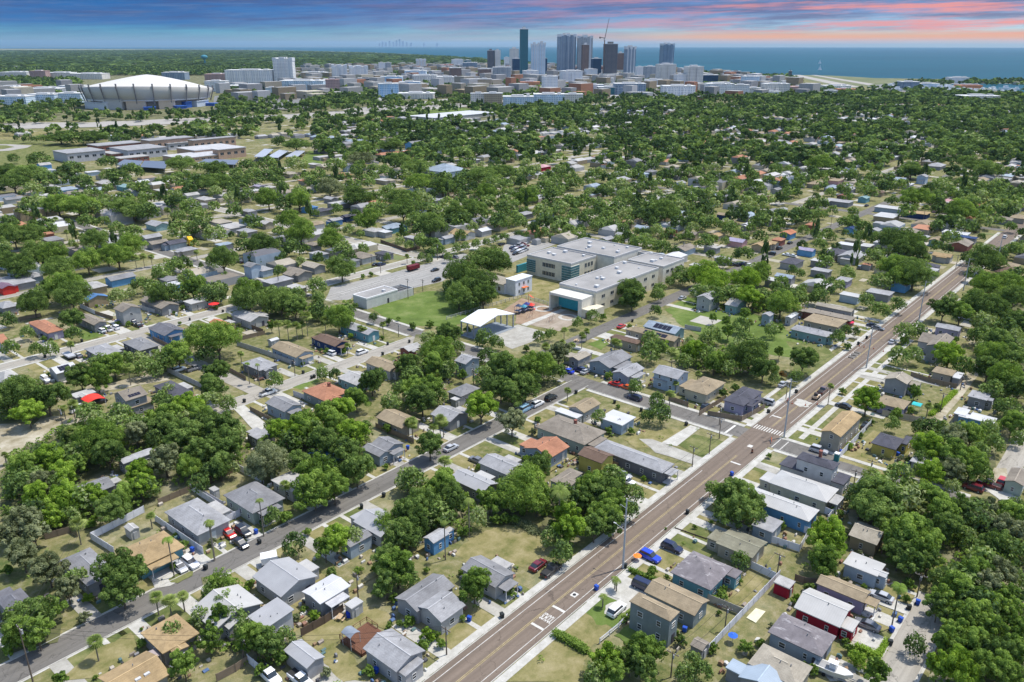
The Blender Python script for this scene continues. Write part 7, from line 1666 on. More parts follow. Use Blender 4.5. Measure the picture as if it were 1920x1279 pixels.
# ---------------------------------------------------------------- downtown blocks: x0,x1,ytop,ybase,colour,desc[,z-depth]
def m_tower(c, glass, ku=3.4, kz=3.3, fr=.5):
    key = ('tower', c, glass, ku, kz, fr)
    if key in MATS: return MATS[key]
    m, nt, p = nodes('tower_facade'); tc = nt.nodes.new('ShaderNodeTexCoord'); sp = nt.nodes.new('ShaderNodeSeparateXYZ'); nt.links.new(tc.outputs['Object'], sp.inputs[0])
    def mt(op, a, b=None):
        n = nt.nodes.new('ShaderNodeMath'); n.operation = op
        for i, q in enumerate((a, b)):
            if q is None: continue
            if isinstance(q, (int, float)): n.inputs[i].default_value = q
            else: nt.links.new(q, n.inputs[i])
        return n.outputs[0]
    s = mt('ADD', sp.outputs['X'], sp.outputs['Y'])
    wx = mt('LESS_THAN', mt('FRACT', mt('DIVIDE', s, ku)), fr + .12); wz = mt('LESS_THAN', mt('FRACT', mt('DIVIDE', sp.outputs['Z'], kz)), fr)
    win = mt('MULTIPLY', wx, wz)
    stripe = mt('LESS_THAN', mt('FRACT', mt('DIVIDE', s, ku * 4.2)), .28)
    n = tnoise(nt, .03, 3); base = nramp(nt, n, [(.3, sc3(c, .85)), (.7, sc3(c, 1.1))])
    base = nmix(nt, mt('MULTIPLY', stripe, .35), base, sc3(glass, 1.6))
    nt.links.new(nmix(nt, win, base, glass), p.inputs['Base Color']); p.inputs['Roughness'].default_value = .6; MATS[key] = m; return m
TWC = {'teal': ((.035, .15, .18), (.03, .12, .15)), 'dblue': ((.02, .06, .12), (.015, .05, .10)), 'blueg': ((.28, .34, .40), (.08, .13, .20)), 'greyb': ((.44, .46, .47), (.10, .13, .17)), 'white': ((.80, .79, .76), (.38, .41, .46)),
       'offw': ((.70, .67, .60), (.32, .32, .33)), 'tan': ((.42, .34, .24), (.20, .16, .12)), 'brown': ((.22, .15, .12), (.09, .07, .07)), 'pink': ((.48, .32, .28), (.22, .16, .16)), 'lblue': ((.62, .70, .76), (.22, .34, .45)), 'dgrey': ((.14, .14, .15), (.05, .055, .07)),
       'orange': ((.50, .22, .12), (.4, .2, .1)), 'red': ((.32, .09, .07), (.2, .1, .1)), 'hosp': ((.50, .64, .74), (.12, .28, .46))}
TW = """
974,990,55,150,teal,slim teal glass tower tallest of the skyline,x
995,1008,84,150,lblue,slender pale blue apartment tower behind the dark blue glass block,w
1008,1022,82,150,lblue,twin pale blue apartment tower next to its slender neighbour,w
1000,1026,110,141,dblue,squat dark blue glass office block,x
1043,1079,66,141,blueg,broad blue-grey striped tower with a white crown,w
1081,1109,69,141,greyb,blue-grey tower with a pale crown behind a brown slab,w
1089,1103,84,142,brown,narrow brown concrete tower in front of the pale crowned tower,x
1107,1127,110,146,dblue,low dark blue glass building beside the striped towers,x
1129,1156,83,148,dgrey,dark tower under construction below the crane,s
1155,1168,100,140,brown,brown slab tower beside the construction tower,x
1168,1190,89,147,blueg,light striped apartment tower right of the crane,w
1235,1262,83,128,blueg,lone striped tower with a dark crown at the bay,w
1205,1230,125,152,greyb,grey mid-rise below the lone bay tower,x
1228,1265,121,158,offw,cream mid-rise with balconies below the lone bay tower,x
914,927,95,135,dgrey,dark grey slab half of the paired towers,x
927,939,95,135,offw,cream half of the paired towers,x
955,973,92,140,offw,cream tower left of the slim teal tower,x
960,975,110,142,dblue,dark blue block at the foot of the slim teal tower,x
924,958,127,156,greyb,wide grey office slab with white end walls,x
945,955,108,128,white,thin white tower behind the wide grey slab,x
979,1010,133,153,white,white apartment block in front of the slim teal tower,x
1015,1046,144,173,white,bright white hotel tower near the tree line,w
896,922,149,166,tan,tan brick block left of the orange roofs,x
883,912,176,196,offw,pale half of the tan apartment pair by the trees,x
908,942,176,197,tan,tan half of the apartment pair by the trees,x
943,1000,182,202,lblue,long white and blue apartment block facing the trees,w
1000,1058,178,198,lblue,long white and blue apartment wing behind the trees,w
1055,1092,178,194,offw,low white townhouses right of the blue apartments,x
708,750,158,183,hosp,left block of the blue hospital with a white frame,w
750,788,154,176,hosp,right block of the blue hospital with a white end wall,x
715,755,144,160,hosp,rear wing of the blue hospital,x
748,815,176,186,offw,low white podium in front of the blue hospital,x
710,723,118,137,white,left tower of a small white pair,w
723,734,118,136,greyb,right tower of a small white pair,w
780,800,112,133,offw,pale tower alone above the brick downtown roofs,w
430,518,132,160,white,very long white apartment slab right of the stadium,w
518,554,111,160,white,white tower rising from the long apartment slab,w
531,612,152,170,lblue,row of blue and white apartments below the white tower,w
568,614,136,150,tan,beige hall with arched windows,x
622,654,124,156,white,white tower with stepped balconies,w
654,693,126,155,white,broad white apartment block beside the stepped tower,w
672,702,147,160,dgrey,dark low hall beside the broad white block,x
389,430,140,157,pink,pink and white block right of the stadium dome,x
389,428,153,172,white,white apartment block at the right foot of the dome,w
309,352,136,150,blueg,blue-grey apartments peeking above the dome,w
430,535,161,168,brown,long low brown hall in front of the apartment slab,x
610,640,150,175,pink,pink tiled theatre block,x
1280,1316,125,166,offw,tall cream hospital tower on the right,x
1262,1290,140,166,white,white block left of the cream hospital tower,x
1316,1345,141,158,dblue,dark blue office block behind the hospital,x
1356,1370,134,148,greyb,pale half of a small bayfront pair,x
1370,1387,134,148,dgrey,dark half of a small bayfront pair,x
1322,1372,158,181,white,long white hospital wing with ribbon windows,x
1372,1402,160,181,white,white hospital wing nearest the trees,x
1388,1421,144,168,lblue,pale blue glass hospital building,w
1400,1424,166,181,offw,low cream block beside the white hospital wing,x
1428,1475,158,181,offw,cream stepped office beside the tree line,x
1425,1460,172,182,white,low white ribbon-windowed block at the tree line,x
1465,1488,153,163,white,small white building below the airfield tower,x
1478,1527,163,175,pink,long pink block below the airfield,x
1540,1590,161,168,white,long white hangar row beside the airfield,x
1567,1600,168,176,orange,orange tiled low building near the airfield,x
1545,1567,170,182,offw,small cream box house among the trees below the airfield,x
1685,1718,154,168,blueg,blue-grey block of marina apartments,w
1718,1755,157,168,lblue,pale blue marina apartments,w
1776,1812,146,156,white,big white boat shed on the far quay,x
1796,1865,181,189,offw,long low white roof among the trees on the right,x
1793,1835,161,169,orange,pink-roofed row beside the marina,x
1092,1130,160,176,white,white museum wing left of the sloping glass,x
1120,1165,164,178,teal,low teal glass pavilion,x
1150,1208,158,178,blueg,sloping blue-grey glass museum building,x
1208,1240,150,164,white,white flat blocks right of the glass museum,x
1240,1300,162,180,white,long white low block with curved front,x
1048,1092,134,160,white,white apartment row at the feet of the striped towers,w
1046,1070,142,156,brown,brown brick block beside the white hotel tower,x
975,1012,155,167,orange,orange scaffolded low roofs,x
800,848,122,131,red,red tiled domed block left of downtown,x
842,866,128,150,brown,brown brick warehouse in the downtown centre,x
868,895,118,133,blueg,teal banded office left of the wide grey slab,x
895,922,130,150,brown,low brown block before the paired towers,x
846,870,112,128,white,white small office tower among brick roofs,x
870,884,113,128,teal,small teal office cube,x
760,800,133,146,lblue,pale blue low office above the hospital,x
775,820,142,158,offw,cream apartment row with dark balconies,x
820,862,145,160,offw,second cream apartment row right of the balcony row,x
592,625,150,158,brown,low brown roofs beside the arched hall,x
500,520,165,175,lblue,small white tents beside the long brown hall,x
1190,1207,126,150,white,slim white block between crane tower and bay tower,x
1127,1150,147,160,offw,cream podium under the construction tower,x
1095,1120,130,148,white,white mid-rise behind the museum,x
0,48,164,182,offw,cream balcony block at the left edge of the picture,w
50,120,167,178,greyb,long grey parking deck left of the stadium,x
118,162,162,174,white,white flat hall touching the stadium,x
0,60,181,197,lblue,first blue and white apartment row left of the stadium,w
60,112,178,194,lblue,second blue and white apartment row left of the stadium,w
112,160,176,193,lblue,third blue and white apartment row left of the stadium,w
8,60,136,148,offw,far cream campus block at the left,x
62,92,134,150,pink,far pink tower block with a blue roof,x
92,140,137,149,offw,far cream hospital row,x
140,200,139,149,offw,far long cream building before the dome,x
1478,1483,133,147,dgrey,thin airfield control tower,x
"""
for ln in TW.strip().splitlines():
    x0, x1, yt, yb, c, desc, top = ln.split(','); x0, x1, yt, yb = float(x0), float(x1), float(yt), float(yb)
    a, b = at(x0, yb), at(x1, yb); cx, cy = (a[0] + b[0]) / 2, (a[1] + b[1]) / 2; wid = math.hypot(b[0] - a[0], b[1] - a[1])
    h = min((abs(proj(cx, cy, q)[1] - yt), q) for q in range(3, 260))[1]
    dep = min(max(wid * .55, 14), 55) if wid > 22 else wid * .9
    ang = TH - math.pi / 2
    if wid > 25 and h > 25 and 'slab' not in desc: ang += .25; wid *= .86
    hd = Vector((cx, cy, 0)).normalized(); t = empty('tower' if h > 45 else 'office_block', (cx + hd.x * dep / 2, cy + hd.y * dep / 2, 0), ang)
    cc, gg = TWC[c]; m = m_tower(cc, gg, 3.4 if wid < 60 else 5.0, 3.3 if h < 60 else 3.6, .5 if c not in ('teal', 'dblue') else .8)
    q = MB(); q.box(-wid / 2, -dep / 2, 0, wid / 2, dep / 2, h)
    if wid > 40:       # bays standing forward of the front
        for k in range(int(wid / 18)): q.box(-wid / 2 + 4 + k * 18, -dep / 2 - 2.0, 0, -wid / 2 + 12 + k * 18, -dep / 2 + .5, h - 2.5)
    q.build('wall', m, t)
    q = MB(); rc = (.62, .62, .60) if c not in ('orange', 'red', 'pink') else TWC[c][0]
    q.box(-wid / 2 - .6, -dep / 2 - .6, h, wid / 2 + .6, dep / 2 + .6, h + 1.2); q.build('roof', m_plain(rc, .7, .1), t)
    q = MB(); q.box(-wid * .22, -dep * .2, h + 1.2, wid * .18, dep * .25, h + 1.2 + min(6, max(2.2, h * .06)))
    if wid > 50: q.box(wid * .28, -dep * .2, h + 1.2, wid * .38, dep * .1, h + 3.6)
    q.build('rooftop_plant', m_plain((.5, .5, .5) if c != 'dgrey' else (.15, .15, .15), .8), t)
    if top == 'w' and h > 40:
        q = MB(); q.box(-wid / 2 - .8, -dep / 2 - .8, h - 5, -wid / 2 + wid * .18, dep / 2 + .8, h + 3.5); q.box(wid / 2 - wid * .18, -dep / 2 - .8, h - 5, wid / 2 + .8, dep / 2 + .8, h + 3.5); q.box(-wid * .12, -dep / 2 - .8, h - 5, wid * .12, dep / 2 + .8, h + 4); q.build('crown', m_plain((.60, .62, .64), .6), t)
        for s in (-.34, 0, .34):
            q = MB(); q.box(wid * s - wid * .05, -dep / 2 - .5, 0, wid * s + wid * .05, -dep / 2 + .2, h - 1); q.build('facade_fin', m_plain((.52, .55, .58), .6), t)
    if h > 70: q = MB(); q.box(-wid * .75, -dep * .8, 0, wid * .7, dep * .7, 16); q.build('podium', m_tower(*TWC['offw'], 5.0, 3.3, .5), t)
    reg(t, desc, 'tower' if h > 45 else 'building', (cx, cy), 'city centre buildings', full=desc)
    RECTS.append((cx - wid / 2, cy - wid / 2, cx + wid / 2, cy + wid / 2))
# crane
b = at(1131, 148); t = empty('tower_crane', (b[0], b[1], 0)); m = m_plain((.20, .14, .12), .7)
zt = [q for q in range(20, 400) if proj(b[0], b[1], q)[1] < 74][0]; rt = Vector((math.sin(TH), -math.cos(TH), 0)); D = math.hypot(*b)
q = MB(); q.cyl((0, 0, 0), (0, 0, zt), 1.6, 1.6, 4); q.build('mast', m, t)
dx = 6.5 / F * D; dz = 34 / F * D; q = MB(); q.cyl((0, 0, zt), (rt.x * dx, rt.y * dx, zt + dz), 1.2, .6, 4); q.build('jib', m, t)
q = MB(); q.cyl((0, 0, zt + 3), (-rt.x * 14, -rt.y * 14, zt + 6), 1.2, 1.2, 4); q.box(-rt.x * 14 - 2, -rt.y * 14 - 2, zt + 2, -rt.x * 14 + 2, -rt.y * 14 + 2, zt + 7); q.build('counter_jib', m, t)
q = MB(); q.box(-2, -2, zt - 3, 2, 2, zt + 2); q.build('cab', m_plain((.5, .5, .5)), t)
reg(t, '', 'crane', b, full='luffing tower crane raised above the dark tower under construction')
b = at(385, 124); t = empty('water_tower', (b[0], b[1], 0)); m = m_plain((.05, .22, .28), .6); q = MB(); q.cyl((0, 0, 0), (0, 0, 34), 4, 4, 10); q.build('column', m, t)
q = MB(); q.rings([(2, 30), (13, 36), (17, 42), (15, 48), (8, 52), (.5, 53)], 16); q.build('tank', m, t); reg(t, '', 'water tower', b, full='teal water tower rising from the far woods beyond the stadium')
def sail(x, y, s, full):
    b = at(x, y, -1.9); t = empty('sailing_boat', (b[0], b[1], -1.9)); q = loft([(-5 * s, [(-1.5 * s, 0), (1.5 * s, 0), (1.6 * s, 1.5 * s), (-1.6 * s, 1.5 * s)]), (2 * s, [(-1.4 * s, 0), (1.4 * s, 0), (1.5 * s, 1.6 * s), (-1.5 * s, 1.6 * s)]), (6 * s, [(-.1, .8 * s), (.1, .8 * s), (.1, 1.8 * s), (-.1, 1.8 * s)])]); q.build('hull', m_plain((.7, .7, .7)), t)
    t.rotation_euler = (0, 0, TH - math.pi / 2); q = MB(); q.cyl((0, 0, 1), (0, 0, 15 * s), .2 * s, n=5); q.build('mast', m_plain((.6, .6, .6)), t); q = MB(); q.add([(-4.5 * s, 0, 2 * s), (-.2 * s, .1, 2 * s), (-.2 * s, 0, 14 * s), (4.5 * s, 0, 2 * s), (.4 * s, .1, 13 * s)], [(0, 1, 2), (1, 3, 4)]); q.build('sail', m_plain((.8, .8, .8), .6), t); reg(t, '', 'sailing boat', b, full=full)
sail(1537, 119.5, 1.6, 'white sailing boat farther out on the bay'); sail(1537, 131.5, 1.5, 'white sailing boat nearer the airfield shore')
_h = loft([(-6, [(-2, 0), (2, 0), (2.2, 2.4), (-2.2, 2.4)]), (2, [(-1.8, 0), (1.8, 0), (2, 2.6), (-2, 2.6)]), (7, [(-.2, .8), (.2, .8), (.2, 3), (-.2, 3)])]).mesh('hull', m_plain((.78, .78, .76), .4, .05)); _q = MB(); _q.box(-3, -1.3, 2.4, 1.5, 1.3, 5.0); _q = _q.mesh('cabin', m_plain((.72, .74, .76), .4))
_rb = random.Random(4)
for k in range(64):
    x = _rb.uniform(1660, 1915); y = 161 + (x - 1660) * .045 + _rb.uniform(-3, 9)
    b = at(x, y, 0); t = empty('moored_boat', (b[0], b[1], .3), _rb.choice((0, 1.57)) + TH); s = _rb.uniform(1.0, 2.2); t.scale = (s, s, s); link('hull', _h, t); link('cabin', _q, t)
    reg(t, '', 'boat', b, 'boats moored in the marina', full='white motor boat moored among the others in the marina basin')
# skyline across the bay and far ships
for k, (x, yt, w_) in enumerate(((712, 82, 3), (718, 79.5, 3), (724, 81, 4), (731, 78.5, 3), (738, 80, 3), (744, 77.5, 3), (750, 75.5, 3), (756, 79, 4), (763, 80.5, 3), (771, 81.5, 4), (795, 81.8, 3), (820, 82, 4))):
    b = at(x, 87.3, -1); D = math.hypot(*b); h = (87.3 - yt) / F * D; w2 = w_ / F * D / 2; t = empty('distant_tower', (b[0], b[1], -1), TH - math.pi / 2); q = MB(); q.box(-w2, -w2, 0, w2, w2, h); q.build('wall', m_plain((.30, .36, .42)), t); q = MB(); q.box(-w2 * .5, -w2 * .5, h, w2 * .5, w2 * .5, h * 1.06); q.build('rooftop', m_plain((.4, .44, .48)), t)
    reg(t, 'hazy high-rise across the bay', 'high-rise', b, 'hazy skyline across the bay', full='%s hazy high-rise of the far shore counted from the left' % ('first', 'second', 'third', 'fourth', 'fifth', 'sixth', 'seventh', 'eighth', 'ninth', 'tenth', 'eleventh', 'twelfth')[k])
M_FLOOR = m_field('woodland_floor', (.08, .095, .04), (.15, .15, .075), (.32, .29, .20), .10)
# ---------------------------------------------------------------- massed far houses and far canopy
RN = np.random.default_rng(77)
RA = np.array([(r[0], r[1], r[2], r[3]) for r in RECTS])
def inpoly(px, py, poly):
    c = np.zeros(len(px), bool); n = len(poly); j = n - 1
    for i in range(n):
        xi, yi = poly[i]; xj, yj = poly[j]
        k = ((yi > py) != (yj > py)) & (px < (xj - xi) * (py - yi) / (yj - yi + 1e-12) + xi); c ^= k; j = i
    return c
OPEN = [  # picture areas with no trees or houses added
 [(690, 610), (600, 565), (600, 535), (640, 515), (800, 482), (880, 462), (960, 455), (1010, 445), (1330, 500), (1300, 560), (1080, 665), (1000, 665), (850, 640)],
 [(-80, 250), (150, 255), (170, 275), (120, 305), (60, 325), (-80, 325)], [(90, 262), (600, 255), (600, 320), (230, 335), (100, 310)],
 [(-80, 232), (330, 224), (700, 206), (960, 186), (962, 191), (700, 212), (330, 232), (-80, 243)],
 [(1476, 139), (1700, 148), (1700, 156), (1612, 167), (1520, 160)], [(150, 140), (410, 140), (410, 208), (150, 213)],
 [(1780, 158), (1925, 158), (1925, 177), (1820, 173)], [(1340, 560), (1500, 560), (1620, 650), (1540, 700), (1350, 640)]]
URB = [(-80, 162), (150, 165), (400, 140), (430, 150), (620, 122), (860, 118), (1050, 122), (1300, 136), (1480, 150), (1540, 176), (1060, 196), (940, 203), (850, 196), (700, 192), (640, 192), (400, 196), (160, 198), (-80, 198)]
COASTP = coast_px
def land_row(px): return np.interp(px, [c[0] for c in COASTP], [c[1] for c in COASTP])
def road_hit(U, V, pad):
    hit = np.zeros(len(U), bool)
    for v, hw, a, b, _ in STREETS_V: hit |= (np.abs(V - v) < hw + pad) & (U > a) & (U < b)
    for u, hw, a, b, _ in STREETS_U: hit |= (np.abs(U - u) < hw + pad) & (V > a) & (V < b)
    return hit
def rect_hit(U, V, pad):
    hit = np.zeros(len(U), bool)
    for a, b, c, d in RA: hit |= (U > a - pad) & (U < c + pad) & (V > b - pad) & (V < d + pad)
    return hit
def grid_pts(dmin, dmax, s):
    """jittered grid in world coordinates inside the view fan"""
    ax = np.arange(-dmax, dmax, s); U, V = np.meshgrid(np.arange(-dmax * .4, dmax, s), ax); U = U.ravel(); V = V.ravel()
    b = U * math.cos(TH) + V * math.sin(TH); k = (b > dmin * .9) & (np.hypot(U, V) < dmax); U, V = U[k], V[k]
    U = U + RN.uniform(-.42, .42, len(U)) * s; V = V + RN.uniform(-.42, .42, len(V)) * s
    x, y, dep = projn(np.stack([U, V, np.full(len(U), 4.)], 1)); D = np.hypot(U, V)
    k = (dep > 10) & (x > -70) & (x < 1990) & (D > dmin) & (D < dmax) & (y > land_row(x) + 1.5)
    return U[k], V[k], x[k], y[k], D[k]
# --- far houses: one mass, gable and flat roofs
HV = []; HF = []; HC = []
ROOFC = np.array([PAL[c] for c in ('ltgrey', 'grey', 'pale', 'beige', 'tan', 'white', 'offwhite', 'taupe', 'bluegrey', 'ltgrey', 'offwhite', 'terracotta', 'dkgrey', 'beige', 'pale')])
WALLC = np.array([PAL[c] for c in ('offwhite', 'beige', 'cream', 'ltblue', 'grey', 'white', 'tan', 'ltgrey')])
def add_mass_houses(U, V, W, Dp, Z, rc, wc, gable):
    n = len(U); o = sum(len(h) for h in HV) if HV else 0
    x0, x1, y0, y1 = U - W / 2, U + W / 2, V - Dp / 2, V + Dp / 2; rise = np.where(gable, Dp / 2 * .32, .2); i2 = np.where(gable, .5, .0)
    P = np.zeros((n, 10, 3))
    for k, (a, b) in enumerate(((x0, y0), (x1, y0), (x1, y1), (x0, y1))):
        P[:, k] = np.stack([a, b, np.zeros(n)], 1); P[:, 4 + k] = np.stack([a, b, Z], 1)
    P[:, 8] = np.stack([np.where(gable, x0 + W * .12, x0), (y0 + y1) / 2, Z + rise], 1); P[:, 9] = np.stack([np.where(gable, x1 - W * .12, x1), (y0 + y1) / 2, Z + rise], 1)
    f = np.array([(0, 1, 5, 4), (1, 2, 6, 5), (2, 3, 7, 6), (3, 0, 4, 7), (4, 5, 9, 8), (6, 7, 8, 9), (5, 6, 9, 9), (7, 4, 8, 8)])
    HV.append(P.reshape(-1, 3)); HF.append((f[None] + (np.arange(n) * 10)[:, None, None] + o).reshape(-1, 4))
    c = np.zeros((n, 8, 3)); c[:, :4] = wc[:, None]; c[:, 4:] = rc[:, None]; c[:, :4] *= .9; HC.append(c.reshape(-1, 3))
hu, hv_ = [], []
for v0 in list(range(-1400, -60, 66)) + [-12, 42, 102, 116, 176, 240, 258, 306, 352, 392, 440, 476, 524, 560] + list(range(610, 2400, 66)):
    for s in (-14, 14):
        us = np.arange(60, 1900, 16.5) + RN.uniform(-2, 2, len(np.arange(60, 1900, 16.5))); hu.append(us); hv_.append(np.full(len(us), v0 + s) + RN.uniform(-2.5, 2.5, len(us)))
U, V = np.concatenate(hu), np.concatenate(hv_); D = np.hypot(U, V)
x, y, dep = projn(np.stack([U, V, np.full(len(U), 3.)], 1))
k = (dep > 10) & (x > -60) & (x < 1980) & (D > 300) & (D < 1900) & (y > 196) & (y < 545) & ~((x < 640) & (y < 250)) & ~((x < 1000) & (y < 222))
k &= ~inpoly(x, y, OPEN[0])
for P_ in OPEN[1:]: k &= ~inpoly(x, y, P_)
k &= RN.random(len(U)) < .93
U, V, D = U[k], V[k], D[k]; k = ~rect_hit(U, V, 8.5) & ~road_hit(U, V, 6); U, V, D = U[k], V[k], D[k]
n = len(U); W = RN.uniform(9, 15, n); Dp = RN.uniform(8, 11.5, n)
add_mass_houses(U, V, W, Dp, RN.uniform(2.8, 3.6, n) + (RN.random(n) < .08) * 2.6, ROOFC[RN.integers(len(ROOFC), size=n)] * RN.uniform(.8, 1.1, n)[:, None], WALLC[RN.integers(len(WALLC), size=n)], RN.random(n) < .7)
MU, MVv = U, V
# sheds and carports behind the houses
k = RN.random(n) < .6; m_ = k.sum(); add_mass_houses(U[k] + RN.uniform(-8, 8, m_), V[k] + RN.choice([-9, 9], m_) , RN.uniform(3, 6, m_), RN.uniform(3, 5, m_), RN.uniform(2.2, 2.8, m_), ROOFC[RN.integers(len(ROOFC), size=m_)], WALLC[RN.integers(len(WALLC), size=m_)], RN.random(m_) < .3)
# pale roofs scattered through the far woods and the low city blocks
U, V, x, y, D = grid_pts(1650, 13000, 58)
urb = inpoly(x, y, URB); p = np.where(urb, .85, np.where(D < 3500, .16, .10)) * np.where(x > 1480, .6, 1)
k = (RN.random(len(U)) < p)
for P_ in OPEN[1:]: k &= ~inpoly(x, y, P_)
U, V, x, y, D, urb = U[k], V[k], x[k], y[k], D[k], urb[k]; k = ~rect_hit(U, V, 12); U, V, x, y, D, urb = U[k], V[k], x[k], y[k], D[k], urb[k]; n = len(U)
cw = np.array([PAL[c] for c in ('white', 'offwhite', 'pale', 'beige', 'ltgrey', 'tan', 'white', 'tan', 'cream', 'offwhite', 'ltgrey', 'terracotta')]); ci = RN.integers(len(cw), size=n)
add_mass_houses(U, V, np.where(urb, RN.uniform(16, 44, n), RN.uniform(10, 24, n)), np.where(urb, RN.uniform(16, 34, n), RN.uniform(9, 18, n)), np.where(urb, RN.uniform(5, 26, n) * np.where(D > 3800, .5, 1), RN.uniform(4, 9, n)), np.where(RN.random(n)[:, None] < .75, cw[RN.integers(3, size=n)] * .85, cw[ci]), cw[ci] * .9, np.zeros(n, bool))
HVv = np.concatenate(HV); HFf = np.concatenate(HF); HCc = np.concatenate(HC)
m, nt, p = nodes('massed_roofs_and_walls'); a = nt.nodes.new('ShaderNodeAttribute'); a.attribute_name = 'col'; q = tnoise(nt, .25, 4, .65)
nt.links.new(nmix(nt, .6, a.outputs['Color'], nramp(nt, q, [(.3, (.66, .66, .66)), (.7, (1, 1, 1))]), 'MULTIPLY'), p.inputs['Base Color'])
HFt = np.concatenate([HFf[:, [0, 1, 2]], HFf[:, [0, 2, 3]][HFf[:, 2] != HFf[:, 3]]]); HCt = np.concatenate([HCc, HCc[HFf[:, 2] != HFf[:, 3]]])
o = link('distant_houses', fastmesh('distant_houses', HVv, HFt, m, col=HCt)); struct(o, 'stuff', 'small pale roofs of the distant neighbourhood and low city blocks among the trees')
# pale yards and drives showing between the far crowns
YV = []; YC = []
def yards(U, V, w, c):
    n = len(U); P = np.zeros((n, 4, 3)); 
    for k, (a, b) in enumerate(((-1, -1), (1, -1), (1, 1), (-1, 1))): P[:, k] = np.stack([U + a * w[:, 0] / 2, V + b * w[:, 1] / 2, RN.uniform(.04, .12, n)], 1)
    YV.append(P.reshape(-1, 3)); YC.append(c)
U, V, x, y, D = grid_pts(290, 1500, 15); k = (RN.random(len(U)) < .8) & ~road_hit(U, V, 1) & ~inpoly(x, y, OPEN[0]) & ~inpoly(x, y, OPEN[1]) & ~inpoly(x, y, OPEN[-1]); U, V = U[k], V[k]; n = len(U)
yc = np.array([(.46, .43, .37), (.40, .36, .28), (.30, .27, .17), (.36, .33, .24), (.16, .19, .07), (.14, .17, .06), (.42, .40, .35), (.50, .48, .42), (.28, .25, .15)])
yards(U, V, RN.uniform(2.4, 10, (n, 2)), yc[RN.integers(len(yc), size=n)])
YVv = np.concatenate(YV); o = link('distant_yards', fastmesh('distant_yards', YVv, np.arange(len(YVv)).reshape(-1, 4), m, col=np.concatenate(YC))); struct(o, 'stuff', 'pale yards, drives and lawns between the distant houses')

# --- woods and undergrowth close by, clutter in the yards
WOODS = [('b0', [(150, 330), (700, 60), (1300, -20), (1900, 0), (1900, 420), (1400, 800), (1000, 960), (640, 1060), (400, 1050), (0, 1100), (0, 560)]),
 ('b1', [(0, 0), (330, 100), (420, 380), (640, 240), (1500, 130), (1560, 450), (1350, 640), (900, 850), (640, 560), (350, 480), (0, 600)]),
 ('c4', [(1060, 480), (1250, -200), (1920, -250), (1980, 1243), (1060, 1300), (1180, 900), (1230, 700)]),
 ('b4', [(900, 280), (1200, 120), (1700, 120), (1650, 450), (1350, 620), (900, 560)]), ('b4', [(340, 700), (560, 590), (820, 650), (1450, 780), (1980, 900), (1980, 1240), (700, 1240), (760, 1080), (350, 980)]),
 ('a4', [(1400, 150), (1980, 0), (1980, 1000), (1650, 1000), (1500, 700), (1480, 420)]),
 ('b2', [(0, 650), (400, 500), (560, 700), (900, 560), (1300, 640), (1900, 560), (1900, 850), (1500, 1200), (1300, 1100), (1200, 850), (700, 900), (500, 1050), (200, 1150), (0, 1200)]),
 ('a2', [(100, 420), (480, 420), (500, 640), (350, 900), (0, 1050), (0, 700)]), ('a2', [(650, 700), (1400, 600), (1400, 820), (1200, 960), (720, 960)]), ('a3', [(250, 560), (1300, 500), (1480, 700), (1250, 800), (800, 760)]),
 ('a0', [(0, 900), (500, 880), (560, 1000), (300, 1230), (0, 1230)]), ('a0', [(640, 760), (1500, 640), (1560, 720), (900, 880)]), ('c0', [(0, 640), (550, 600), (520, 900), (100, 980)]),
 ('c1', [(0, 300), (250, 280), (420, 650), (820, 830), (600, 1100), (300, 1000), (0, 900)]), ('a3', [(1200, 200), (1560, 60), (1800, 60), (1500, 300)]), ('a1', [(500, 0), (1340, 150), (1340, 330), (900, 300), (560, 280)])]
UG = []; MT = []
for rg_, ps in WOODS:
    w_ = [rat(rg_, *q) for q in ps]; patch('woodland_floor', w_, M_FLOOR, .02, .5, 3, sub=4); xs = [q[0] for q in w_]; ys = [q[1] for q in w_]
    for s, L_, pr in ((2.7, UG, .55), (5.6, MT, .42)):
        U, V = np.meshgrid(np.arange(min(xs), max(xs), s), np.arange(min(ys), max(ys), s)); U = U.ravel() + RN.uniform(-s * .45, s * .45, U.size); V = V.ravel() + RN.uniform(-s * .45, s * .45, V.size)
        k = inpoly(U, V, w_) & (RN.random(len(U)) < pr); k[k] &= ~rect_hit(U[k], V[k], .9 if s < 3 else 2.2) & ~road_hit(U[k], V[k], 1.6); L_.append(np.stack([U[k], V[k]], 1))
UG = np.concatenate(UG); MT = np.concatenate(MT)
ex = grid_pts(60, 340, 5.0); k = (RN.random(len(ex[0])) < .20); ex = np.stack([ex[0][k], ex[1][k]], 1); ex = ex[~rect_hit(ex[:, 0], ex[:, 1], .6) & ~road_hit(ex[:, 0], ex[:, 1], 3.2)]; 
xx, yy, _ = projn(np.stack([ex[:, 0], ex[:, 1], np.zeros(len(ex))], 1))
for P_ in (OPEN[0],): ex = ex[~inpoly(xx, yy, P_)]
CV = []; CT = []
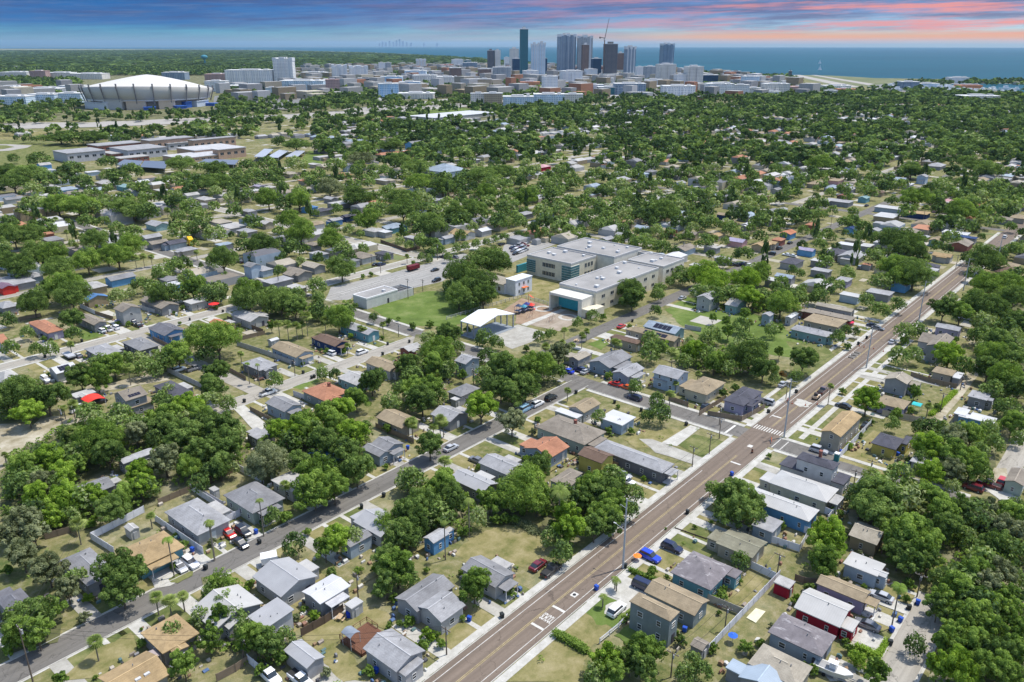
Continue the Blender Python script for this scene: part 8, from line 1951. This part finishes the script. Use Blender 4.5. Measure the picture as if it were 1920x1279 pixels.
def base_clump(seed, n, size):
    rng = np.random.default_rng(seed); nl = max(6, n // 14); L = sphere_pts(nl, rng) * [.34, .34, .34] + [0, 0, .46]; lr = rng.uniform(.13, .22, nl); lt = rng.uniform(0, 1, nl)
    i = rng.integers(nl, size=n); d = sphere_pts(n, rng); P = L[i] + d * lr[i][:, None] * rng.uniform(.7, 1.05, n)[:, None]; P[:, 2] = np.maximum(P[:, 2], .05)
    Nn = d + rng.normal(0, .4, (n, 3)); Nn /= np.linalg.norm(Nn, axis=1)[:, None]; A = np.cross(Nn, rng.normal(0, 1, (n, 3))); A /= np.linalg.norm(A, axis=1)[:, None]; B = np.cross(Nn, A); s = size * rng.uniform(.7, 1.3, n)[:, None]
    return np.stack([P + A * s, P - A * .5 * s + B * .87 * s, P - A * .5 * s - B * .87 * s], 1), lt[i] * .7 + rng.uniform(-.15, .3, n)
def mass_trees(U, V, W, Ht, tone, ntri, size, nvar=6, seed=0):
    var = [base_clump(seed + q, ntri, size) for q in range(nvar)]; pick = RN.integers(nvar, size=len(U)); an = RN.uniform(0, 6.28, len(U))
    for q in range(nvar):
        s = np.where(pick == q)[0]
        if not len(s): continue
        B, T = var[q]; ca, sa = np.cos(an[s])[:, None, None], np.sin(an[s])[:, None, None]; X, Y, Z = B[None, ..., 0], B[None, ..., 1], B[None, ..., 2]
        P = np.stack([(X * ca - Y * sa) * W[s][:, None, None] + U[s][:, None, None], (X * sa + Y * ca) * W[s][:, None, None] + V[s][:, None, None], Z * Ht[s][:, None, None] + 0 * ca], -1)
        CV.append(P.reshape(-1, 3).astype(np.float32)); CT.append(np.clip(T[None] * .8 + tone[s][:, None], 0, 1.2).ravel().astype(np.float32))
W = RN.uniform(1.8, 4.2, len(UG)); mass_trees(UG[:, 0], UG[:, 1], W, W * RN.uniform(.6, 1.1, len(UG)), RN.uniform(-.1, .45, len(UG)), 110, .085, 6, 900)
W = RN.uniform(.5, 1.7, len(ex)); mass_trees(ex[:, 0], ex[:, 1], W, W * RN.uniform(.5, .9, len(ex)), RN.uniform(-.1, .5, len(ex)), 26, .13, 4, 950)
Vc = np.concatenate(CV); T = np.concatenate(CT); o = link('undergrowth', fastmesh('undergrowth', Vc, np.arange(len(Vc)).reshape(-1, 3), LEAF['G'], tone=T)); struct(o, 'stuff', 'tangled low undergrowth filling the wooded yards and lot edges'); CV.clear(); CT.clear()
W = RN.uniform(4.5, 8.5, len(MT)); mass_trees(MT[:, 0], MT[:, 1], W, W * .72 + RN.uniform(1, 3, len(MT)), np.clip(RN.normal(.22, .24, len(MT)), -.1, .75), 620, .055, 6, 960)
n = 2600; hb = [HAND[RN.integers(len(HAND))][1] for _ in range(n)]; side = RN.integers(4, size=n); off = RN.gamma(1.6, 1.1, n) + .5; t_ = RN.random(n)
cu = np.array([b[0] - o_ if s == 0 else b[2] + o_ if s == 1 else b[0] + (b[2] - b[0]) * q for b, o_, s, q in zip(hb, off, side, t_)]); cv = np.array([b[1] - o_ if s == 2 else b[3] + o_ if s == 3 else b[1] + (b[3] - b[1]) * q for b, o_, s, q in zip(hb, off, side, t_)])
k = ~rect_hit(cu, cv, .3) & ~road_hit(cu, cv, 1.5); cu, cv = cu[k], cv[k]; n = len(cu); HV.clear(); HF.clear(); HC.clear()
cc = np.array([(.6, .6, .58), (.1, .1, .11), (.35, .3, .25), (.10, .16, .30), (.5, .45, .38), (.30, .17, .12), (.25, .25, .26), (.62, .6, .55), (.12, .2, .2), (.3, .2, .12)]); ci = RN.integers(len(cc), size=n)
add_mass_houses(cu, cv, RN.uniform(.2, 1.1, n), RN.uniform(.2, .9, n), RN.uniform(.12, .9, n) * .8, cc[ci], cc[ci], np.zeros(n, bool))
a_, b_, c_ = np.concatenate(HV), np.concatenate(HF), np.concatenate(HC); b3_ = np.concatenate([b_[:, [0, 1, 2]], b_[:, [0, 2, 3]][b_[:, 2] != b_[:, 3]]]); c3_ = np.concatenate([c_, c_[b_[:, 2] != b_[:, 3]]])
o = link('clutter', fastmesh('clutter', a_, b3_, m, col=c3_)); struct(o, 'stuff', 'small odds and ends strewn about the yards close to the houses')
TU = np.array([t[0] for t in TL]); TV = np.array([t[1] for t in TL]); TW_ = np.array([t[2] for t in TL])
S = np.array([s for s in STUFF]) if STUFF else np.zeros((0, 5))
if len(S): mass_trees(S[:, 0], S[:, 1], S[:, 2] * 1.08, S[:, 3], S[:, 4] + RN.uniform(-.08, .12, len(S)), 620, .055, 6, 100)
def density(x, y, U, V):
    p = np.full(len(x), .55)
    p = np.where((y < 330) & (x > 640), .50, p); p = np.where((y < 460) & (y >= 330) & (x > 780), .60, p); p = np.where((x > 760) & (x < 1260) & (y > 320) & (y < 450), .82, p)
    p = np.where((x < 640) & (y < 330), .55, p); p = np.where((x < 780) & (y >= 330), .30, p); p = np.where(y > 470, .26, p)
    p = np.where((x > 1500) & (y > 250) & (y < 470) & (x < 1760), .5, p); p = np.where((x > 1740) & (y < 480), .95, p)
    p = np.where(inpoly(x, y, URB), .33, p); p = np.where((x < 660) & (y > 204) & (y < 262), .26, p); p = np.where((x > 620) & (x < 950) & (y > 196) & (y < 232), .25, p); return p
def field_(U, V): return np.sin(U * .021 + 1.3 * np.sin(V * .013)) + np.sin(V * .027 + np.sin(U * .017) * 1.7)
# nearer band
U, V, x, y, D = grid_pts(255, 700, 9.5); k = (RN.random(len(U)) < density(x, y, U, V) * (1 + .28 * field_(U, V))) & (y < 560)
for P_ in OPEN: k &= ~inpoly(x, y, P_)
U, V, x, y, D = U[k], V[k], x[k], y[k], D[k]; k = ~rect_hit(U, V, 2.0) & ~road_hit(U, V, 2.2); U, V, x, y, D = U[k], V[k], x[k], y[k], D[k]
ok = np.array([np.min(np.hypot(TU - a, TV - b) - TW_ * .42) > 1.5 for a, b in zip(U, V)]); U, V, x, y, D = U[ok], V[ok], x[ok], y[ok], D[ok]
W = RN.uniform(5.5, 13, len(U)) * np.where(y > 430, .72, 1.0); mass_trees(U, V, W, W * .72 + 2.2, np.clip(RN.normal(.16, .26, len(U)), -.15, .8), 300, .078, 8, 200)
print('near mass', len(U))
U, V, x, y, D = grid_pts(700, 1750, 11.5); k = (RN.random(len(U)) < density(x, y, U, V) * (1 + .42 * field_(U, V)))
for P_ in OPEN: k &= ~inpoly(x, y, P_)
U, V, x, y, D = U[k], V[k], x[k], y[k], D[k]; k = ~rect_hit(U, V, 3) & ~road_hit(U, V, 1.5); U, V, x, y, D = U[k], V[k], x[k], y[k], D[k]
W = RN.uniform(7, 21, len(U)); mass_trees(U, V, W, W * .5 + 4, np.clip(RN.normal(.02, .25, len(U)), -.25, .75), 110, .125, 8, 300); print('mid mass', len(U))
U, V, x, y, D = grid_pts(330, 1700, 34); k = (RN.random(len(U)) < .25) & (y < 500)
for P_ in OPEN: k &= ~inpoly(x, y, P_)
U, V = U[k], V[k]; k = ~rect_hit(U, V, 2) & ~road_hit(U, V, 1.5); U, V = U[k], V[k]; W = RN.uniform(3.2, 5, len(U)); mass_trees(U, V, W, RN.uniform(11, 19, len(U)), np.clip(RN.normal(-.12, .12, len(U)), -.3, .2), 120, .13, 4, 350)
U, V, x, y, D = grid_pts(1750, 4200, 19); p = np.where(inpoly(x, y, URB), .25, .92) * np.where((x > 1500) & (y < 175), .35, 1); k = RN.random(len(U)) < p
for P_ in OPEN: k &= ~inpoly(x, y, P_)
U, V, x, y, D = U[k], V[k], x[k], y[k], D[k]; k = ~rect_hit(U, V, 4); U, V = U[k], V[k]
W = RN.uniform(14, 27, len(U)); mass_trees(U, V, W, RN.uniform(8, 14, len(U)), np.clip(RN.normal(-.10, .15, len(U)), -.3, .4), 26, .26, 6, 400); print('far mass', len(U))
U, V, x, y, D = grid_pts(4200, 17000, 62); k = (RN.random(len(U)) < .9); U, V = U[k], V[k]; k = ~rect_hit(U, V, 10); U, V = U[k], V[k]
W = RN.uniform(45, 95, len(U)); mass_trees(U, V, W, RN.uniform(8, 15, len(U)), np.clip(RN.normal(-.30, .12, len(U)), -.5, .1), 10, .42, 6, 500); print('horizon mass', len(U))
Vc = np.concatenate(CV); T = np.concatenate(CT); print('canopy tris', len(T))
M_CAN = m_leaf('canopy', (.034, .058, .028), (.112, .162, .062), (.255, .320, .125), .34)
for n_ in M_CAN.node_tree.nodes:
    if n_.type == 'VALTORGB':
        e = n_.color_ramp.elements
        while len(e) < 6: e.new(.5)
        for q, (p_, c_) in enumerate(((.05, (.036, .068, .030)), (.28, (.075, .125, .044)), (.46, (.125, .190, .062)), (.62, (.170, .255, .070)), (.80, (.240, .340, .092)), (.97, (.330, .390, .170)))): e[q].position = p_; e[q].color = (*c_, 1)
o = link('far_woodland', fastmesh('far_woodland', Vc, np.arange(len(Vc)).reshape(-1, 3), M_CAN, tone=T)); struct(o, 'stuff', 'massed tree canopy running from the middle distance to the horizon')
del Vc, CV
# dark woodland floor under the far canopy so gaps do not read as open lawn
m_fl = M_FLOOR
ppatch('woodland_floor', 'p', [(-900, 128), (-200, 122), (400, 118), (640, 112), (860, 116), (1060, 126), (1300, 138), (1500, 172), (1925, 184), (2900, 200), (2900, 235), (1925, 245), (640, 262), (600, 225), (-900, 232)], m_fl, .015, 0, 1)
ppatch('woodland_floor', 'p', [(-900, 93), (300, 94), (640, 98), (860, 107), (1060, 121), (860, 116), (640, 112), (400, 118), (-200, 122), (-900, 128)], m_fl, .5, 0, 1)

# loose small shrubs and yard growth close by, individually placed along fences and walls
rng = random.Random(99); nb = 0
for c, b, nm in HAND:
    for q in range(3):
        if nb > 170: break
        s = rng.randrange(4); px = rng.uniform(b[0], b[2]); py = rng.uniform(b[1], b[3])
        if s == 0: py = b[1] - 1.2
        elif s == 1: py = b[3] + 1.2
        elif s == 2: px = b[0] - 1.2
        else: px = b[2] + 1.2
        if any(r[0] - .6 < px < r[2] + .6 and r[1] - .6 < py < r[3] + .6 for r in RECTS) or road_hit(np.array([px]), np.array([py]), 2.5)[0]: continue
        tree(px, py, rng.uniform(1.3, 2.6), rng.choice('GGDYO'), rng, rng.choice((None, None, 'ball'))); nb += 1

# ---------------------------------------------------------------- haze
HZ = True
if HZ:
    mb = MB(); fx, fy = math.cos(TH), math.sin(TH); rx_, ry_ = math.sin(TH), -math.cos(TH)
    mb.box(-41000, -41000, -4.0, 41000, 41000, 262)
    hm = bpy.data.materials.new('haze'); hm.use_nodes = True; nt = hm.node_tree; nt.nodes.clear(); out = nt.nodes.new('ShaderNodeOutputMaterial'); pv = nt.nodes.new('ShaderNodeVolumePrincipled')
    pv.inputs['Color'].default_value = (.50, .74, 1.0, 1); pv.inputs['Density'].default_value = 1.8e-5; pv.inputs['Anisotropy'].default_value = .2; nt.links.new(pv.outputs[0], out.inputs['Volume'])
    o = mb.build('haze', hm); struct(o, 'stuff', 'thin blue air between the camera and the horizon')
finish_labels()
print('objects', len(bpy.data.objects), 'trees', n_tree, 'palms', n_palm, 'bush', n_bush, 'mid houses', nh)
